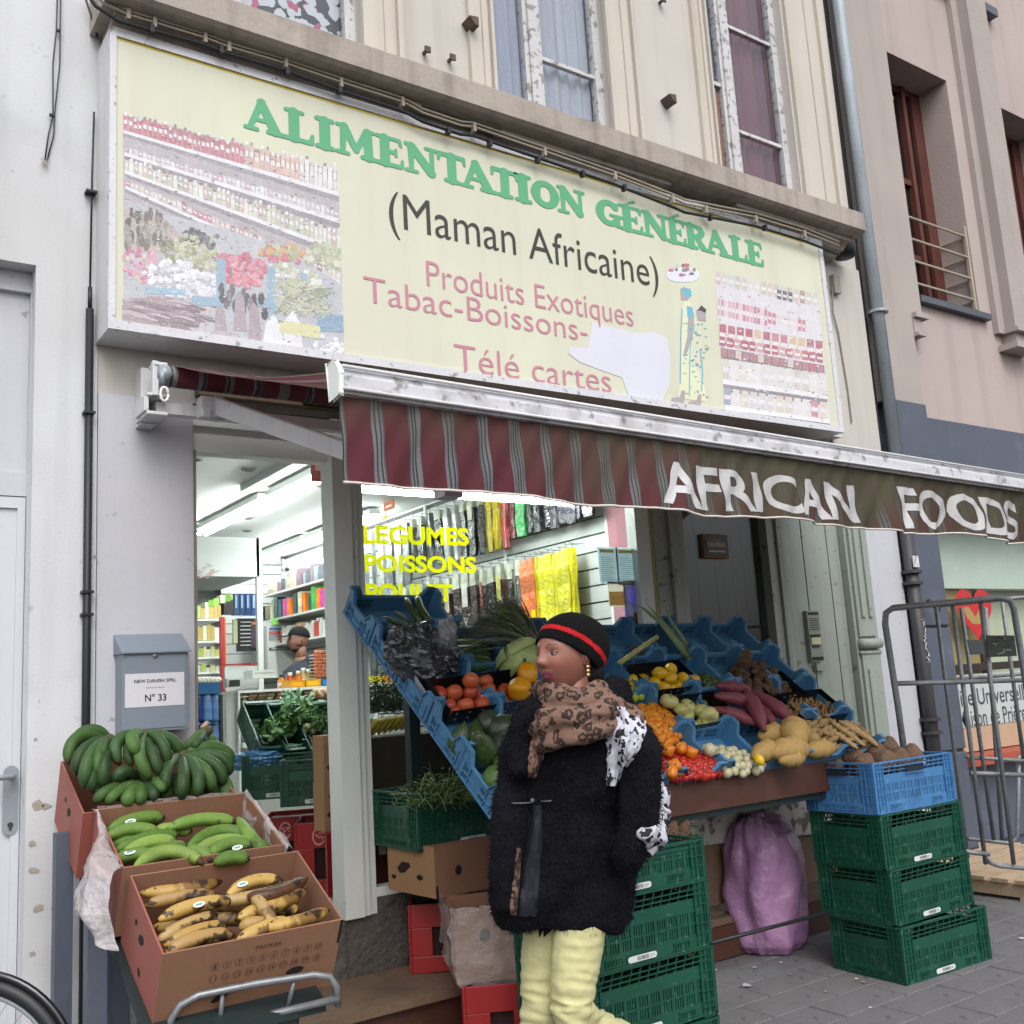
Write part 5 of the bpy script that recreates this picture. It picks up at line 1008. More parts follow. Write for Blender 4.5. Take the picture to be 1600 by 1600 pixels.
for (a, c, h, k, lb) in (((1186,1152),(1222,1145),.12,1,'oval yellow potato at the upper left of the heap'),((1240,1130),(1252,1168),.17,1.35,'biggest yellow potato standing upright in the middle'),((1215,1148),(1236,1160),.10,1,'yellow potato wedged left of the biggest one'),((1176,1184),(1210,1168),.13,.9,'long yellow potato low on the left'),((1204,1178),(1256,1172),.15,1,'long curved yellow potato at the front'),((1218,1190),(1252,1184),.14,1,'yellow potato on the edge of the board'),((1256,1176),(1300,1170),.12,.8,'pale potato at the front beside the galangal'),((1265,1150),(1280,1168),.12,1,'brown yellow potato behind the front ones')):
    a, c = onslope(*a, h), onslope(*c, h); L_ = (c-a).length*1.0; q_ = (c-a).to_track_quat('Z','Y'); put(po[len(lb)%2], (a+c)/2, q_.to_euler(), (max(.11,L_*.9)*k,)*2+(max(.12,L_),), lb, 'yellow potatoes')
m_hair = M('hairy eddoe skin', attr=True, rough=.95, var=(12,.3), fine=(100,.25), bump=(45,1,.006), dirt=[(16,.5,.62,S('#8a7058'),.5)])
ed = [tuber('eddoe','eddoe',S('#5d4634'),i,mat_=m_hair,r=.33) for i in (7,8,9)]
scatter(ed, [(1142,1052),(1165,1036),(1200,1042),(1235,1075),(1240,1088),(1185,1086),(1150,1070)], 42, .075, .035, 'hairy brown eddoe in the heap at the right', 'eddoes', .06, .07, seed=20)
put(ed[0], onslope(1164,1030,.16), (.3,.2,0), .12, 'brown yam end sticking up above the eddoes', 'eddoes')
gi = [finger('ginger_root','ginger',S('#8e7048'),i+30,4,7) for i in range(3)]
scatter(gi, [(1210,1092),(1235,1086),(1290,1100),(1318,1116),(1300,1128),(1250,1126),(1222,1110)], 105, .046, .018, 'knobbly tan ginger root in the heap on the right', 'ginger roots', .07, .05, seed=22)
ga = [finger('galangal_root','galangal',S('#a3865a'),i+40,2,8,m_root) for i in range(3)]
scatter(ga, [(1232,1140),(1262,1124),(1330,1132),(1376,1168),(1300,1172),(1262,1162)], 60, .085, .030, 'pale jointed galangal root in the heap at the front right corner', 'galangal roots', .08, .06, ori=lambda R_: (rad(60)+R_.uniform(-.4,.4), R_.uniform(-.3,.3), rad(60)+R_.uniform(-.5,.5)), seed=24)
cs_ = cuke('cassava_root', 'cassava', S('#a88b62'), .05, .07, None, m_root)
for a, c in (((1298,1128),(1350,1165)),((1310,1126),(1366,1160)),((1290,1136),(1340,1170)),((1318,1126),(1372,1166))): aimed(cs_, a, c, .16, 'long pale root lying on the right end of the galangal', 'long pale roots')
# ================= crates =================
m_gcr = M('dark green plastic', S('#154a3a'), .4, var=(4,.12), fine=(60,.06), bump=(30,.06), dirt=[(9,.6,.8,S('#4a6e60'),.5),(38,.62,.68,S('#6e8478'),.45),(5,.55,.75,S('#0d2f25'),.5)])
m_bcr = M('mid blue plastic', S('#4478aa'), .42, var=(4,.1), fine=(60,.05), bump=(30,.06), dirt=[(9,.6,.8,S('#7a9cba'),.5),(38,.62,.68,S('#9ab0c2'),.4),(5,.55,.75,S('#2c577f'),.5)])
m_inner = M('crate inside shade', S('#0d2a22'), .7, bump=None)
def crate_mb(Wd=.60, D=.40, H=.24, slots_=True, wall=.016):
    b = MB(); r = .012
    b.box((wall,wall,.01),(Wd-wall,D-wall,.02))
    def side(L_, T):   # panel in local x (length), y outward 0 -> wall inward, z
        def bx(x0,x1,y0,y1,z0,z1): b.box((x0,y0,z0),(x1,y1,z1), None, 0, T)
        zt_ = H*.80
        bx(.0,L_,.0,wall,0,.008); bx(.03,L_-.03,.004,wall,.008,.045)                # foot band
        bx(0,L_,-.002,wall,H-.008,H); bx(.03,L_-.03,.0,.007,zt_,zt_+.004); bx(.03,L_-.03,0,.007,zt_+.018,zt_+.022)     # rim and top ribs
        bx(0,.075,.006,wall,.008,H-.008); bx(L_-.075,L_,.006,wall,.008,H-.008)        # corners
        for x in (.0,.024,.048,.072): bx(x,x+.0035,-.001,.006,.008,H-.008); bx(L_-x-.0035,L_-x,-.001,.006,.008,H-.008)
        for z in (.05,.085,.12,.155,.19): bx(.0035,.072,-.0005,.0058,z,z+.0035); bx(L_-.072,L_-.0035,-.0005,.0058,z,z+.0035)
        # slotted field: groups of narrow bars
        x = .0765; n_ = int((L_-.153)/.0115); p = (L_-.153)/n_
        for z0, z1 in ((.045,.052),(.088,.096),(.132,zt_-.014)): bx(.0765,L_-.0765,.006,wall-.003,z0,z1)
        for i in range(n_):
            g_ = i % 5
            if g_ == 4: bx(x,x+p,.005,wall-.003,.052,.132)
            else: bx(x,x+p*.62,.007,wall-.004,.052,.0879); bx(x,x+p*.62,.007,wall-.004,.0961,.132)
            x += p
        # open band under the rim with slanting struts
        k = 0; x = .08
        while x < L_-.10:
            b.prism([(x,.009,zt_-.014),(x+.005,.009,zt_-.014),(x+.021,.009,H-.008),(x+.016,.009,H-.008)] if False else [T @ Vector(q) for q in ((x,.009,zt_-.014),(x+.006,.009,zt_-.014),(x+.026,.009,H-.008),(x+.020,.009,H-.008))], (T.to_3x3() @ Vector((0,.005,0)))); x += .045
        # feet notches seen as darker sockets
        for x0 in (.11, L_-.2): b.box((x0,-.001,.012),(x0+.09,.0035,.016), None, 0, T); b.box((x0,-.001,.036),(x0+.09,.0035,.040), None, 0, T); [b.box((x0+.013*i,-.001,.016),(x0+.013*i+.003,.0035,.036), None, 0, T) for i in range(7)]
    R_ = lambda a: Matrix.Rotation(a, 4, 'Z')
    side(Wd, Matrix.Identity(4)); side(Wd, Matrix.Translation((Wd,D,0)) @ R_(math.pi)); side(D, Matrix.Translation((0,D,0)) @ R_(-math.pi/2)); side(D, Matrix.Translation((Wd,0,0)) @ R_(math.pi/2))
    return b
def barcode(parent, x0, z0, y=-.004, w=.14, h=.022):
    b = MB(); r = h/2; pts = [(x0+r+r*math.cos(t), y, z0+r+r*math.sin(t)) for t in [math.pi/2+math.pi*i/8 for i in range(9)]]+[(x0+w-r+r*math.cos(t), y, z0+r+r*math.sin(t)) for t in [-math.pi/2+math.pi*i/8 for i in range(9)]]
    b.flat(pts, S('#cfd3d4')); x = x0+.045; R2 = random.Random(5)
    while x < x0+.10: q = R2.uniform(.0015,.003); b.flat([(x,y-.0006,z0+.004),(x+q,y-.0006,z0+.004),(x+q,y-.0006,z0+h-.004),(x,y-.0006,z0+h-.004)], S('#2c2e30')); x += q+R2.uniform(.0015,.003)
    put_text(b, '2271', (x0+.105,y-.0006,z0+.006), (.022,0,0), (0,0,.009), S('#2c2e30')); b.build('barcode_label', m_print, parent)
def make_crate(name, mat_, H, label, group, Wd=.64, D=.41, bc=True):
    t = thing(name, (0,0,0), label, 'crate', group); crate_mb(Wd, D, H).build('crate_body', mat_, t)
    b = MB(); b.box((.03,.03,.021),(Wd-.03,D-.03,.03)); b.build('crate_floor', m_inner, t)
    if bc: barcode(t, Wd*.33, .012)
    return t
GG = 'green plastic crates stacked on the pavement'
cr0 = make_crate('plastic_crate', m_gcr, .244, 'bottom green crate of the right hand stack, slightly twisted, standing on the pavers', GG)
place(cr0, (4.15,-1.36,0), (0,0,rad(-2.5)))
c = copy_tree(cr0); place(c, (4.155,-1.335,.246), (0,0,rad(.6))); c['label'] = 'second green crate from the ground in the right hand stack'
c = copy_tree(cr0); place(c, (4.145,-1.325,.492), (0,0,rad(-.4))); c['label'] = 'green crate directly under the blue crate of tubers'
cb_ = make_crate('plastic_crate', m_bcr, .235, 'blue plastic crate of brown tubers on top of the right hand stack', None, bc=False); place(cb_, (4.14,-1.32,.738), (0,0,rad(.3)))
# hand holes of the blue crate
b = MB(); b.box((.25,-.004,.175),(.39,-.0025,.205)); b.box((-.004,.15,.175),(-.0025,.26,.205)); b.build('hand_hole', m_slot, cb_, local=True)
b = MB()
for x0, x1, z0, z1 in ((.24,.40,.205,.209),(.24,.40,.168,.172)): b.box((x0,-.010,z0),(x1,-.0045,z1))
b.box((.145,-.010,.205),(.265,-.0045,.209), None, 0, TM((0,0,0))); b.build('handle_rim', m_bcr, cb_, local=True)
lc = copy_tree(cr0); place(lc, (2.30,-1.40,.405)); lc['label'] = 'green crate second from the top in the stack behind the walking woman'
lc = copy_tree(cr0); place(lc, (2.305,-1.395,.16)); lc['label'] = 'green crate third from the top in the stack behind the walking woman'
lt_ = make_crate('plastic_crate', m_gcr, .15, 'shallow green crate on top of the stack behind the walking woman', GG); place(lt_, (2.30,-1.40,.65))
l2 = copy_tree(lt_); place(l2, (2.30,-1.40,0)); l2['label'] = 'lowest shallow green crate of the stack behind the woman, cut by the frame'
for i, (x, y) in enumerate(((1068,1300),(1052,1302),(1040,1306))): put(ed[i%3], atd(x,y,4.25), (.3,.4,i), .10, 'brown tuber lying in the shallow crate behind the shawl', 'tubers behind the shawl')
b = MB()
for i, (dx, dy, dz, s) in enumerate(((.10,.06,.205,.13),(.24,.05,.205,.15),(.38,.06,.20,.14),(.50,.08,.205,.15),(.16,.18,.22,.13),(.33,.16,.235,.13),(.46,.20,.245,.15),(.58,.15,.20,.11),(.24,.28,.235,.14),(.40,.30,.25,.14),(.10,.30,.20,.13),(.56,.32,.215,.12))):
    tb = MB() if i == 0 else None
    if i == 0: bt = tuber('root_tuber','root vegetable',S('#6d5645'),12,mat_=m_hair,r=.40)
    put(bt, Vector((4.14+dx,-1.32+dy*.82+.07,.738+dz+.005)), (rng.uniform(-.3,.3)+1.5*(i%3==1), rng.uniform(-.3,.3), rng.uniform(-.4,.4)), s*1.0, {0:'round brown tuber at the near left corner of the blue crate',1:'big smooth brown tuber at the front of the blue crate',6:'scaly brown tuber with a shoot, highest in the blue crate'}.get(i,'brown tuber in the blue crate'), 'tubers in the blue crate')
# ---- left group ----
P_ = atd(655,1332,4.4); lg = copy_tree(cr0); place(lg, (P_.x, P_.y, P_.z), (0,0,rad(2))); lg['label'] = 'green crate of herbs standing on a cardboard box at the window'; lg['group'] = 'green plastic crates by the window'
m_card = M('brown cardboard', S('#8d6650'), .85, var=(2,.08), fine=(60,.05), bump=(50,.12), dirt=[(4,.6,.85,S('#6d4d3c'),.4)])
m_cardl = M('light brown cardboard', S('#a07c58'), .85, var=(2,.08), fine=(60,.05), bump=(50,.12))
m_cardr = M('red printed cardboard', S('#96554b'), .7, var=(2,.12), fine=(60,.05), bump=(50,.12), dirt=[(3,.5,.75,S('#8a6253'),.6)])
m_hole = M('dark cut out', S('#1b1412'), .9, bump=None)
def card_box(name, label, Wd, D, H, mat_, mside=None, lid=False, group=None, t=.006):
    o = thing(name, (0,0,0), label, 'box', group)
    for nm, a, c, mm in (('front_panel',(0,0,0),(Wd,t,H),mat_),('back_panel',(0,D-t,0),(Wd,D,H),m_card),('side_panel',(0,t,0),(t,D-t,H),mside or mat_),('side_panel',(Wd-t,t,0),(Wd,D-t,H),mat_),('bottom_panel',(t,t,0),(Wd-t,D-t,t),mat_)):
        b = MB(); b.box(a, c); b.build(nm, mm, o)
    if lid: b = MB(); b.box((t,t,H-t),(Wd-t,D-t,H-.001)); b.build('top_panel', mat_, o)
    return o
def hole(parent, pts, y=None, x=None):
    b = MB(); b.flat([(p[0], y, p[1]) if y is not None else (x, p[0], p[1]) for p in pts]); b.build('cut_out', m_hole, parent, local=True)
def oval(cx, cz, rx, rz, n=10, tilt=0): return [(cx+rx*math.cos(6.283*i/n)*math.cos(tilt)-rz*math.sin(6.283*i/n)*math.sin(tilt), cz+rx*math.cos(6.283*i/n)*math.sin(tilt)+rz*math.sin(6.283*i/n)*math.cos(tilt)) for i in range(n)]
P_ = atd(682,1405,4.32); bx1 = card_box('cardboard_box', 'torn brown banana box under the green crate of herbs', .5, .38, .21, m_card, m_cardl, True); place(bx1, P_, (0,0,rad(4)))
hole(bx1, [(.30,.10),(.26,.13),(.20,.13),(.19,.115),(.24,.085),(.28,.08)], x=-.001); hole(bx1, oval(.33,.06,.02,.01), x=-.001); hole(bx1, oval(.12,.075,.025,.012), x=-.001); hole(bx1, oval(.12,.10,.018,.022), y=-.001); hole(bx1, [(.0,.0),(.012,.0),(.012,.05),(0,.05)], y=-.001)
def bottle_crate(label, emblem=False):
    o = thing('bottle_crate', (0,0,0), label, 'crate', 'red bottle crates'); w, d, h, t = .30, .38, .29, .012; b = MB()
    for (x0,x1) in ((0,t),(w-t,w)):
        b.box((x0,0,0),(x1,d,.07)); b.box((x0,0,.19),(x1,d,h)); b.box((x0,0,.0701),(x1,.14,.1899)); b.box((x0,d-.14,.0701),(x1,d,.1899))
    for (y0,y1) in ((.0005,t),(d-t,d-.0005)):
        b.box((t,y0,0),(w-t,y1,.07)); b.box((t,y0,.19),(w-t,y1,h)); b.box((t,y0,.0701),(w/2-.045,y1,.1899)); b.box((w/2+.045,y0,.0701),(w-t,y1,.1899))
    b.box((t,t,.003),(w-t,d-t,.01)); b.build('crate_body', M_red, o, bevel=.003)
    b = MB(); b.box((.02,.02,.011),(w-.02,d-.02,h-.02)); b.build('crate_shade_block', M('shaded crate inside', S('#2a0d0c'), .8, bump=None) if 'dr' not in globals_ else globals_['dr'], o)  # dark block paints the shade inside the hollow crate
    if emblem:
        b = MB(); cx, cz = w/2-.02, .235; r = .035
        for i in range(16): a, c_ = .4+5.4*i/16, .4+5.4*(i+1)/16; b.quad((cx+r*math.cos(a),-.001,cz+r*math.sin(a)),(cx+r*math.cos(c_),-.001,cz+r*math.sin(c_)),(cx+r*.8*math.cos(c_),-.001,cz+r*.8*math.sin(c_)),(cx+r*.8*math.cos(a),-.001,cz+r*.8*math.sin(a)), S('#d9a9a0'))
        for i in range(9): x, z = cx+rng.uniform(-.022,.02), cz+rng.uniform(-.02,.018); b.quad((x,-.0012,z),(x+.012,-.0012,z+.003),(x+.010,-.0012,z+.007),(x-.002,-.0012,z+.004), S('#d9a9a0'))
        b.build('emblem', m_print, o)
    return o
globals_ = {}; M_red = M('red plastic', S('#9c2425'), .4, var=(4,.1), fine=(60,.04), bump=(30,.05), dirt=[(9,.62,.8,S('#7c3430'),.4)])
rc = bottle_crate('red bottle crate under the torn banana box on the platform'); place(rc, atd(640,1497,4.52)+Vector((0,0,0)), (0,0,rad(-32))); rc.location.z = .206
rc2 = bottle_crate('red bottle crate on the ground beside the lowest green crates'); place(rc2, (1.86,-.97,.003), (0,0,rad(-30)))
P_ = atd(735,1600,3.95); rc2.location = (P_.x-.03, P_.y, .003)
bx2 = card_box('cardboard_box', 'cardboard box wrapped in clear plastic on a red bottle crate', .40, .34, .27, m_card, None); P_ = atd(712,1500,4.0); place(bx2, (P_.x, P_.y, .296), (0,0,rad(-24)))
hole(bx2, oval(.12,.17,.022,.028), y=-.001); b = MB()
for i in range(9): b.box((.26,-.0015,.05+.018*i),(.285,-.0008,.06+.018*i), S('#a4564e'))
b.build('red_lettering', m_print, bx2, local=True)
m_film = M('clear crinkled film', S('#c9c4c4'), .18, var=(6,.2), bump=(26,1,.02), alpha=.30, spec=.9)
def film(name, parent, rows, mat_, amp=.01, seed=1, sub=6):
    """rows: list of polylines (same count), top to bottom"""
    b = MB(); nr, nc = len(rows), len(rows[0]); G = []
    for i in range((nr-1)*sub+1):
        r0, f_ = min(i//sub, nr-2), (i-min(i//sub, nr-2)*sub)/sub; line = []
        for j in range((nc-1)*sub+1):
            c0 = min(j//sub, nc-2); g_ = (j-c0*sub)/sub; P = [Vector(rows[r0+a][c0+e]) for a in (0,1) for e in (0,1)]
            p = (P[0]*(1-g_)+P[1]*g_)*(1-f_)+(P[2]*(1-g_)+P[3]*g_)*f_; p = p+Vector((mnoise.noise(p*18+Vector((seed,0,0))), mnoise.noise(p*18+Vector((0,seed,0))), mnoise.noise(p*18+Vector((0,0,seed)))))*amp*2; line.append(p)
        G.append(line)
    w_ = len(G[0]); b.add([p for l in G for p in l], [(i*w_+j, i*w_+j+1, (i+1)*w_+j+1, (i+1)*w_+j) for i in range(len(G)-1) for j in range(w_-1)]); return b.build(name, mat_, parent, True, local=parent is bx2)
film('plastic_film', bx2, [[(-.012,-.01,.28),(.15,-.015,.285),(.41,-.01,.28)],[(-.02,-.02,.15),(.13,-.03,.14),(.42,-.02,.12)],[(.0,-.02,.0),(.2,-.035,-.03),(.42,-.02,.03)]], m_film, .012, 3)
film('plastic_film', bx2, [[(-.012,.34,.275),(-.012,-.01,.28)],[(-.02,.34,.1),(-.02,-.015,.05)]], m_film, .012, 5)
# herbs in the green crate
def bush(name, parent_label, cat, c, ext, n, cols, seed, leaf=.012, stem=True, group=None):
    R_ = random.Random(seed); t = thing(name, c, parent_label, cat, group); b = MB(); c = Vector(c)
    for i in range(n):
        p = c+Vector((R_.gauss(0,.38)*ext[0], R_.gauss(0,.38)*ext[1], abs(R_.gauss(0,.45))*ext[2])); d = Vector((R_.uniform(-1,1), R_.uniform(-1,.4), R_.uniform(-.3,1))).normalized(); s_ = d.cross(Vector((R_.uniform(-1,1),R_.uniform(-1,1),R_.uniform(-1,1)))).normalized(); col = S(R_.choice(cols))
        if stem and i % 4 == 0: q = p+d*R_.uniform(.04,.11)+Vector((0,0,-.02)); b.tube([p, p.lerp(q,.5)+Vector((0,0,.012)), q], .0018, 3, K(col,1.2), cap=False)
        L_ = leaf*R_.uniform(.6,1.5); b.add([p-s_*L_*.4, p+d*L_, p+s_*L_*.4, p-d*L_*.7], [(0,1,2,3)], col)
    b.build('leaves', m_leaf, t, kind='stuff'); return t
hb = atd(690,1245,4.45); bush('herb_bundle','pile of long green herb stems in the green crate by the window','herbs',(hb.x+.06,hb.y+.06,hb.z-.03),(.24,.12,.10),1500,['#3b5526','#4f6b33','#2f4420','#6a7f45'],5)
# pole lying low between the stacks
bp2 = thing('black_pole', atd(1180,1455,4.5), 'thin black pole slanting in front of the purple sack', 'pole'); b = MB(); b.tube([atd(1060,1487,4.35), atd(1300,1424,4.75)], .009, 8); b.build('tube', m_black, bp2, True)
# purple sack
m_sack = M('purple plastic sack', S('#b086ae'), .32, var=(5,.14), fine=(20,.06), bump=(14,.8,.02), spec=.6, trans=0, sss=0, dirt=[(4,.5,.7,S('#94619a'),.5)])
sk_c = atz(1205,1484,0); sk = thing('rubbish_sack', (sk_c.x,sk_c.y,0), 'tied purple plastic sack standing on the pavement under the stand', 'sack')
prof_ = [(.02,.0),(.15,.005),(.19,.05),(.205,.15),(.225,.30),(.228,.42),(.216,.53),(.182,.615),(.12,.66),(.05,.672),(.03,.66)]
b = MB(); seg = 56; V = []
for i in range(len(prof_)*4-3):
    k = min(i//4, len(prof_)-2); f_ = (i-k*4)/4; r = prof_[k][0]*(1-f_)+prof_[k+1][0]*f_; z = prof_[k][1]*(1-f_)+prof_[k+1][1]*f_
    for j in range(seg):
        a = 6.2832*j/seg; d = Vector((math.cos(a), math.sin(a)*.85, 0)); nz_ = mnoise.noise(Vector((math.cos(a)*2.2, math.sin(a)*2.2, z*5)))*.045+mnoise.noise(Vector((math.cos(a)*5, math.sin(a)*5, z*9)))*.014; pl2 = .016*math.sin(a*17+z*6)*max(0,(z-.40)/.27)+.006*math.sin(a*23)*max(0,(.1-z)/.1); V.append(Vector((sk_c.x,sk_c.y,z+.03*math.sin(a*2+1)*(z > .6)))+d*max(.004, r+nz_*min(1,r*8)+pl2))
nn = len(V)//seg; b.add(V, [(i*seg+j, i*seg+(j+1)%seg, (i+1)*seg+(j+1)%seg, (i+1)*seg+j) for i in range(nn-1) for j in range(seg)]); b.build('sack_body', m_sack, sk, True)
b = MB(); b.ell((sk_c.x+.0,sk_c.y,.675), (.035,.03,.022), 12, 8, fn=lambda v,w: w*(1+.5*mnoise.noise(v*4))); b.build('knot', m_sack, sk, True)
# litter
for i, (px, py, s, col) in enumerate(((1166,1540,.03,'#a9a9ac'),(1118,1516,.012,'#b9b5a8'),(1180,1512,.012,'#b5b3ae'),(1258,1516,.012,'#6a6a62'),(1338,1530,.012,'#c3b89a'),(1235,1523,.01,'#8a8a80'),(1350,1535,.012,'#b0a070'),(1122,1493,.012,'#b09a60'),(1360,1575,.01,'#b9b5b0'),(1595,1467,.015,'#c9c9c4'),(1220,1505,.009,'#c9c4b8'),(1290,1550,.008,'#9a958c'))):
    p = atz(px,py,.006); b = MB(); k = 7; b.flat([(p.x+s*rng.uniform(.5,1.2)*math.cos(6.283*j/k), p.y+s*rng.uniform(.5,1.2)*math.sin(6.283*j/k), .007+rng.uniform(0,.006)) for j in range(k)], S(col)); o = b.build('paper_scrap', m_matte); tag(o, 'crumpled grey wrapper on the pavers between the stacks' if i == 0 else 'tiny scrap of litter on the pavers', 'litter', None if i == 0 else 'scraps of litter')

# ================= banana boxes on the left =================
GPL, YPL = 'green plantains', 'ripe plantains'
def bbox(x0, x1, yf, zf, yb, zb_, H, label, mf, ms):
    D = math.hypot(yb-yf, zb_-zf); t = math.atan2(zb_-zf, yb-yf); o = card_box('banana_box', label, x1-x0, D, H, mf, ms, False, 'banana boxes in a row on the trolley')
    down = Vector((0, math.sin(t), -math.cos(t)))*H; place(o, Vector((x0, yf, zf))+down, (t,0,0)); return o, t
B3, t3 = bbox(.905,1.475,-1.25,.725,-.895,.905,.245,'open brown banana box of spotted ripe plantains, front one, printed with numbers',m_card,m_cardr)
B2, t2 = bbox(.885,1.43,-.885,.93,-.52,1.09,.245,'middle banana box lined with clear plastic and holding green plantains',m_card,m_cardr)
B1, t1 = bbox(.845,1.40,-.51,1.08,-.13,1.25,.25,'back banana box heaped with dark green plantain bunches',m_cardr,m_cardr)
for Bx in (B3,B1):
    hole(Bx, oval(.20,.15,.03,.016,tilt=-.5), x=-.001); hole(Bx, oval(.27,.165,.014,.01,tilt=-.5), x=-.001); hole(Bx, oval(.18,.05,.017,.013), x=-.001)
hole(B3, oval(.20,.055,.035,.012,tilt=.5), y=-.001); hole(B3, oval(.43,.09,.03,.014,tilt=.1), y=-.001)
b = MB(); b.quad((.56,-.001,.16),(.57,-.001,.16),(.57,-.001,.245),(.56,-.001,.245)); b.build('torn_corner', m_hole, B3, local=True)
INK = S('#4d342b'); b = MB(); put_text(b, 'PACKER', (.285,-.001,.197), (.085,0,0), (0,0,.013), INK, off=.01)
for r_ in range(2):
    for i in range(10):
        cx, cz = .165+.037*i, .165-.042*r_; ro, ri = .0135, .0122
        for k in range(14): a, c_ = 6.283*k/14, 6.283*(k+1)/14; b.quad((cx+ro*math.cos(a),-.001,cz+ro*math.sin(a)),(cx+ro*math.cos(c_),-.001,cz+ro*math.sin(c_)),(cx+ri*math.cos(c_),-.001,cz+ri*math.sin(c_)),(cx+ri*math.cos(a),-.001,cz+ri*math.sin(a)), INK)
        s_ = str(i+1+10*r_); w_ = .007*len(s_)+.001; put_text(b, s_, (cx-w_/2,-.001,cz-.0065), (w_,0,0), (0,0,.013), INK, off=.005)
b.build('printed_numbers', m_print, B3, local=True)
m_gpl = M('green plantain skin', attr=True, rough=.58, var=(9,.25), fine=(50,.1), bump=(40,.15), spec=.35, dirt=[(26,.63,.7,S('#22251a'),.6)])
m_ypl = M('ripe plantain skin', attr=True, rough=.5, var=(9,.15), fine=(50,.08), bump=(40,.15), dirt=[(11,.50,.56,S('#5a3a1c'),.75),(24,.56,.61,S('#20130d'),.9)])
def plantain(a, c, bulge, r, col, mat_, label=None, group=None, parent=None, name='plantain', tipc='#4a3d28'):
    a, c, bulge = Vector(a), Vector(c), Vector(bulge); n = 14; P = []; RR = []
    for i in range(n+1):
        t = i/n; P.append(a.lerp(c, t)+bulge*4*t*(1-t)); s_ = min(1, t/.26)*min(1,(1-t)/.22); RR.append(r*(.26 if t == 0 else .18 if t == 1 else .28+.72*(math.sin(min(1,max(0,s_))*math.pi/2))**.9))
    b = MB(); b.tube(P, RR, 15, col, ridge=.055); k = 15
    b.c[:k*2] = [K(col,1.1)]*(k*2); b.c[-k-2:] = [S(tipc)]*(k+2)
    if parent is not None: o = b.build(name, mat_, parent, True); return o
    o = b.build(name, mat_, None, True); m_ = (a+c)/2; me = o.data
    for v in me.vertices: v.co -= m_
    o.location = m_; tag(o, label, 'plantain', group); return o
GC = [S('#3d5a2a'), S('#34502a'), S('#46652f'), S('#2c4524')]
def bunch(label, crown, tips, mids, r=.0225, seed=0):
    R_ = random.Random(seed); t = thing('plantain_bunch', crown, label, 'plantains', 'dark green plantain bunches'); crown = Vector(crown)
    for (tp_, md) in zip(tips, mids): 
        tp_ = Vector(tp_); bl = (Vector(md)-(crown+tp_)/2)/1.0; plantain(crown+Vector((R_.uniform(-.012,.012),R_.uniform(-.01,.01),R_.uniform(-.01,.01))), tp_, bl*.9, r*R_.uniform(.92,1.1), K(R_.choice(GC), R_.uniform(.85,1.15)), m_gpl, parent=t, name='finger')
    b = MB(); b.ell(crown, (.03,.03,.022), 10, 7, S('#4a4632')); b.build('crown', m_root, t, True); return t
A3 = lambda px, py, y: at(px, py, y)
bunch('dark green plantain bunch fanning out at the right of the back box', A3(284,1180,-.30), [A3(260,1238,-.46),A3(283,1250,-.50),A3(305,1245,-.50),A3(328,1238,-.46),A3(346,1228,-.42),A3(358,1212,-.36),A3(362,1196,-.3),A3(352,1182,-.22)], [A3(262,1205,-.46),A3(287,1212,-.52),A3(308,1210,-.50),A3(325,1202,-.47),A3(338,1192,-.42),A3(344,1180,-.36),A3(340,1168,-.3),A3(325,1160,-.22)], seed=1)
bunch('dark green plantain bunch in the middle of the back box', A3(226,1148,-.28), [A3(206,1198,-.42),A3(188,1196,-.42),A3(236,1218,-.46),A3(250,1212,-.44),A3(262,1198,-.4),A3(282,1182,-.3),A3(217,1180,-.45)], [A3(200,1160,-.38),A3(180,1158,-.38),A3(215,1178,-.45),A3(238,1176,-.44),A3(252,1162,-.4),A3(266,1150,-.3),A3(205,1152,-.42)], seed=2)
bunch('dark green plantain bunch spilling over the left side of the back box', A3(168,1155,-.25), [A3(106,1196,-.34),A3(118,1212,-.40),A3(132,1232,-.46),A3(150,1220,-.44),A3(160,1232,-.46),A3(110,1180,-.28),A3(145,1238,-.46)], [A3(120,1150,-.3),A3(128,1170,-.38),A3(138,1185,-.46),A3(155,1178,-.46),A3(165,1185,-.46),A3(130,1142,-.25),A3(145,1195,-.44)], seed=3)
bunch('lower dark green plantain bunch at the front rim of the back box', A3(215,1225,-.36), [A3(148,1256,-.48),A3(166,1256,-.49),A3(196,1256,-.50),A3(215,1254,-.50),A3(236,1250,-.50),A3(250,1240,-.48),A3(176,1222,-.46)], [A3(172,1232,-.48),A3(185,1238,-.49),A3(205,1240,-.51),A3(222,1240,-.51),A3(238,1236,-.50),A3(245,1226,-.46),A3(196,1205,-.46)], seed=4)
bunch('small plantain bunch with a pale cut stalk at the back right', A3(322,1142,-.2), [A3(286,1172,-.24),A3(345,1172,-.2),A3(300,1168,-.3)], [A3(302,1158,-.26),A3(335,1160,-.2),A3(312,1158,-.3)], r=.018, seed=5)
b = MB(); b.tube([A3(322,1150,-.2),A3(318,1135,-.2),A3(325,1128,-.2)], [.016,.013,.009], 8, S('#a8977a')); o = b.build('cut_stalk', m_root, None, True); tag(o, 'pale cut banana stalk behind the dark green bunches', 'stalk')
for i in range(9): x = 150+24*i; o = plantain(A3(x,1215,-.30), A3(x+14,1252,-.44), (0,-.02,.02), .027, K(GC[i%4],.9), m_gpl, 'dark green plantain finger underneath the heaped bunches', 'buried green plantains')
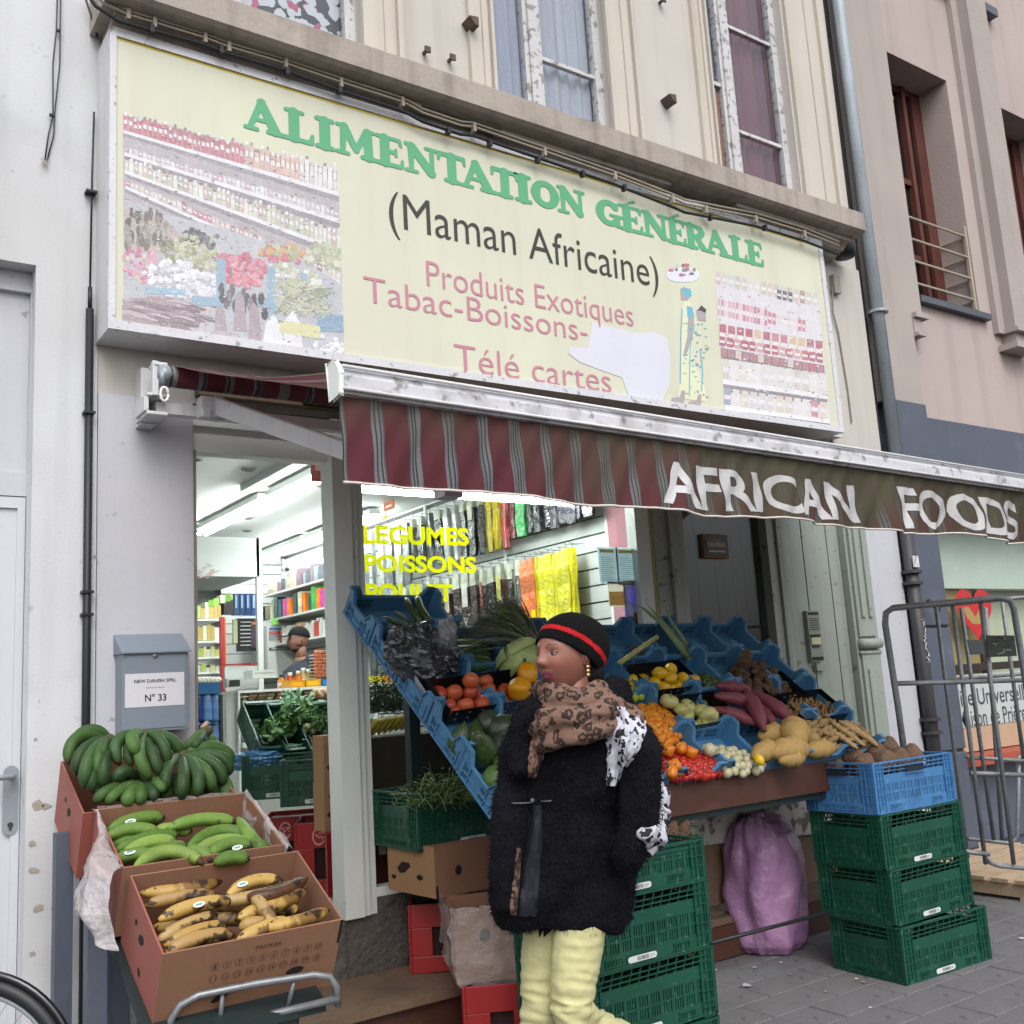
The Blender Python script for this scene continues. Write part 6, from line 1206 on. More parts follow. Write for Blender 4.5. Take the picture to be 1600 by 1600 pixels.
# green plantains lying in the middle box
LG = [S('#5e7d34'), S('#6b8a3c'), S('#54742f'), S('#7c9646')]
def inbox(px, py, t, base, h):   # point on the plane of a box rim, h below it
    zf, yf = base; n_ = Vector((0,-math.sin(t),math.cos(t))); o_ = Vector((1,yf,zf))-n_*h; r = ray(px,py); k = (o_-CAM).dot(n_)/r.dot(n_); return CAM+r*k
g2 = [((168,1298),(258,1278),-9,.05,'at the back left with a sticker'),((164,1310),(250,1302),-11,.045,'second row at the left, thick'),((180,1330),(280,1305),-8,.05,'long, in the middle of the left side'),((190,1338),(278,1318),-12,.035,'third row left'),((215,1345),(292,1322),-5,.04,'thin one near the middle'),((262,1295),(370,1285),-10,.03,'pale long one lying across the back'),((290,1330),(400,1318),-26,.045,'big curved one in the middle right'),((300,1336),(402,1326),-18,.035,'curved one below the big curved one'),((325,1338),(395,1325),-14,.02,'with an oval sticker at the right'),((372,1278),(412,1325),8,.03,'curving down the right side'),((382,1285),(418,1322),14,.03,'darker one against the right wall'),((210,1355),(318,1350),-22,.01,'largest pale one at the front rim'),((178,1345),(250,1342),-9,.03,'front left with a sticker'),((286,1342),(330,1346),-14,.02,'short one at the front middle'),((335,1350),(390,1344),-8,.01,'front right stub'),((240,1300),(300,1300),-5,.07,'deep one in shade'),((170,1320),(240,1322),-5,.08,'deep left one'),((300,1310),(370,1312),-4,.09,'deep right one'),((230,1330),(330,1330),0,.10,'lowest one in the middle')]
FX = Vector((0,0,0))
for i, (a, c, bu, h, lb) in enumerate(g2):
    pa, pc = inbox(*a, t2, (.93,-.885), h), inbox(*c, t2, (.93,-.885), h); m_ = inbox((a[0]+c[0])/2, (a[1]+c[1])/2+bu, t2, (.93,-.885), h-.012); plantain(pa, pc, (m_-(pa+pc)/2)*1.0, .0235, K(LG[i%4], rng.uniform(.85,1.05)), m_gpl, 'green plantain, '+lb+', middle box', GPL)
YC = [S('#ad8a45'), S('#9d7c48'), S('#b59450'), S('#a68a5a')]
g3 = [((222,1395),(340,1378),4,.03,'palest one at the back left, pointing right'),((228,1415),(335,1400),-6,.035,'second from the back at the left'),((250,1438),(358,1410),-10,.02,'big spotted one with an oval sticker'),((248,1470),(335,1432),-6,.05,'long one in the middle of the left side'),((258,1478),(350,1448),-7,.035,'spotted one second from the front rim'),((262,1488),(362,1462),-10,.015,'thick ribbed one at the front left'),((355,1402),(440,1382),-16,.03,'brown blotched one with a sticker at the back'),((340,1408),(470,1378),6,.03,'long one whose tip points up at the right'),((395,1420),(478,1390),8,.02,'dark tip one at the right wall'),((385,1400),(480,1372),10,.01,'darkest one, blackened, at the right wall'),((370,1438),(470,1425),-14,.04,'curved one in the middle right'),((395,1400),(430,1452),-6,.015,'one with a black stalk crossing the others'),((410,1450),(515,1422),4,.01,'one with a yellow black tip over the front right rim'),((375,1452),(420,1448),-8,.03,'short fat one in the middle front'),((372,1470),(450,1440),-5,.02,'one at the front rim under the bag'),((300,1440),(390,1438),-3,.09,'deep one in the shade'),((240,1450),(330,1455),-3,.10,'deep left one'),((380,1430),(460,1440),-3,.09,'deep right one'),((300,1410),(400,1420),0,.10,'lowest one at the back')]
for i, (a, c, bu, h, lb) in enumerate(g3):
    pa, pc = inbox(*a, t3, (.725,-1.25), h), inbox(*c, t3, (.725,-1.25), h); e_ = (pc-pa)*.06; pa, pc = pa-e_*.4, pc+e_*(1 if c[0] < 460 else 0); m_ = inbox((a[0]+c[0])/2, (a[1]+c[1])/2+bu, t3, (.725,-1.25), h-.014); plantain(pa, pc, (m_-(pa+pc)/2), .0215, K(YC[i%4] if i != 9 else S('#4a2e20'), rng.uniform(.9,1.1)), m_ypl, 'ripe spotted plantain, '+lb, YPL, tipc='#2a1c14')
# fruit stickers
for (px, py, t, base, h) in ((204,1283,t2,(.93,-.885),.02),(203,1331,t2,(.93,-.885),.0),(371,1324,t2,(.93,-.885),-.005),(311,1413,t3,(.725,-1.25),-.012),(379,1381,t3,(.725,-1.25),.0)):
    c = inbox(px,py,t,base,h); n_ = (CAM-c).normalized(); n_ = Vector((0,-.6,.8)); s_ = Vector((1,0,.12)).normalized(); u_ = n_.cross(s_); b = MB(); b.flat([c+s_*.019*math.cos(6.283*k/14)+u_*.011*math.sin(6.283*k/14) for k in range(14)], S('#d3dad8')); b.flat([c+n_*.0004+s_*x*.010+u_*y*.004 for x, y in ((-1,-1),(1,-1),(1,1),(-1,1))], S('#6f9a86')); o = b.build('fruit_sticker', m_print); tag(o, 'small oval white sticker stuck on a plantain', 'sticker', 'oval fruit stickers')
# plastic lining of the middle box
m_film2 = M('milky plastic lining', S('#cfc8ca'), .25, var=(6,.1), bump=(24,1,.02), alpha=.55, spec=.7)
def rim2(x, f, h=0): yf, zf, yb, zb_ = -.885,.93,-.52,1.09; n_ = Vector((0,-math.sin(t2),math.cos(t2))); return Vector((x, yf+(yb-yf)*f, zf+(zb_-zf)*f))+n_*h
lin = thing('plastic_lining', rim2(1.15,.5), 'milky plastic lining hanging out of the middle banana box', 'plastic bag')
film('plastic_sheet', lin, [[rim2(.90,1,-.08),rim2(.905,.5,-.08),rim2(.90,.0,-.08)],[rim2(.882,1.0,.012),rim2(.88,.5,.015),rim2(.882,-.03,.01)],[at(148,1330,-.72),at(140,1345,-.88),at(175,1370,-.95)],[at(112,1405,-.80),at(130,1430,-.95),at(170,1450,-.98)],[at(125,1425,-.85),at(150,1470,-.98),at(185,1488,-1.0)]], m_film2, .010, 2)
film('plastic_sheet', lin, [[rim2(1.42,1,-.10),rim2(1.42,.5,-.1),rim2(1.42,.0,-.08)],[rim2(1.425,1.02,.012),rim2(1.43,.5,.018),rim2(1.435,-.04,.01)],[rim2(1.46,1.0,-.03),rim2(1.47,.5,-.04),rim2(1.47,-.05,-.03)]], m_film2, .008, 7)
film('plastic_sheet', lin, [[rim2(.89,1,-.07),rim2(1.15,1,-.06),rim2(1.42,1,-.07)],[rim2(.885,1.01,.008),rim2(1.15,1.01,.012),rim2(1.425,1.01,.008)]], m_film2, .006, 9)
# trolley carrying the boxes
m_tubesteel = M('galvanised tube', S('#85888b'), .4, .5, var=(5,.2), fine=(40,.1), bump=(30,.15), dirt=[(12,.6,.7,S('#55504a'),.6)])
tr = thing('box_trolley', (1.2,-.8,0), 'steel trolley frame carrying the three banana boxes', 'trolley')
b = MB(); b.tube([atd(258,1640,3.02),atd(268,1592,3.02),atd(282,1570,3.03),atd(310,1555,3.05),atd(400,1537,3.12),atd(490,1523,3.2),atd(515,1526,3.21),atd(526,1542,3.22),atd(528,1572,3.22)], .0115, 10); b.build('top_tube', m_tubesteel, tr, True)
b = MB(); b.tube([atd(300,1632,3.05),atd(410,1588,3.13),atd(530,1560,3.22)], .0115, 10); b.build('lower_tube', m_tubesteel, tr, True)
for (x0,y0,x1,y1,d) in ((348,1548,342,1620,3.09),(460,1530,448,1580,3.18)): b = MB(); b.tube([atd(x0,y0,d),atd(x1,y1,d)], .008, 8); b.build('strut', m_tubesteel, tr, True)
b = MB(); b.tube([atd(209,1528,3.3),atd(213,1640,3.3)], .014, 10); b.build('upright', m_tubesteel, tr, True)
b = MB(); b.box((.80,-.80,0),(.86,-.74,.90)); b.build('dark_post', m_bluegrey, tr); b = MB(); b.box((.80,-.30,0),(.86,-.24,1.0)); b.build('dark_post', m_bluegrey, tr)
b = MB(); b.prism([(.88,-1.22,.485),(.88,-.10,.98),(.88,-.10,.95),(.88,-1.22,.455)], (.54,0,0)); b.build('sloping_shelf', m_darksteel, tr)
b = MB(); b.cbox(atd(425,1596,3.16), (.16,.06,.05)); b.build('grip', m_black, tr, bevel=.01)
for k in range(2): b = MB(); c = Vector((.95+.4*k,-1.2,.06)); b.lathe([(.02,-.015),(.06,-.015),(.06,.015),(.02,.015)], 14, mat=TM(c,(0,rad(90),0))); b.build('wheel', m_black, tr)
# grey panel below the pilaster
# bicycle wheel at the corner
wc = atd(-52,1704,3.12); bw = thing('bicycle', (wc.x,wc.y,0), 'front wheel and mudguard of a parked bicycle, cut off at the bottom left', 'bicycle')
rx = RT.copy(); rx.z = 0; rx.normalize(); R0 = .305
def ring(r, rt_, mat_, name, n=48, a0=0, a1=6.2832):
    b = MB(); b.tube([wc+rx*r*math.cos(a0+(a1-a0)*i/n)+Vector((0,0,r*math.sin(a0+(a1-a0)*i/n))) for i in range(n+1)], rt_, 10, cap=False); return b.build(name, mat_, bw, True)
ring(R0,.023,m_black,'tyre'); ring(R0-.028,.009,m_alu,'rim'); ring(R0+.033,.012,M('glossy black mudguard',S('#16171a'),.15,bump=None,coat=.5),'mudguard',30,-.2,2.6)
b = MB()
for i in range(28): a = 6.283*i/28; b.tube([wc+rx*.03*math.cos(a+1)+Vector((0,0,.03*math.sin(a+1))), wc+rx*(R0-.03)*math.cos(a)+Vector((0,0,(R0-.03)*math.sin(a)))], .0012, 4)
b.build('spoke_set', m_alu, bw); b = MB(); b.tube([wc-FW*.04, wc+FW*.04], .022, 12); b.build('hub', m_alu, bw, True)
# ================= letter box =================
mb_ = thing('letter_box', (1.2,-.07,1.5), 'grey metal letter box with a paper notice saying number 33', 'letter box')
m_lb = M('grey letter box paint', S('#7b8692'), .4, .1, var=(3,.06), fine=(60,.03), bump=(30,.05))
x0, x1, yf, yk = at(192,1085,-.135).x, at(295,1085,-.135).x, -.135, -.013; z0, z1, z2 = 1.335, 1.655, 1.735
b = MB(); b.box((x0,yf+.004,z0),(x1,yk,z1-.002)); b.build('body', m_lb, mb_, bevel=.003)
b = MB(); b.box((x0+.012,yf,z0+.012),(x1-.012,yf+.0035,z1-.015)); dr_ = b.build('door', m_lb, mb_, bevel=.002)
b = MB(); b.prism([(x0-.008,yf-.012,z1),(x0-.008,yk,z2),(x0-.008,yk,z1-.004),(x0-.008,yf-.012,z1-.006)], (x1-x0+.016,0,0)); b.build('roof', m_lb, mb_)
pc = at(242,1024,yf); b = MB(); b.tube([(pc.x,yf,pc.z),(pc.x,yf-.006,pc.z)], .010, 14); b.build('lock', m_alu, dr_, True)
a, c = at(195,1066,yf), at(288,1112,yf); b = MB(); b.box((a.x+.0,yf-.0018,1.435),(c.x,yf-.0008,1.568), S('#cfcfd6')); b.build('paper_notice', m_print, mb_)
b = MB(); w_ = c.x-a.x; put_text(b, 'NEW DANISH SPRL', (a.x+w_*.15,yf-.0025,1.530), (w_*.71,0,0), (0,0,.014), S('#23232a'), off=.02); put_text(b, 'Chemin de Wavre', (a.x+w_*.35,yf-.0025,1.507), (w_*.31,0,0), (0,0,.007), S('#55555c')); put_text(b, 'N° 33', (a.x+w_*.33,yf-.0025,1.455), (w_*.36,0,0), (0,0,.03), S('#23232a'), off=.02); b.build('lettering', m_print, mb_)
# ================= roll cage and pallet =================
pt = thing('wooden_pallet', (6.4,-.3,0), 'raw wooden pallet under the roll cage at the right edge', 'pallet')
for i in range(7): b = MB(); y = -.95+.15*i; b.box((5.98,y,.10),(7.2,y+.11,.122)); b.build('board', m_palletw, pt)
for i in range(3): b = MB(); x = 6.0+.55*i; b.box((x,-.95,.022),(x+.09,.06,.098)); b.build('bearer', m_palletw, pt)
b = MB(); b.box((5.98,-.95,0),(7.2,-.86,.02)); b.box((5.98,-.03,0),(7.2,.06,.02)); b.build('base_board', m_palletw, pt)
cg_ = thing('roll_cage', (6.4,-.6,.12), 'grey tubular steel roll cage standing on the pallet beside the crates', 'roll cage')
m_cage = M('dull galvanised steel', S('#83868a'), .5, .3, var=(5,.2), fine=(50,.15), bump=(40,.2), dirt=[(10,.6,.72,S('#3c3733'),.5)])
def tubep(P, r, name='tube'): b = MB(); b.tube(P, r, 8); return b.build(name, m_cage, cg_, True)
dn = 5.5; Q = lambda x, y, d=dn: atd(x, y, d)
tubep([Q(1418,1215,5.4),Q(1404,1110,5.4),Q(1383,975,5.4),Q(1384,958,5.4),Q(1395,950,5.4),Q(1560,934),Q(1578,938),Q(1584,952),Q(1600,1050),Q(1615,1150),Q(1640,1300)], .017, 'end_frame')
tubep([Q(1398,1068,5.4),Q(1480,1066,5.45),Q(1620,1062,5.6)], .013, 'cross_bar'); tubep([Q(1516,1208,5.5),Q(1620,1212,5.6)], .013, 'cross_bar'); tubep([Q(1510,1183,5.9),Q(1620,1190,6.0)], .011, 'cross_bar'); tubep([Q(1480,1062,6.0),Q(1640,1050,6.2)], .011, 'cross_bar')
for (x0,y0,x1,y1,d) in ((1462,944,1512,1340,5.9),(1488,941,1540,1350,5.5),(1502,950,1553,1312,5.9),(1532,940,1584,1350,5.5),(1540,950,1566,1312,6.0),(1566,940,1600,1190,6.0)): tubep([Q(x0,y0,d),Q((x0+x1)/2,(y0+y1)/2-2,d),Q(x1,y1,d)], .012, 'upright')
tubep([Q(1468,946,6.1),Q(1590,934,6.3),Q(1640,930,6.3)], .012, 'top_bar'); tubep([Q(1505,1330,5.45),Q(1545,1335,5.5)], .013, 'bottom_bar'); tubep([Q(1540,1335,5.5),Q(1548,1348,5.5),Q(1562,1353,5.5),Q(1640,1360,5.55)], .013, 'bottom_bar'); tubep([Q(1512,1310,5.9),Q(1580,1318,6.0),Q(1590,1305,6.0),Q(1592,1180,6.0)], .012, 'bottom_bar')
a, c, e, f_ = Q(1541,993,5.45), Q(1585,993,5.45), Q(1589,1025,5.45), Q(1544,1027,5.45); b = MB(); b.prism([a,c,e,f_], FW*.006, S('#3a3d3a'))
for i in range(36):
    u_, v_ = rng.uniform(.05,.9), rng.uniform(.05,.9); p = a.lerp(c,u_).lerp(f_.lerp(e,u_),v_)-FW*.001*(1+i*.02); q_ = p+RT*rng.uniform(-.04,.04)+UP*rng.uniform(-.02,.02); s_ = UP*rng.uniform(.003,.008); b.flat([p,q_,q_+s_,p+s_*.5], S(rng.choice(['#15161a','#7c8278','#55605a','#20221f'])))
b.build('scribbled_plate', m_matte, cg_)
a, c, e, f_ = Q(1511,1000,5.7), Q(1541,999,5.7), Q(1545,1022,5.7), Q(1516,1023,5.7); b = MB(); b.prism([a,c,e,f_], FW*.005, S('#6f7577')); b.build('blank_plate', m_matte, cg_)
# ================= people =================
def head_into(b, T, skin, lip, brow, beard=None, seg=72, rings=56):
    g = lambda y, z, cy, cz, sy, sz: math.exp(-((y-cy)/sy)**2-((z-cz)/sz)**2)
    def fn(v, w):
        x, y, z = v.x*.098, v.y*.075, v.z*.118
        if v.z < 0: k = 1-.30*(-v.z)**1.6; y *= k; x *= (1-.10*(-v.z)**2) if v.x > 0 else (1-.35*(-v.z)**1.5)
        if v.x < 0: x *= 1.02
        if v.x > 0:
            m = min(1, v.x*2.2)
            d = .018*g(y,z,0,-.015,.0125,.012)+.013*g(y,z,0,.006,.0075,.022)+.010*g(y,z,0,-.046,.020,.0055)+.0105*g(y,z,0,-.058,.017,.006)-.007*g(y,z,0,-.0515,.021,.0018)+.009*g(y,z,0,-.092,.020,.015)-.004*g(y,z,0,-.07,.02,.006)-.003*g(y,z,0,-.033,.004,.007)
            for s_ in (-1, 1): d += -.0095*g(y,z,s_*.030,.012,.014,.010)+.004*g(y,z,s_*.030,.033,.02,.007)+.005*g(y,z,s_*.042,-.022,.018,.02)+.008*g(y,z,s_*.0125,-.019,.006,.006)
            x += d*m
        if v.x > 0: pass
        return Vector((x,y,z))
    b0 = len(b.f); v0 = len(b.v); 
    b.ell((0,0,0),(1,1,1),seg,rings,skin,0,None,fn=lambda v,w: fn(v,w)); 
    for i in range(b0, len(b.f)):
        c = Vector((0,0,0)); 
        for j in b.f[i]: c += Vector(b.v[j])
        c /= len(b.f[i]); col = skin; ay = abs(c.y)
        if c.x > .03:
            if ay < .025 and -.066 < c.z < -.039 and (ay/.0255)**2+((c.z+.052)/.0125)**2 < 1: col = lip
            if .014 < ay < .047 and abs(c.z-(.0300+.006*math.cos((ay-.034)*70))) < .0028: col = tuple(.35*a+.65*bb for a, bb in zip(skin, brow))
            if col == skin: t = math.exp(-((ay-.04)/.018)**2-((c.z+.02)/.022)**2); col = tuple(a*(1-.35*t)+bb*.35*t for a, bb in zip(skin, (skin[0]*1.25, skin[1]*.85, skin[2]*.85)))
        if beard and c.x > -.02 and ((c.z < -.078 and ay < .05) or (ay < .024 and -.041 < c.z < -.034 and c.x > .05) or (ay > .060 and c.z < -.03)): col = beard
        b.c[i] = col
    # neck, ears, eyeballs
    b.tube([(-.018,0,-.05),(-.025,0,-.11),(-.03,0,-.19)], [.058,.053,.062], 20, skin)
    for s_ in (-1,1):
        b.ell((-.010,s_*.074,.0), (.018,.009,.030), 12, 9, skin); b.ell((-.006,s_*.080,-.002), (.010,.006,.018), 10, 7, K(skin,.7))
        b.ell((.0750,s_*.0305,.0095), (.0112,.0125,.0072), 14, 10, S('#857c77')); b.ell((.0822,s_*.0300,.0100), (.0045,.0062,.0060), 10, 8, S('#17100e')); b.ell((.0755,s_*.0305,.0150), (.0118,.0145,.0060), 12, 8, K(skin,.82))
        b.tube([(.0855-abs(t-.5)*.016, s_*(.016+.028*t), .0125+.0065*math.sin(math.pi*t)) for t in [i/8 for i in range(9)]], .0016, 6, brow)
        b.tube([(.084-abs(t-.5)*.014, s_*(.017+.027*t), .0085-.004*math.sin(math.pi*t)) for t in [i/8 for i in range(9)]], .0009, 5, K(skin,.5))
    for i in range(v0, len(b.v)): b.v[i] = tuple(T @ Vector(b.v[i]))
def frame(loc, fwd, up, sc=1):
    f = Vector(fwd).normalized(); u = (Vector(up)-f*Vector(up).dot(f)).normalized(); l = u.cross(f); m = Matrix((f, l, u)).transposed().to_4x4(); m = m @ Matrix.Scale(sc, 4); m.translation = Vector(loc); return m
def remesh(o, vox, smooth_it=3, disp=None):
    m = o.modifiers.new('remesh', 'REMESH'); m.mode = 'VOXEL'; m.voxel_size = vox; m.use_smooth_shade = True
    s_ = o.modifiers.new('smooth', 'SMOOTH'); s_.iterations = smooth_it; s_.factor = .5
    bpy.context.view_layer.update(); dg = bpy.context.evaluated_depsgraph_get(); me = bpy.data.meshes.new_from_object(o.evaluated_get(dg)); mats = list(o.data.materials); o.modifiers.clear(); old = o.data; o.data = me
    if not me.materials:
        for x in mats: me.materials.append(x)
    for v in me.vertices:
        if disp: v.co = v.co+v.normal*disp(v.co)
    me.polygons.foreach_set('use_smooth', [True]*len(me.polygons)); me.update(); return me
m_skin = M('skin', attr=True, rough=.45, var=(8,.04), fine=(120,.03), bump=(150,.08,.001), sss=.15)
DW = 3.2
wq = lambda px, py, dd=0: atd(px, py, DW+dd)
g0 = wq(890,1300); woman = thing('person', (g0.x, g0.y, 0), 'woman in a black fur coat and leopard scarf walking left past the stand', 'woman')
fdir = (-RT*.74-FW*.67); fdir.z = 0; fdir.normalize(); fdir.z = .02
WT = frame(wq(884,1027), fdir, Vector((0,0,1))+RT*.02, 1.04)
b = MB(); head_into(b, WT, S('#89594b'), S('#7a3446'), S('#22140f')); hp_ = wq(890,1120,.03); b.tube([WT@Vector((-.03,0,-.17)), wq(893,1150,.04), wq(893,1300,.05), wq(893,1420,.05)], [.06,.11,.12,.13], 16, S('#89594b')); body = b.build('body', m_skin, woman, True)
# knitted hat
m_knit = M('black knitted wool', attr=True, rough=.95, var=(20,.2), fine=(160,.3), bump=(150,1,.004), spec=.2)
b = MB(); RI = 110; SG = 150
def hatfn(v, w):
    x, y, z = v.x*.124-.028, v.y*.096, v.z*.110+.026
    back = max(0, -v.x); x -= .022*back*max(0, v.z+.5); z -= .004*back
    h = -.55*(x-.083)+.84*(z-.055)
    if h < 0: x += .55*h*1.0; z -= .84*h*1.0   # slide up on to the rim plane
    k = .006*mnoise.noise(Vector((x,y,z))*30); return Vector((x*(1+k),y*(1+k*3),z))
b.ell((0,0,0),(1,1,1),SG,RI,S('#08080a'),fn=hatfn)
for i, f_ in enumerate(b.f):
    c = sum((Vector(b.v[j]) for j in f_), Vector())/len(f_); h = -.55*(c.x-.083)+.84*(c.z-.055)
    if .030 < h < .0455: b.c[i] = S('#b01c22')
b.v = [tuple(WT @ Vector(v)) for v in b.v]; b.build('knitted_hat', m_knit, woman, True)
b = MB()
for k in range(3): b.ell(WT @ Vector((-.008,.083,-.032-.012*k)), (.008,.006,.007), 10, 8, S('#b59a6a'))
for k in range(3): b.ell(WT @ Vector((-.008,-.083,-.032-.012*k)), (.008,.006,.007), 10, 8, S('#b59a6a'))
b.build('earring', M('gold', attr=True, rough=.25, metal=.9, bump=None), woman, True)
# hair under the hat at the nape
b = MB(); b.ell(WT @ Vector((-.07,.02,-.05)), (.05,.06,.05), 16, 10, S('#141012')); b.build('hair', m_knit, woman, True)
# coat
m_fur = M('black fur', S('#111118'), .95, var=(9,.35), fine=(160,.5), bump=(90,1,.006), spec=.15)
sil = [(1095,840,952),(1118,818,980),(1145,808,996),(1180,804,1004),(1230,800,998),(1262,798,988),(1310,784,992),(1360,774,995),(1400,768,994),(1432,774,988),(1442,785,985)]
b = MB(); seg = 40; V = []
for (py, xl, xr) in sil:
    c = wq((xl+xr)/2, py-.035*0, .04); hw = (xr-xl)/2/1600*DW; dp = hw*.72 if py > 1130 else hw*.8
    for k in range(seg):
        a = 6.2832*k/seg; s_ = math.sin(a); c_ = math.cos(a); V.append(c+RT*hw*math.copysign(abs(c_)**.85, c_)+Vector((FW.x,FW.y,0)).normalized()*dp*s_+Vector((0,0,.01*math.sin(3*a))))
nr = len(sil); b.add(V, [(i*seg+k, i*seg+(k+1)%seg, (i+1)*seg+(k+1)%seg, (i+1)*seg+k) for i in range(nr-1) for k in range(seg)]+[tuple(range(seg)), tuple(reversed(range((nr-1)*seg, nr*seg)))])
# sleeves: near arm to the pocket, far arm swinging ahead
b.tube([wq(975,1128,-.05),wq(1000,1175,-.10),wq(1004,1240,-.12),wq(998,1290,-.12),wq(985,1335,-.12),wq(975,1350,-.10)], [.055,.066,.064,.058,.05,.04], 16)
b.tube([wq(830,1130,.08),wq(812,1180,.04),wq(800,1250,-.02),wq(795,1320,-.06),wq(790,1380,-.08),wq(788,1415,-.08)], [.05,.062,.06,.055,.05,.048], 16)
b.tube([wq(842,1095,-.08),wq(822,1120,-.06),wq(812,1160,-.05),wq(815,1210,-.09)], [.03,.045,.05,.03], 12)
b.tube([wq(940,1085,.06),wq(965,1085,.02),wq(960,1110,-.08)], [.05,.055,.04], 12)
coat = b.build('fur_coat', m_fur, woman, True)
me = remesh(coat, .010, 4, lambda p: .012*mnoise.noise(p*9)+.005*mnoise.noise(p*28)+.022*mnoise.noise(Vector((p.x*11,p.y*11,p.z*2.2))))
from mathutils.bvhtree import BVHTree
bvh = BVHTree.FromPolygons([v.co+woman.location for v in me.vertices], [tuple(p.vertices) for p in me.polygons])
def surf(px, py, lift=.006):
    d = ray(px, py).normalized(); h = bvh.ray_cast(CAM, d); p = h[0] if h[0] is not None else wq(px, py, -.05); return p-d*lift
def drape_strip(mb, path, wd, lift=.008, fold=.006, nseg=26, nx=9, seed=0, col=None):
    base_ = len(mb.v); n = len(path)
    for i in range(nseg+1):
        t = i/nseg*(n-1); k = min(int(t), n-2); f_ = t-k; px = path[k][0]*(1-f_)+path[k+1][0]*f_; py = path[k][1]*(1-f_)+path[k+1][1]*f_; w_ = wd[k]*(1-f_)+wd[k+1]*f_
        w_ *= 1+.18*mnoise.noise(Vector((i*.35, seed, 0)))
        for j in range(nx):
            u = j/(nx-1)*2-1; e = 1-u*u; mb.v.append(tuple(surf(px+u*w_, py+3*mnoise.noise(Vector((i*.3, j*.5, seed))), lift*(.25+e)+fold*e*math.sin(j*2.3+i*.25+seed)+fold*mnoise.noise(Vector((i*.5, j*.9, seed+5))))))
    for i in range(nseg):
        for j in range(nx-1): a = base_+i*nx+j; mb.face((a, a+1, a+nx+1, a+nx), col)
R3 = random.Random(3); b = MB(); P_all = [p for p in me.polygons]; off = woman.location.copy()
for i in range(15000):
    p = R3.choice(P_all); n_ = p.normal; c = Vector(p.center)+off
    d = (n_*.8+Vector((R3.uniform(-.5,.5), R3.uniform(-.5,.5), R3.uniform(-1.0,.1)))).normalized(); L_ = R3.uniform(.008,.020); s_ = d.cross(Vector((R3.uniform(-1,1),R3.uniform(-1,1),R3.uniform(-1,1)))).normalized()*R3.uniform(.0008,.0016)
    b.add([c-s_, c+s_, c+d*L_], [(0,1,2)], S('#0f0f15') if i % 6 else S('#24242e'))
b.build('fur_tufts', M('fur hairs', attr=True, rough=.9, bump=None, spec=.15), woman, kind='stuff')
# leather edge and zip of the open coat, belt ends with painted glints
m_leather = M('blue black leather', S('#1d1f29'), .45, var=(9,.3), fine=(80,.1), bump=(50,.3))
def strip(mb, P, wd, col=None, out=.0):
    V = []
    for p, w_ in zip(P, wd): V += [p-RT*w_, p+RT*w_]
    mb.add(V, [(2*i,2*i+1,2*i+3,2*i+2) for i in range(len(P)-1)], col)
b = MB(); drape_strip(b, [(840,1258),(838,1300),(832,1345),(828,1395),(824,1432)], [6,10,13,14,14], .012, .004); b.build('leather_facing', m_leather, woman, True)
m_leop = M('leopard print cloth', S('#72574a'), .85, var=(4,.12), fine=(120,.1), bump=(60,.4))
b = MB(); drape_strip(b, [(811,1325),(808,1365),(804,1400),(802,1430)], [4,5,6,6], .010, .003, seed=2); b.build('scarf_edge', m_leop, woman, True); b = MB(); drape_strip(b, [(848,1140),(842,1165),(836,1190),(831,1216)], [15,14,11,6], .022, .008, seed=4)
def pattern(m, sc, dark, mid=None, lo=.16, hi=.2):
    nt = m.node_tree; N, L = nt.nodes, nt.links; bs = N['Principled BSDF']; src = bs.inputs['Base Color'].links[0].from_socket; tc = N.new('ShaderNodeTexCoord')
    nz = N.new('ShaderNodeTexNoise'); nz.inputs['Scale'].default_value = sc*.9; L.new(tc.outputs['Object'], nz.inputs['Vector']); ad = N.new('ShaderNodeVectorMath'); ad.operation = 'MULTIPLY_ADD'; L.new(nz.outputs['Color'], ad.inputs[0]); ad.inputs[1].default_value = (.045,.045,.045); L.new(tc.outputs['Object'], ad.inputs[2])
    vo = N.new('ShaderNodeTexVoronoi'); vo.inputs['Scale'].default_value = sc; L.new(ad.outputs[0], vo.inputs['Vector'])
    mr = N.new('ShaderNodeMapRange'); L.new(vo.outputs['Distance'], mr.inputs[0]); mr.inputs[1].default_value = hi; mr.inputs[2].default_value = hi+.06; mr.inputs[3].default_value = 1; mr.inputs[4].default_value = 0
    x = N.new('ShaderNodeMix'); x.data_type = 'RGBA'; L.new(mr.outputs[0], x.inputs[0]); L.new(src, x.inputs[6]); x.inputs[7].default_value = (*dark, 1); o_ = x.outputs[2]
    if mid:
        m2 = N.new('ShaderNodeMapRange'); L.new(vo.outputs['Distance'], m2.inputs[0]); m2.inputs[1].default_value = lo; m2.inputs[2].default_value = lo+.05; m2.inputs[3].default_value = 1; m2.inputs[4].default_value = 0; y = N.new('ShaderNodeMix'); y.data_type = 'RGBA'; L.new(m2.outputs[0], y.inputs[0]); L.new(o_, y.inputs[6]); y.inputs[7].default_value = (*mid, 1); o_ = y.outputs[2]
    L.new(o_, bs.inputs['Base Color'])
pattern(m_leop, 34, S('#271a15'), S('#6a4c38'), .20, .46); m_bw = M('black and white leopard cloth', S('#b9bac6'), .85, var=(4,.06), fine=(100,.05), bump=(60,.3)); pattern(m_bw, 40, S('#1b1a20'), None, 0, .40)
b.build('scarf_tail', m_leop, woman, True)
b = MB(); cN = WT @ Vector((-.035,0,-.155))
up_ = Vector((0,0,1))
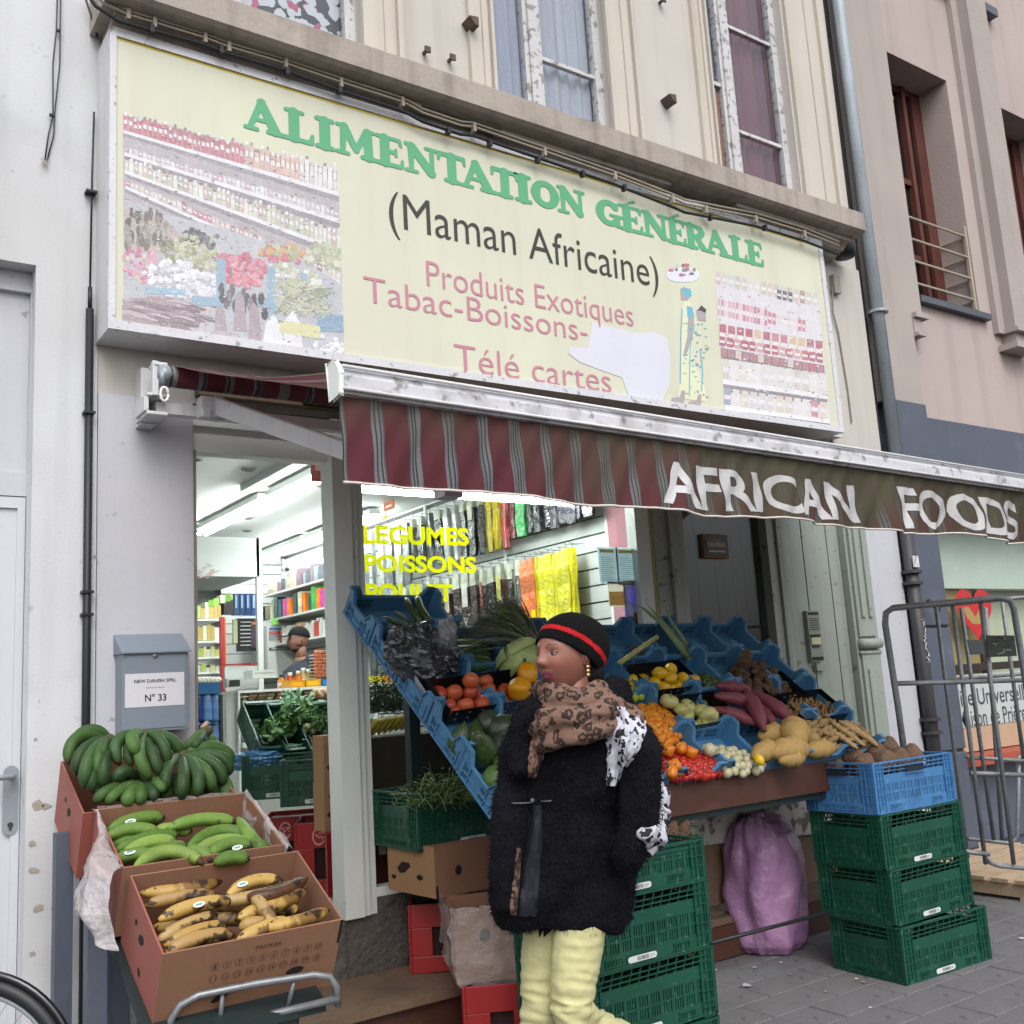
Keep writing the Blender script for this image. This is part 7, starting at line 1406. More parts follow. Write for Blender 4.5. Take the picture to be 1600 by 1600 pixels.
def loop(cc, rx_, ry_, r0, tilt, ph, mb):
    P = []; RR = []
    for i in range(33):
        a = 6.2832*i/32; P.append(cc+fdir*rx_*math.cos(a)+(up_.cross(fdir))*ry_*math.sin(a)+up_*(tilt*math.cos(a+ph)+.008*math.sin(3*a+ph))); RR.append(r0*(1+.18*math.sin(2*a+ph)+.1*math.sin(5*a)))
    mb.tube(P, RR, 12, cap=False)
c0 = wq(893,1103,0)
loop(c0+up_*.050, .085, .10, .026, .012, 2, b); loop(c0+up_*.022, .100, .118, .029, -.016, .3, b); loop(c0+up_*-.010, .118, .138, .032, .018, 2.6, b); loop(c0+up_*-.040, .128, .148, .031, -.030, 1.0, b); loop(c0+up_*-.068, .130, .145, .027, -.040, .2, b)
b.tube([wq(940,1095,-.08),wq(985,1120,-.06),wq(1008,1160,-.03),wq(1018,1210,.0)], [.03,.04,.036,.02], 12)
sc2 = b.build('leopard_scarf', m_leop, woman, True); remesh(sc2, .0055, 1, lambda p: .009*mnoise.noise(Vector((p.x*10,p.y*10,p.z*48+4*p.x)))+.006*mnoise.noise(p*26))
b = MB()
b.tube([wq(1022,1200,-.02),wq(1030,1240,-.04),wq(1028,1275,-.08),wq(1020,1310,-.12),wq(1008,1335,-.14)], [.016,.026,.036,.046,.022], 12)
b.tube([wq(1004,1145,-.04),wq(1020,1185,-.03),wq(1028,1225,-.03)], [.018,.022,.018], 10)
b.tube([wq(1000,1270,-.14),wq(1010,1300,-.15),wq(1012,1325,-.15)], [.02,.035,.02], 10)
sh = b.build('spotted_shawl', m_bw, woman, True)
bb2 = MB(); drape_strip(bb2, [(962,1104),(975,1128),(970,1160),(963,1192),(956,1228)], [24,26,22,15,8], .028, .010, seed=7); drape_strip(bb2, [(995,1118),(992,1145),(984,1175),(974,1198)], [14,18,13,7], .024, .010, seed=9); bb2.build('shawl_end', m_bw, woman, True)
remesh(sh, .006, 2, lambda p: .022*mnoise.noise(p*20)+.006*mnoise.noise(p*50))
b = MB()
for (x0, x1, y, d) in ((800,832,1255,-.245),(845,862,1252,-.25)): b.tube([surf(x0,y,.010), surf((x0+x1)/2,y,.010), surf(x1,y-1,.010)], .0022, 6, S('#5a5a62'))  # thin grey bars paint the small glints on the belt
b.ell(surf(832,1251,.010), (.008,.005,.008), 10, 8, S('#55555e')); b.build('belt_glints', m_gloss, woman, True)
# trousers
m_trs = M('pale yellow cotton', S('#c9c592'), .75, var=(4,.04), fine=(150,.03), bump=(90,.15))
b = MB()
b.tube([wq(915,1385,-.01),wq(908,1440,-.03),wq(899,1500,-.05),wq(894,1550,-.07),wq(893,1580,-.08),wq(915,1598,0),wq(965,1618,.12),wq(1030,1648,.25)], [.090,.086,.078,.068,.064,.056,.048,.040], 20)
b.tube([wq(866,1385,.06),wq(858,1440,.06),wq(850,1510,.06),wq(846,1590,.04),wq(842,1680,.02),wq(838,1745,.02)], [.085,.084,.076,.067,.058,.046], 20)
tr_ = b.build('trousers', m_trs, woman, True)
def wr(p):
    q = p+woman.location; py = 800-1600*(q-CAM).dot(UP)/(q-CAM).dot(FW); k = math.exp(-((py-1585)/38)**2); am = max(0, mnoise.noise(Vector((q.x*9, q.y*9, q.z*13)))+.25)
    nn = mnoise.noise(Vector((q.x*7, q.y*7, q.z*42+q.x*9))); return (.0035+.009*k)*(1-2*abs(nn))*.8-(.002+.004*k)+.003*mnoise.noise(q*9)+.002*mnoise.noise(q*40)
remesh(tr_, .007, 3, wr)
b = MB()
for px, py, dd in ((838,1752,.02),(1050,1652,.27)): c = wq(px,py,dd); b.ell(c+fdir*.05, (.10,.10,.04), 16, 10, fn=lambda v,w: w); 
boots = b.build('shoe', m_leather, woman, True)
# man at the counter
mp = at(466,1000,4.1); man = thing('person', (mp.x,mp.y,.38), 'young man in a black cap and dark hooded jacket behind the shop counter', 'man')
fd = (-RT*.86-FW*.5); fd.z = 0; MT = frame(mp+Vector((0,0,-.01)), fd, (0,0,1), .92)
b = MB(); head_into(b, MT, S('#7d5746'), S('#7a4a42'), S('#120d0c'), S('#241a17'), 40, 32); b.tube([MT@Vector((-.03,0,-.15)), Vector((mp.x+.05,mp.y,mp.z-.35)), Vector((mp.x+.05,mp.y,mp.z-.6))], [.06,.12,.13], 14, S('#7d5746')); b.build('body', m_skin, man, True)
b = MB(); b.ell((0,0,0),(1,1,1),28,18,S('#17171a'),fn=lambda v,w: Vector((v.x*.108-.008, v.y*.086, max(v.z*.10+.045, .048-.02*v.x*-1)))); b.v = [tuple(MT@Vector(v)) for v in b.v]; b.prism([MT@Vector(q_) for q_ in ((.085,-.06,.05),(.165,-.03,.04),(.165,.03,.04),(.085,.06,.05))], (0,0,.01), S('#17171a')); b.build('cap', m_knit, man, True)
b = MB(); bx_ = Vector((mp.x+.06, mp.y, 0)); V = []
JZ = mp.z-.155
for z, rw, rd in ((JZ,.065,.065),(JZ-.05,.12,.10),(JZ-.11,.20,.12),(JZ-.25,.23,.13),(JZ-.5,.22,.13),(JZ-.8,.20,.13)):
    for k in range(20): a = 6.2832*k/20; V.append(bx_+Vector((rw*math.cos(a), rd*math.sin(a), z)))
b.add(V, [(i*20+k, i*20+(k+1)%20, (i+1)*20+(k+1)%20, (i+1)*20+k) for i in range(5) for k in range(20)]+[tuple(range(20))], S('#242833')); b.tube([bx_+Vector((-.18,-.02,JZ-.17)), bx_+Vector((-.25,-.15,JZ-.36)), bx_+Vector((-.2,-.32,JZ-.42))], [.06,.055,.045], 10, S('#242833')); b.tube([bx_+Vector((.0,-.10,JZ-.02)), bx_+Vector((.08,-.03,JZ-.05)), bx_+Vector((.06,.09,JZ-.01))], .05, 10, S('#242833')); b.build('jacket', m_matte, man, True)
# his forearm ends in a relaxed hand on the counter
b = MB(); h0_ = bx_+Vector((-.2,-.34,JZ-.42)); b.ell(h0_, (.04,.045,.018), 10, 8, S('#7d5746'))
for k in range(4): b.tube([h0_+Vector((-.025+.017*k,-.035,0)), h0_+Vector((-.03+.019*k,-.07,.004)), h0_+Vector((-.03+.019*k,-.095+.004*abs(k-1.5),-.012))], [.009,.008,.006], 6, S('#7d5746'))
b.tube([h0_+Vector((.03,-.0,0)), h0_+Vector((.055,-.03,0)), h0_+Vector((.055,-.05,-.004))], [.010,.009,.007], 6, S('#7d5746')); b.build('hand', m_skin, man, True)
# ================= inside the shop =================
FZ, CZ, RX, BY = .38, 3.0, 4.32, 6.35
m_wallin = M('white shop wall', S('#c6cac8'), .7, var=(1,.04), bump=None); m_ceil = M('white ceiling', S('#c9cccb'), .8, var=(.8,.03), bump=None)
m_tile = M('pale floor tiles', S('#a9a49a'), .35, var=(2,.08), fine=(60,.04), bump=None)
def struct(mb, name, m): return mb.build(name, m, None, kind='structure')
ft = thing('shop_floor', (2.6,3,FZ), '', ''); del ft['label']; del ft['category']; ft['kind'] = 'structure'
b = MB(); b.quad((.9,.14,FZ-.004),(RX,.14,FZ-.004),(RX,BY,FZ-.004),(.9,BY,FZ-.004)); b.build('floor_bed', m_joint, ft)
b = MB(); b.box((-.147,-.147,-.003),(.147,.147,.0)); tl = None
for i in range(6):
    for j in range(13):
        x, y = 1.55+.3*i, .45+.3*j
        if tl is None: tl = b.build('tile', m_tile, ft); o = tl
        else: o = tl.copy(); COL.objects.link(o); o.parent = ft
        o.location = Vector((x,y,FZ))-ft.location
# first tile mesh was built with the parent's offset; recentre it
me = tl.data
for v in me.vertices: v.co += ft.location
b = MB(); b.box((.9,.3,CZ),(RX,BY,CZ+.05)); struct(b,'shop_ceiling',m_ceil)
b = MB(); b.box((.9,BY,FZ),(RX+.05,BY+.05,CZ)); struct(b,'shop_back_wall',m_wallin)
b = MB(); b.box((.85,.3,FZ),(.9,BY,CZ)); struct(b,'shop_left_wall',m_wallin)
b = MB(); b.box((RX,.10,FZ-.2),(RX+.05,BY,CZ)); struct(b,'shop_right_wall',m_wallin)
b = MB(); b.box((1.9,5.0,2.62),(3.62,BY,CZ-.002)); hd = struct(b,'ceiling_bulkhead',m_wallin)
# lamps
def lamp_mat(s): return M('fluorescent tube', (1,1,1), .5, emit=((.93,1,.97), s), var=(1,0), fine=(1,0), bump=None)
m_tubeL = lamp_mat(42)
def lamp(x0, y0, x1, y1, z, label):
    t = thing('fluorescent_lamp', ((x0+x1)/2,(y0+y1)/2,z), label, 'lamp', 'fluorescent ceiling lamps'); v = Vector((x1-x0,y1-y0,0)).normalized(); s_ = Vector((-v.y,v.x,0))
    b = MB(); P = [Vector((x0,y0,z+.035))-s_*.05, Vector((x1,y1,z+.035))-s_*.05, Vector((x1,y1,z+.035))+s_*.05, Vector((x0,y0,z+.035))+s_*.05]; b.prism(P, (0,0,.045)); b.build('housing', m_whitepvc, t)
    for k in (-1,1): b = MB(); b.tube([Vector((x0,y0,z))+s_*.028*k, Vector((x1,y1,z))+s_*.028*k], .016, 10); b.build('tube', m_tubeL, t, True)
lamp(2.86,1.3,2.86,2.75,2.9,'lit double tube lamp, front one of the left row'); lamp(2.84,2.85,2.84,4.3,2.9,'lit double tube lamp, rear one of the left row')
lamp(3.95,3.2,3.95,4.6,2.9,'lit double tube lamp, front one of the right row'); lamp(3.95,4.65,3.95,5.9,2.9,'lit double tube lamp, rear one of the right row')
lamp(2.5,.8,4.2,.8,2.60,'long lit lamp across the top of the display window')
for (px,py) in ((306,717),(388,733),(503,758),(387,809),(386,829),(308,843)):
    p = atz(px,py,CZ-.004); b = MB(); b.lathe([(.045,-.008),(.05,0)], 14, S('#8a8d8c'), mat=TM(p)); b.lathe([(.03,-.012),(.03,-.008)], 12, S('#3a3c3c'), mat=TM(p)); o = b.build('spotlight', m_matte); tag(o,'small unlit recessed spotlight in the shop ceiling','spotlight','recessed spotlights')
b = MB(); b.box((2.6,.6,CZ-.05),(2.7,2.7,CZ-.001)); o = b.build('cable_duct', m_wallin); tag(o,'white cable duct along the shop ceiling','duct')
# red notice hanging at the upper right of the doorway
c = at(499,737,.6); b = MB(); b.cbox(c,(.10,.004,.115),S('#a8504a')); b.cbox(c+Vector((0,-.003,.02)),(.05,.002,.03),S('#d0a8a0')); b.cbox(c+Vector((.03,-.003,-.03)),(.02,.002,.03),S('#6a2020')); o = b.build('hanging_notice', m_print); tag(o,'red and pink notice hanging inside the top right of the doorway','notice')
# right slatwall with packs of hair
sw = thing('slatwall', (RX-.02,3.4,FZ), 'white slotted display wall running back from the window with packs of hair', 'display wall')
for i in range(21):
    z = .6+.112*i; b = MB(); b.box((RX-.022,.62,z),(RX-.002,6.2,z+.100)); b.build('slat', m_wallin, sw)
b = MB(); b.box((RX-.008,.62,.5),(RX-.001,6.2,2.98)); b.build('dark_groove_backing', m_darkpipe, sw)
for y in (.62,1.8,2.95,4.1): b = MB(); b.box((RX-.034,y-.015,.5),(RX-.0225,y+.015,2.98)); b.build('upright', m_whitepvc, sw)
b = MB(); b.box((RX-.04,.16,.5),(RX-.003,.60,2.98), S('#a8747e')); b.box((RX-.05,.2,1.9),(RX-.041,.5,2.5), S('#9c6a74')); b.box((RX-.06,.45,1.95),(RX-.041,.56,2.1), S('#cfcfc8')); b.build('pink_panel', m_matte, sw)
m_packs = M('cellophane pack', attr=True, rough=.18, var=(14,.3), fine=(70,.1), bump=(30,1,.012), spec=.8)
m_hook = M('wire hook', S('#9a9da0'), .3, .8, bump=None)
def pack(x, y, ztop, h, w, col, kind):
    cat = {'dark':('pack of dark braiding hair hanging on the slotted wall','packs of dark hair'),'yellow':('bright yellow pack of braiding hair near the window','yellow packs of hair'),'orange':('orange pack of braiding hair beside the yellow ones','orange packs of hair'),'colour':('coloured pack of hair hanging in the upper row','coloured packs of hair'),'pale':('silvery pack of grey hair hanging in the upper row','silvery packs of hair')}[kind]
    t = thing('hair_pack', (x,y,ztop), cat[0], 'hair pack', cat[1]); b = MB(); a = rng.uniform(-.5,.2); T = TM((x,y,ztop),(rng.uniform(-.03,.03),0,a)); n = 6; V = []
    for i in range(n+1):
        z = -h*i/n; ww = w*(1 if 0 < i < n else .8); dd = .016*(1+.3*math.sin(i*2)); V += [(-dd,-ww/2,z),(dd,-ww/2,z),(dd,ww/2,z),(-dd,ww/2,z)]
    head_ = S('#a9ad9a') if kind == 'dark' else K(col,1.05)
    for i in range(n):
        b.add(V[4*i:4*i+8], [(0,1,5,4),(1,2,6,5),(2,3,7,6),(3,0,4,7)], K(head_,rng.uniform(.7,1.15)) if i == 0 else K(col, rng.uniform(.7,1.25)), 0, T)
    if kind == 'dark' and rng.random() < .6: b.add([(-.022,-w*.35,-h*.12),(-.022,w*.35,-h*.12),(-.022,w*.35,-h*.38),(-.022,-w*.35,-h*.38)], [(0,1,2,3)], S(rng.choice(['#b5ab92','#a9a93a','#c9c4bc','#8a4a3a'])), 0, T)
    if kind == 'dark' and rng.random() < .5:
        for s_ in (-1,1): b.add([(-.022,-w*.25*s_,-h*.5),(-.022,-w*.12*s_,-h*.5),(-.022,w*.25*s_,-h*.68),(-.022,w*.12*s_,-h*.68)], [(0,1,2,3)], S('#b9bcbc'), 0, T)
    b.build('wrapper', m_packs, t)
    b = MB(); b.tube([(x+.10,y,ztop+.03),(x-.02,y,ztop+.03),(x-.03,y,ztop+.05)], .0025, 5); b.tube([(x,y-.012,ztop+.0),(x,y,ztop+.04),(x,y+.012,ztop+.0)], .0022, 4); b.build('hook', m_hook, t)
XP = RX-.13
px = 552
while px < 898:
    y = atx(px,900,XP).y; kd = 'yellow' if px > 832 else 'orange' if px in () or 818 < px <= 832 else 'dark'
    col = S('#c9c01c') if kd == 'yellow' else S('#cc6a35') if kd == 'orange' else S(rng.choice(['#1d1c20','#26221f','#2c2426','#33302c','#3b2c2a','#55595c']))
    pack(XP, y, 2.30+rng.uniform(-.01,.02), .70, .095 if kd != 'yellow' else .075, col, kd); px += (13.5 if kd == 'dark' else 9.5 if kd == 'yellow' else 9)
px = 556
while px < 925:
    y = atx(px,820,XP).y; kd = 'dark'; col = S(rng.choice(['#1d1c20','#26282c','#34383c','#4b4f52','#6e7272']))
    if 560 < px < 640 or rng.random() < .18: kd = 'pale'; col = S(rng.choice(['#8d9090','#a8a9a6','#5e6264']))
    if 762 < px < 780: kd = 'colour'; col = S('#c7b418')
    elif 780 < px < 795: kd = 'colour'; col = S('#a8323a')
    elif 795 < px < 806: kd = 'colour'; col = S('#5a2028')
    elif 806 < px < 828: kd = 'colour'; col = S('#2f9a4a')
    elif px > 828: col = S(rng.choice(['#3a3640','#4a4650','#2a2830']))
    pack(XP, y, 2.86+rng.uniform(-.01,.01), .44+.08*(px < 640)-.06*(px > 800), .09, col, kd); px += 13
for (px, py, col, lb) in ((572,790,'#5b5590','purple'),(608,790,'#c4663a','orange')):
    c = atx(px,py,XP-.25); b = MB(); b.cbox(c,(.01,.17,.07),S(col)); b.cbox(c+Vector((-.006,0,-.005)),(.002,.10,.02),S('#d8d8dc')); o = b.build('shelf_ticket', m_print); tag(o, lb+' header card over the packs at the top left of the window', 'card')
# yellow lettering on the pane
b = MB(); YW = .0335; YC_ = S('#b8bb10')
def wtext(s, p0, p1, ptop): a, c, t = at(*p0,YW), at(*p1,YW), at(*ptop,YW); put_text(b, s, a, (c.x-a.x,0,c.z-a.z), (0,0,t.z-a.z), YC_, off=.035)
YC_ = S('#e4e410'); wtext('LEGUMES',(567,850),(733,853),(566,820)); wtext('POISSONS',(569,894),(745,896),(568,866)); wtext('POULET',(572,941),(708,941),(571,911)); wtext('TAL',(784,976),(848,976),(782,952))
a = at(597,812,YW); b.flat([(a.x,YW,a.z),(a.x+.018,YW,a.z+.022),(a.x+.03,YW,a.z+.02),(a.x+.01,YW,a.z-.004)], YC_)
m_vinyl = M('yellow vinyl film', S('#e4e410'), .5, bump=None); nt_ = m_vinyl.node_tree; bs_ = nt_.nodes['Principled BSDF']; tl_ = nt_.nodes.new('ShaderNodeBsdfTranslucent'); tl_.inputs[0].default_value = (*S('#f4f40c'), 1); mx_ = nt_.nodes.new('ShaderNodeMixShader'); mx_.inputs[0].default_value = .7; nt_.links.new(bs_.outputs[0], mx_.inputs[1]); nt_.links.new(tl_.outputs[0], mx_.inputs[2]); nt_.links.new(mx_.outputs[0], nt_.nodes['Material Output'].inputs[0])
b.build('window_lettering', m_vinyl, sf)
# papers on the inside of the pane
m_paper = M('thin paper', attr=True, rough=.6, var=(3,.03), fine=(50,.03), bump=None); translucent(m_paper, .55)
def paper(px0,py0,px1,py1,label,cols,Y=.048):
    a, c = at(px0,py1,Y), at(px1,py0,Y); b = MB(); b.quad((a.x,Y,a.z),(c.x,Y,a.z),(c.x,Y,c.z),(a.x,Y,c.z), S(cols[0])); w_, h_ = c.x-a.x, c.z-a.z; k = 1
    for (u0,v0,u1,v1,col) in cols[1:]: b.quad((a.x+w_*u0,Y-.0003*k,a.z+h_*v0),(a.x+w_*u1,Y-.0003*k,a.z+h_*v0),(a.x+w_*u1,Y-.0003*k,a.z+h_*v1),(a.x+w_*u0,Y-.0003*k,a.z+h_*v1), S(col)); k += 1
    o = b.build('paper_notice', m_paper); tag(o, label, 'notice'); return b, o, a, w_, h_
lines = [(.12,.1+.055*i,.8-.1*(i%3),.115+.055*i,'#8fb5c4') for i in range(12)]
paper(937,855,964,912,'left one of the two blue edged price sheets in the window',['#c9e0e8',(.06,.04,.94,.96,'#e6eef0'),(.1,.84,.8,.93,'#c9a56a')]+lines)
paper(966,856,995,914,'right one of the two blue edged price sheets in the window',['#c9e0e8',(.06,.04,.94,.96,'#e6eef0'),(.1,.84,.8,.93,'#c9a56a')]+lines)
paper(952,909,976,948,'small cream and amber card under the price sheets',['#c9c2b0',(.05,.05,.95,.6,'#c09020'),(.05,.3,.95,.34,'#d9b04a')])
bb, o, a, w_, h_ = paper(979,907,1004,986,'dark purple meal card poster with a white star in the window',['#3b3480',(.1,.05,.9,.3,'#2c2a60')])
b = MB(); b.flat([(a.x+w_*x,.046,a.z+h_*y) for x, y in ((.05,.55),(.3,.52),(.42,.36),(.5,.5),(.9,.4),(.6,.3),(.7,.12),(.42,.24),(.2,.1),(.25,.32))], S('#c6d2e0')); put_text(b, 'sodexo', (a.x+w_*.1,.0458,a.z+h_*.82), (w_*.75,0,0), (0,0,h_*.09), S('#d5d5e2'), off=.01); b.quad((a.x+w_*.75,.0456,a.z+h_*.68),(a.x+w_*.95,.0456,a.z+h_*.68),(a.x+w_*.95,.0456,a.z+h_*.78),(a.x+w_*.75,.0456,a.z+h_*.78), S('#cfd2e0')); pr_ = b.build('star_print', m_print, None); pr_.parent = o
paper(991,957,1006,974,'small red sticker with a white square at the foot of the window',['#b02a2a',(.3,.3,.7,.8,'#d8cfcf')],.044)
# things seen through the doorway ------------------------------------------------
def bp(mb, x0,y0,x1,y1,Y,d,col): a, c = at(x0,y1,Y), at(x1,y0,Y); mb.box((a.x,Y,a.z),(c.x,Y+d,c.z), S(col) if isinstance(col,str) else col)
def single(name, label, cat, items, mat_=None, group=None):
    b = MB(); 
    for it in items: bp(b,*it)
    o = b.build(name, mat_ or m_gloss); return tag(o, label, cat, group)
b = MB(); p = at(322,893,4.99)
for i in range(26): a_ = rng.uniform(0,6.28); r_ = rng.uniform(.3,1); c = p+Vector((.13*r_*math.cos(a_), -.002*i*.2, .07*r_*math.sin(a_))); b.box((c.x-.02,c.y,c.z-.004),(c.x+.02,c.y+.002,c.z+.004), S(rng.choice(['#b58a8a','#9a9aa0','#c09a94'])))
o = b.build('wall_sign', m_print); tag(o,'faint red oval lettering sign on the bulkhead above the back shelves','sign')
b = MB(); a, c = at(404,1040,5.0), at(409,900,5.0); b.box((a.x,5.0,.38),(c.x,5.05,3.0)); o = b.build('white_post', m_whitepvc); tag(o,'white post at the end of the back shelves','post')
# rear slatwall
rs = thing('rear_slatwall', (3.95,6.2,.4), 'white slotted panel on the back wall above the man', 'display wall')
for i in range(20): z = .9+.105*i; b = MB(); b.box((3.62,6.1,z),(4.29,6.13,z+.096)); b.build('slat', m_wallin, rs)
b = MB(); b.box((3.62,6.131,.9),(4.29,6.14,2.99)); b.build('backing', m_darkpipe, rs)
# right hand shelves
rsf = thing('goods_shelf', (4.15,4.8,.4), 'white wall shelves of bottles and boxes right of the man', 'shelf')
zs = [atx(490,908,4.0).z, atx(490,952,4.0).z, atx(490,995,4.0).z]
for z in zs: b = MB(); b.box((4.0,4.35,z-.02),(4.29,5.9,z)); b.build('shelf_board', m_whitepvc, rsf)
cols_ = [['#3d4650','#b5a89a','#6a5560','#8a9aa5','#d0c5b8'],['#c23a9a','#e07a2a','#35a548','#d8d0b0','#1c4a4a','#1c4a4a'],['#d8d8d4','#cfd2cc','#b5473a','#e0ddd6','#c9a87a']]
for r_, z in enumerate(zs):
    y = 4.45
    while y < 5.8:
        w_ = rng.uniform(.07,.12); h_ = (.16,.20,.17)[r_]*rng.uniform(.8,1.1); col = S(rng.choice(cols_[r_])); b = MB(); T = TM((4.06,y,z+.001))
        if rng.random() < .5: b.lathe([(w_*.42,0),(w_*.42,h_*.75),(w_*.2,h_*.85),(w_*.2,h_)], 10, col, mat=T, cols=[col,col,S('#d8d8d8')])
        else: b.box((-.05,-w_/2,0),(.05,w_/2,h_), col, 0, T); b.box((-.052,-w_*.35,h_*.3),(-.0501,w_*.35,h_*.7), K(col,1.4), 0, T)
        o = b.build('grocery_item', m_gloss); tag(o, ('dark tin or tub on the top shelf right of the man','bright bottle or box on the middle shelf right of the man','pale bottle or box on the low shelf right of the man')[r_],'goods',('goods on the top wall shelf','goods on the middle wall shelf','goods on the low wall shelf')[r_]); y += w_*1.12
# poster with cups, fridge
single('cup_poster','black poster of three noodle cups on the back wall','poster',[(412,947,458,970,5.95,.01,'#20221f')],m_print)
single('cup_poster','black poster of three noodle cups on the back wall','poster',[(412,947,458,970,5.95,.01,'#20221f'),(415,948,427,968,5.94,.008,'#c9cbb4'),(430,949,441,966,5.94,.008,'#d09a20'),(443,950,455,968,5.94,.008,'#2f7a4a'),(447,955,452,962,5.935,.004,'#c0cfc0')],m_print)
bpy.data.objects.remove(bpy.data.objects['cup_poster'])
single('white_cabinet','white cabinet with notices behind the man','cabinet',[(410,972,460,1060,5.6,.3,'#c9ccc8'),(421,981,436,984,5.59,.008,'#3a6ab0'),(421,986,438,992,5.59,.008,'#a85a5a'),(421,993,438,1001,5.59,.008,'#8a8f94'),(437,980,448,1002,5.59,.008,'#2f9a5a'),(421,1011,453,1016,5.59,.008,'#4a4d50'),(424,1012.5,450,1014.5,5.585,.004,'#c0c4c4'),(414,978,417,1050,5.59,.006,'#9aa09c')],m_print)
single('green_notice','small bright green note above the cabinet','notice',[(425,966,436,976,5.55,.004,'#7fc05a')],m_print)
b = MB(); c = at(446,888,5.3); b.tube([c, c+Vector((-.03,-.12,-.02))], .035, 12, S('#b9bcbc')); b.tube([c+Vector((-.03,-.12,-.02)), c+Vector((-.032,-.125,-.021))], .022, 12, S('#222222')); b.tube([c, c+Vector((.02,.1,.1))], .01, 6, S('#b9bcbc')); o = b.build('security_camera', m_gloss, None, True); tag(o,'small white security camera under the ceiling','camera')
# left shelves
ls = thing('left_goods_shelf', (2.6,4.6,.4), 'white shelves packed with cartons at the left inside the doorway', 'shelf')
for i, py in enumerate((968,1003,1028,1052)): b = MB(); a, c = at(300,py,4.3), at(347,py-5,4.3); b.box((a.x-.3,4.3,a.z-.012),(c.x,4.75,a.z+.006)); b.build('shelf_board', m_whitepvc, ls)
pal = ['#c9c48a','#d8d8c8','#a8b86a','#c9cfc0','#e0ddd0','#b8a060','#d8cf9a']
for r_, (py, h_) in enumerate(((967,26),(1002,28),(1027,20),(1051,14))):
    x = 302
    while x < 345:
        w_ = rng.uniform(5,9); single('carton', ('carton or jar on the upper left shelf','pale carton on the second left shelf','pale pack on the third left shelf','pack on the lowest left shelf')[r_], 'goods', [(x,py-h_*rng.uniform(.6,1.05),x+w_-.6,py-1,4.32,.12,rng.choice(pal))], None, ('goods on the upper left shelf','goods on the second left shelf','goods on the third left shelf','goods on the lowest left shelf')[r_]); x += w_
for i, (x, y) in enumerate(((326,938),(334,935),(344,930),(352,928))): single('carton','green topped tub stacked above the left shelf','goods',[(x,y,x+8,y+12,4.4,.1,('#6a9a3a','#8ab05a','#c9cfb0','#5a8a30')[i])],None,'tubs above the left shelf')
single('red_post','red painted post at the end of the left shelves','post',[(346,964,351,1083,4.0,.04,'#a8252a')],None)
single('yellow_strip','thin orange edge strip beside the red post','strip',[(351.5,966,353,1080,4.02,.03,'#c98a3a')],None)
for i in range(4): single('blue_packet','tall dark blue packet hanging in the back corner','goods',[(366+9.2*i,928,374+9.2*i,961,5.2,.08,'#1d3a66'),(367.5+9.2*i,930,370.5+9.2*i,950,5.19,.006,'#8fa8c4')],None,'tall blue packets')
single('dark_packets','dark packets between the cartons and the blue packets','goods',[(350,938,365,960,5.2,.08,'#2a2624'),(352,929,364,937,5.2,.08,'#9ab56a')],None)
single('display_rack','black rack of small goods with white price strips','rack',[(372,966,404,1018,5.3,.05,'#2a2c30')]+[(376,971+6*i,392,973+6*i,5.28,.015,'#c4c8c8') for i in range(7)]+[(393,970,402,1012,5.28,.015,'#4a3848'),(393,972,402,976,5.27,.008,'#a86a3a'),(365,968,371,1005,5.29,.03,'#c4c89a')],None)
# counter
ct = thing('shop_counter', (2.9,3.2,.4), 'long white counter with open shelves of sweets facing the doorway', 'counter')
a, c = at(372,1079,2.9), at(463,1070,2.9)
x0, x1, zt_ = a.x, a.x+1.1, a.z; b = MB(); b.box((x0,2.9,zt_-.02),(x1+.3,3.5,zt_)); b.build('counter_top', m_whitepvc, ct)
b = MB(); b.box((x0,2.9,FZ),(x0+.015,3.4,zt_-.021)); b.box((x1,2.9,FZ),(x1+.015,3.4,zt_-.021)); b.box((x0+.016,3.38,FZ),(x1-.001,3.4,zt_-.021)); b.build('side_panel', m_whitepvc, ct)
for py in (1103,1131,1161): z = at(376,py,2.9).z; b = MB(); b.box((x0+.016,2.86,z-.035),(x1-.001,3.37,z)); b.build('shelf_board', m_whitepvc, ct)
for r_, (py, cs, lb) in enumerate(((1103,['#7a6038','#8d7448','#6a5a3a'],'brown sachet'),(1131,['#6a4a78','#b04a5a','#4a6a4a','#c07a7a','#3a3a58'],'striped sweet packet'),(1161,['#4a7ac0','#6a9ad0','#c0cfe0'],'pale blue packet'))):
    z = at(376,py,2.9).z; n_ = 11
    for i in range(n_):
        x = x0+.05+.07*i; b = MB(); T = TM((x,3.0,z+.03),(rad(-28),0,rng.uniform(-.1,.1))); b.box((-.028,-.09,-.012),(.028,.09,.012), S(rng.choice(cs)), 0, T); o = b.build('packet', m_gloss); tag(o, lb+' lying on a shelf of the counter','goods',lb+'s on the counter shelf')
ctz = zt_+.001
for i in range(7): x = x0+.42+.13*i; b = MB(); col = S(['#c98a1c','#d09a20','#2a6aa8','#3a9a5a','#c96a9a','#c9c020','#c98a1c'][i]); b.box((x,2.95,ctz),(x+.12,3.12,ctz+.055), col); b.box((x+.01,2.948,ctz+.012),(x+.10,2.9495,ctz+.04), K(col,1.5)); o = b.build('sweet_box', m_gloss); tag(o,'small bright box of sweets along the counter edge','goods','sweet boxes on the counter')
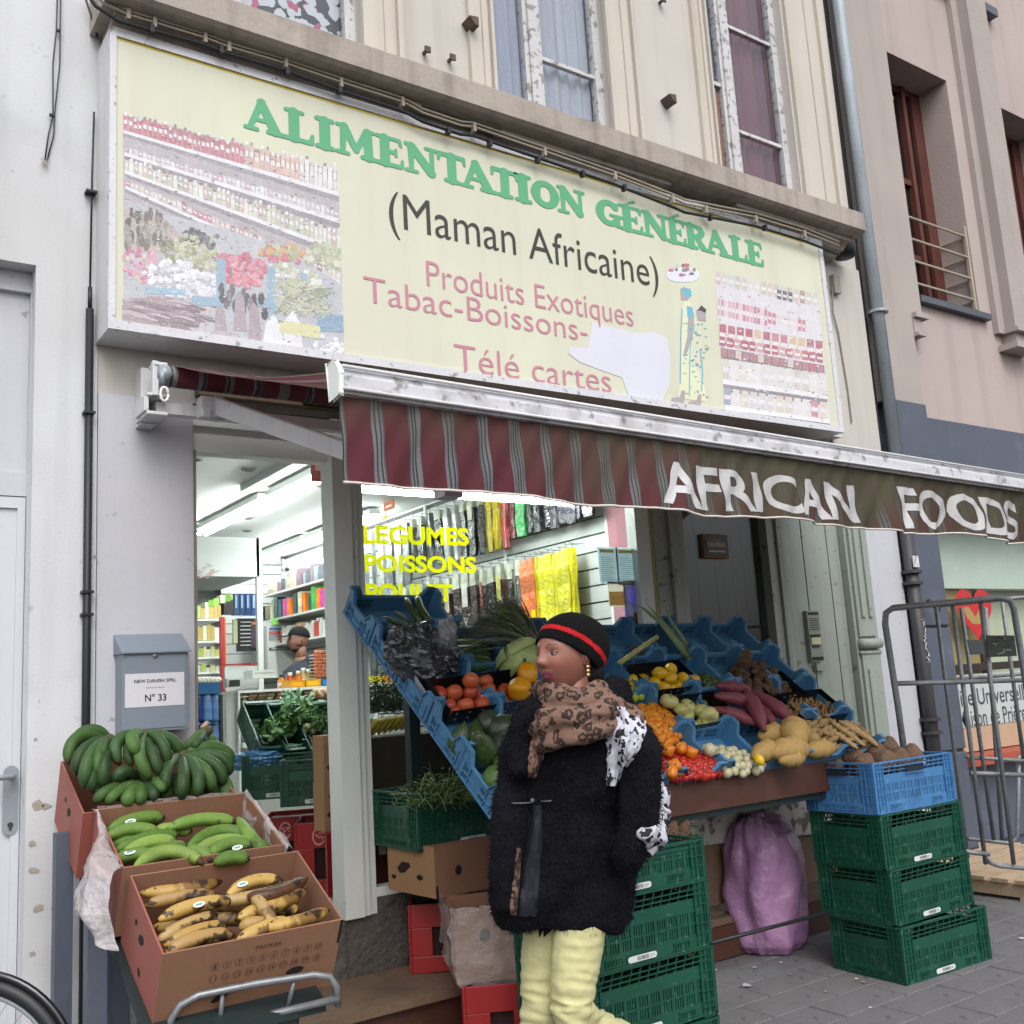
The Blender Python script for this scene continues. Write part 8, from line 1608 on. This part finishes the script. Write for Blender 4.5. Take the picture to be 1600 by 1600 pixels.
for i, (px,h_,col,cap) in enumerate(((453,24,'#a8501c','#d8d4c8'),(466,26,'#b8641c','#d8d4c8'),(474,30,'#b0a878','#d8d8d0'),(440,22,'#c07a28','#23201c'),(482,28,'#a89a68','#d8d8d0'))):
    p = at(px,1052,3.15); col = S(col); r_ = .034; h2 = h_/1600*(p-CAM).dot(FW); b = MB(); b.lathe([(r_,0),(r_,h2*.55),(r_*.45,h2*.8),(r_*.5,h2*.81),(r_*.5,h2)], 12, col, mat=TM((p.x,3.15,ctz)), cols=[col,col,S(cap),S(cap)]); b.lathe([(r_*1.02,h2*.15),(r_*1.02,h2*.42)], 12, S('#c9c4b4'), mat=TM((p.x,3.15,ctz))); o = b.build('sauce_bottle', m_gloss, None, True); tag(o, 'bottle of orange sauce or oil standing on the counter','bottle','bottles on the counter')
for k in range(8):
    for i in range(5):
        p = at(494+5.2*i,1056-5.2*k,3.0); b = MB(); b.ell((p.x,3.0,p.z), (.021,.021,.019), 10, 8, S('#b06a48') if (i+k)%3 else S('#a05a3c')); o = b.build('egg', m_matte, None, True); tag(o,'brown egg in the tall tray stack on the counter','egg','eggs on the counter')
for k in range(8): p = at(505,1059-5.2*k,3.02); b = MB(); b.box((p.x-.075,2.995,p.z-.004),(p.x+.10,3.12,p.z+.004), S('#a8a496')); o = b.build('egg_tray', m_matte); tag(o,'grey pulp tray in the stack of eggs','tray','egg trays')
single('red_edged_screen','white screen with a red top edge left of the man','screen',[(352,1040,402,1078,3.6,.03,'#c6cac8'),(354,1036,403,1040,3.59,.04,'#a8252a')],None)
single('card_terminal','black and white card terminal on the counter end','terminal',[(355,1060,376,1074,2.88,.08,'#c9cccc'),(360,1062,375,1073,2.86,.018,'#2a2c2e')],None)
single('till','white paper tray and till on the counter','till',[(395,1046,432,1060,3.3,.2,'#c9ccc8'),(398,1050,430,1052,3.29,.008,'#8a8d8c')],None)
single('white_side_board','white panel closing the end of the counter','panel',[(354,1082,373,1175,2.95,.02,'#c4c8c6')],None)
# water bottles and blue crate at the left
t = thing('blue_tray', at(325,1075,2.6), 'blue tray of white garlic on top of the water bottles', 'tray'); b = MB(); bp(b,296,1066,345,1086,2.6,.3,'#27567f'); b.build('tray_body', m_gloss, t)
for i in range(12): b = MB(); p = at(306+3.2*i,1064-(i%2)*2,2.62); b.ell(p,(.026,.022,.02),8,6,S('#cfcabc')); o = b.build('garlic_bulb', m_matte, None, True); tag(o,'white garlic bulb in the blue tray','garlic','garlic bulbs')
for r_ in range(2):
    for i in range(3):
        p = at(309+14*i,1128+44*r_,2.65); col = S('#16306a') if i == 0 else S('#5b7fae'); b = MB(); b.lathe([(.036,0),(.04,.02),(.036,.06),(.041,.09),(.036,.13),(.04,.16),(.02,.205),(.014,.21),(.014,.235)], 12, col, mat=TM(p), cols=[col,K(col,1.2),col,K(col,1.3),col,K(col,1.2),S('#8fb0d0'),S('#2a5aa8')]); o = b.build('water_bottle', m_gloss, None, True); tag(o,'blue water bottle in the pack inside the doorway','bottle','water bottles')
single('dark_shelf_end','dark steel end of the bottle rack','rack',[(345,1085,348,1175,2.6,.3,'#3a3c40'),(300,1130,346,1133,2.6,.3,'#2c2e34')],None)
# leek crates, tilted
def at_rot(o, loc, rx_, rz_): o.location = loc; o.rotation_euler = (rx_,0,rz_)
for i, (px,py,Y,lb) in enumerate(((424,1160,1.5,'left tilted green crate of leeks'),(462,1162,1.45,'middle tilted green crate of leeks'),(500,1162,1.4,'right tilted green crate of herbs'))):
    o = copy_tree(lt_); p = at(px,py,Y); at_rot(o, (p.x-.1,p.y,p.z-.14), rad(42), rad(0)); o.scale = (.42,1,1); o['label'] = lb+' inside the shop'; o['group'] = 'tilted green crates inside'
def leek(a, c, w, label, n=12, group='leeks'):
    t = thing('leek', a, label, 'leek', group); a, c = Vector(a), Vector(c); b = MB(); b.tube([a, a.lerp(c,.45)], [w, w*1.1], 8, S('#c9cfa0')); b.build('white_stem', m_leaf, t, True)
    for i in range(n):
        e = c+Vector((rng.uniform(-.12,.10), rng.uniform(-.08,.06), rng.uniform(-.08,.08))); m_ = a.lerp(c,.45); P = [m_+(e-m_)*k/4+Vector((0,-.01,.03*math.sin(k*.8))) for k in range(5)]; b = MB(); V = []
        for k, p in enumerate(P): w_ = RT*w*1.1*(1-(k/4)**2)+RT*.001; V += [p-w_, p+w_]
        b.add(V, [(2*k,2*k+1,2*k+3,2*k+2) for k in range(4)], S(rng.choice(['#2f5a34','#3f7040','#4a7a44','#26482c']))); b.build('leaf', m_leaf, t)
for i, (x0_,y0_,x1_,y1_) in enumerate(((422,1156,452,1112),(432,1150,458,1090),(445,1150,470,1095),(452,1150,478,1098),(460,1140,466,1088),(474,1148,482,1105),(480,1140,495,1108),(488,1145,505,1112),(498,1140,512,1112),(440,1146,462,1106),(505,1145,516,1110))): leek(at(x0_,y0_,1.42+.02*i), at(x1_,y1_,1.75), .016, 'fresh leek with dark green leaves in the tilted crates')
bush('parsley_bunch','dark green bunches of leaves at the right end of the tilted crates','herbs',at(508,1140,1.45),(.10,.08,.10),500,['#2f4a28','#3f6030','#5a7a40'],9)
bush('leafy_herbs','mass of green leek tops filling the middle tilted crate','herbs',at(462,1130,1.5),(.13,.10,.10),500,['#3f6a38','#5a8a48','#2f5230','#7a9a58'],19,leaf=.03,stem=False)
bush('salad_leaves','bright green salad leaves in the left tilted crate','herbs',at(432,1148,1.45),(.10,.08,.08),350,['#4a7a3c','#6a9a50','#38602f'],21,leaf=.03,stem=False)
lb_ = thing('light_onions', at(495,1088,2.0), 'pile of pale onions behind the leeks', 'onions'); b = MB()
for i in range(14): p = at(488+2.2*i,1086-(i%3)*3,2.0+.03*(i%2)); b = MB(); b.ell(p,(.022,.022,.02),10,8,S('#b89a78')); b.build('onion', m_fruit, lb_, True)
# green crates on red crates, cardboard column
for i, (px,py,Y,lb) in enumerate(((378,1252,1.30,'left green crate on the red bottle crates inside'),(438,1262,1.0,'right green crate on the red bottle crates inside'))):
    o = copy_tree(cr0); p = at(px,py,Y); place(o, (p.x,p.y,p.z), (0,0,rad(-30))); o.scale = (.62,.9,1); o['label'] = lb; o['group'] = 'green crates inside the doorway'
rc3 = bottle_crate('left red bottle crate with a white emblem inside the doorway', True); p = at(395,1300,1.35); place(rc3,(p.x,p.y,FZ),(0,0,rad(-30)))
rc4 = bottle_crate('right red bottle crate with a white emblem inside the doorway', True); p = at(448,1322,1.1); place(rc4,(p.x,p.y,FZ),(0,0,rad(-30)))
place(rc3, (2.23,1.42,FZ), (0,0,rad(-28))); rc3.scale = (1,1,1.35); place(rc4, (2.24,.98,FZ), (0,0,rad(-28))); rc4.scale = (1,1,1.35)
bb_ = crumple('blue_carrier_bag', at(400,1188,1.45), .13, 4, M('thin blue bag film', S('#4f8fc4'), .3, var=(6,.2), bump=(26,1,.02), alpha=.8), None, (1.3,.7,.45)); tag(bb_,'crumpled light blue plastic bag over the left green crate','bag')
for i, (px,py,Y,lb) in enumerate(((507,1225,.55,'upper cardboard box standing on end behind the door post'),(508,1300,.55,'lower cardboard box standing on end behind the door post'))):
    p = at(px,py,Y); o = card_box('cardboard_box', lb, .30, .12, .24, m_cardl, None, True); place(o, p, (0,0,rad(3)))
    for (cx_,cz_) in ((.04,.17),(.03,.08)): 
        b = MB(); b.flat([(cx_+.016*math.cos(k),-.001,cz_+.014*math.sin(k)) for k in (0,1,2,3,4,5.2)]); h__ = b.build('cut_out', m_hole, None); h__.parent = o
single('red_board','red board standing behind the door post','board',[(513,1300,530,1400,.5,.02,'#8c2224')],None)
# behind the pane under the trays: dark carton, bananas, greens
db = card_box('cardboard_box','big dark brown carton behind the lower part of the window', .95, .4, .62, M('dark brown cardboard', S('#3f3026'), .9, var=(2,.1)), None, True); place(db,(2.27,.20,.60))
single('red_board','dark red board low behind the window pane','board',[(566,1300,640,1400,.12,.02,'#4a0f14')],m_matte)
b = MB(); c = at(597,1325,.10); b.box((c.x-.015,.10,c.z-.03),(c.x+.02,.104,c.z+.03), S('#b9b5a0')); o = b.build('white_tag', m_print); tag(o,'small white tag on the dark red panel','tag')
YB_ = S('#b59a2c')
for i in range(9): a = at(572+9*i,1150-1.5*i,.32); plantain(a, a+Vector((.13,.03,.035)), (0,-.02,.045), .019, K(YB_,rng.uniform(.85,1.1)), m_fruit, 'yellow banana on the dark carton behind the window', 'yellow bananas behind the window')
c = at(590,1098,.4); bush('leafy_greens','heap of dark leafy herbs behind the pane under the trays','herbs',(c.x+.10,.45,c.z-.05),(.30,.12,.20),1800,['#2a3f24','#38522c','#4a6236','#1f3020'],10)
for i in range(5): single('steel_strip','thin pale edge of a tilted crate behind the pane','crate edge',[(560+12*i,1085-8*i,572+12*i,1087-8*i,.36+.01*i,.004,'#7d9a8a')],None,'pale crate edges')
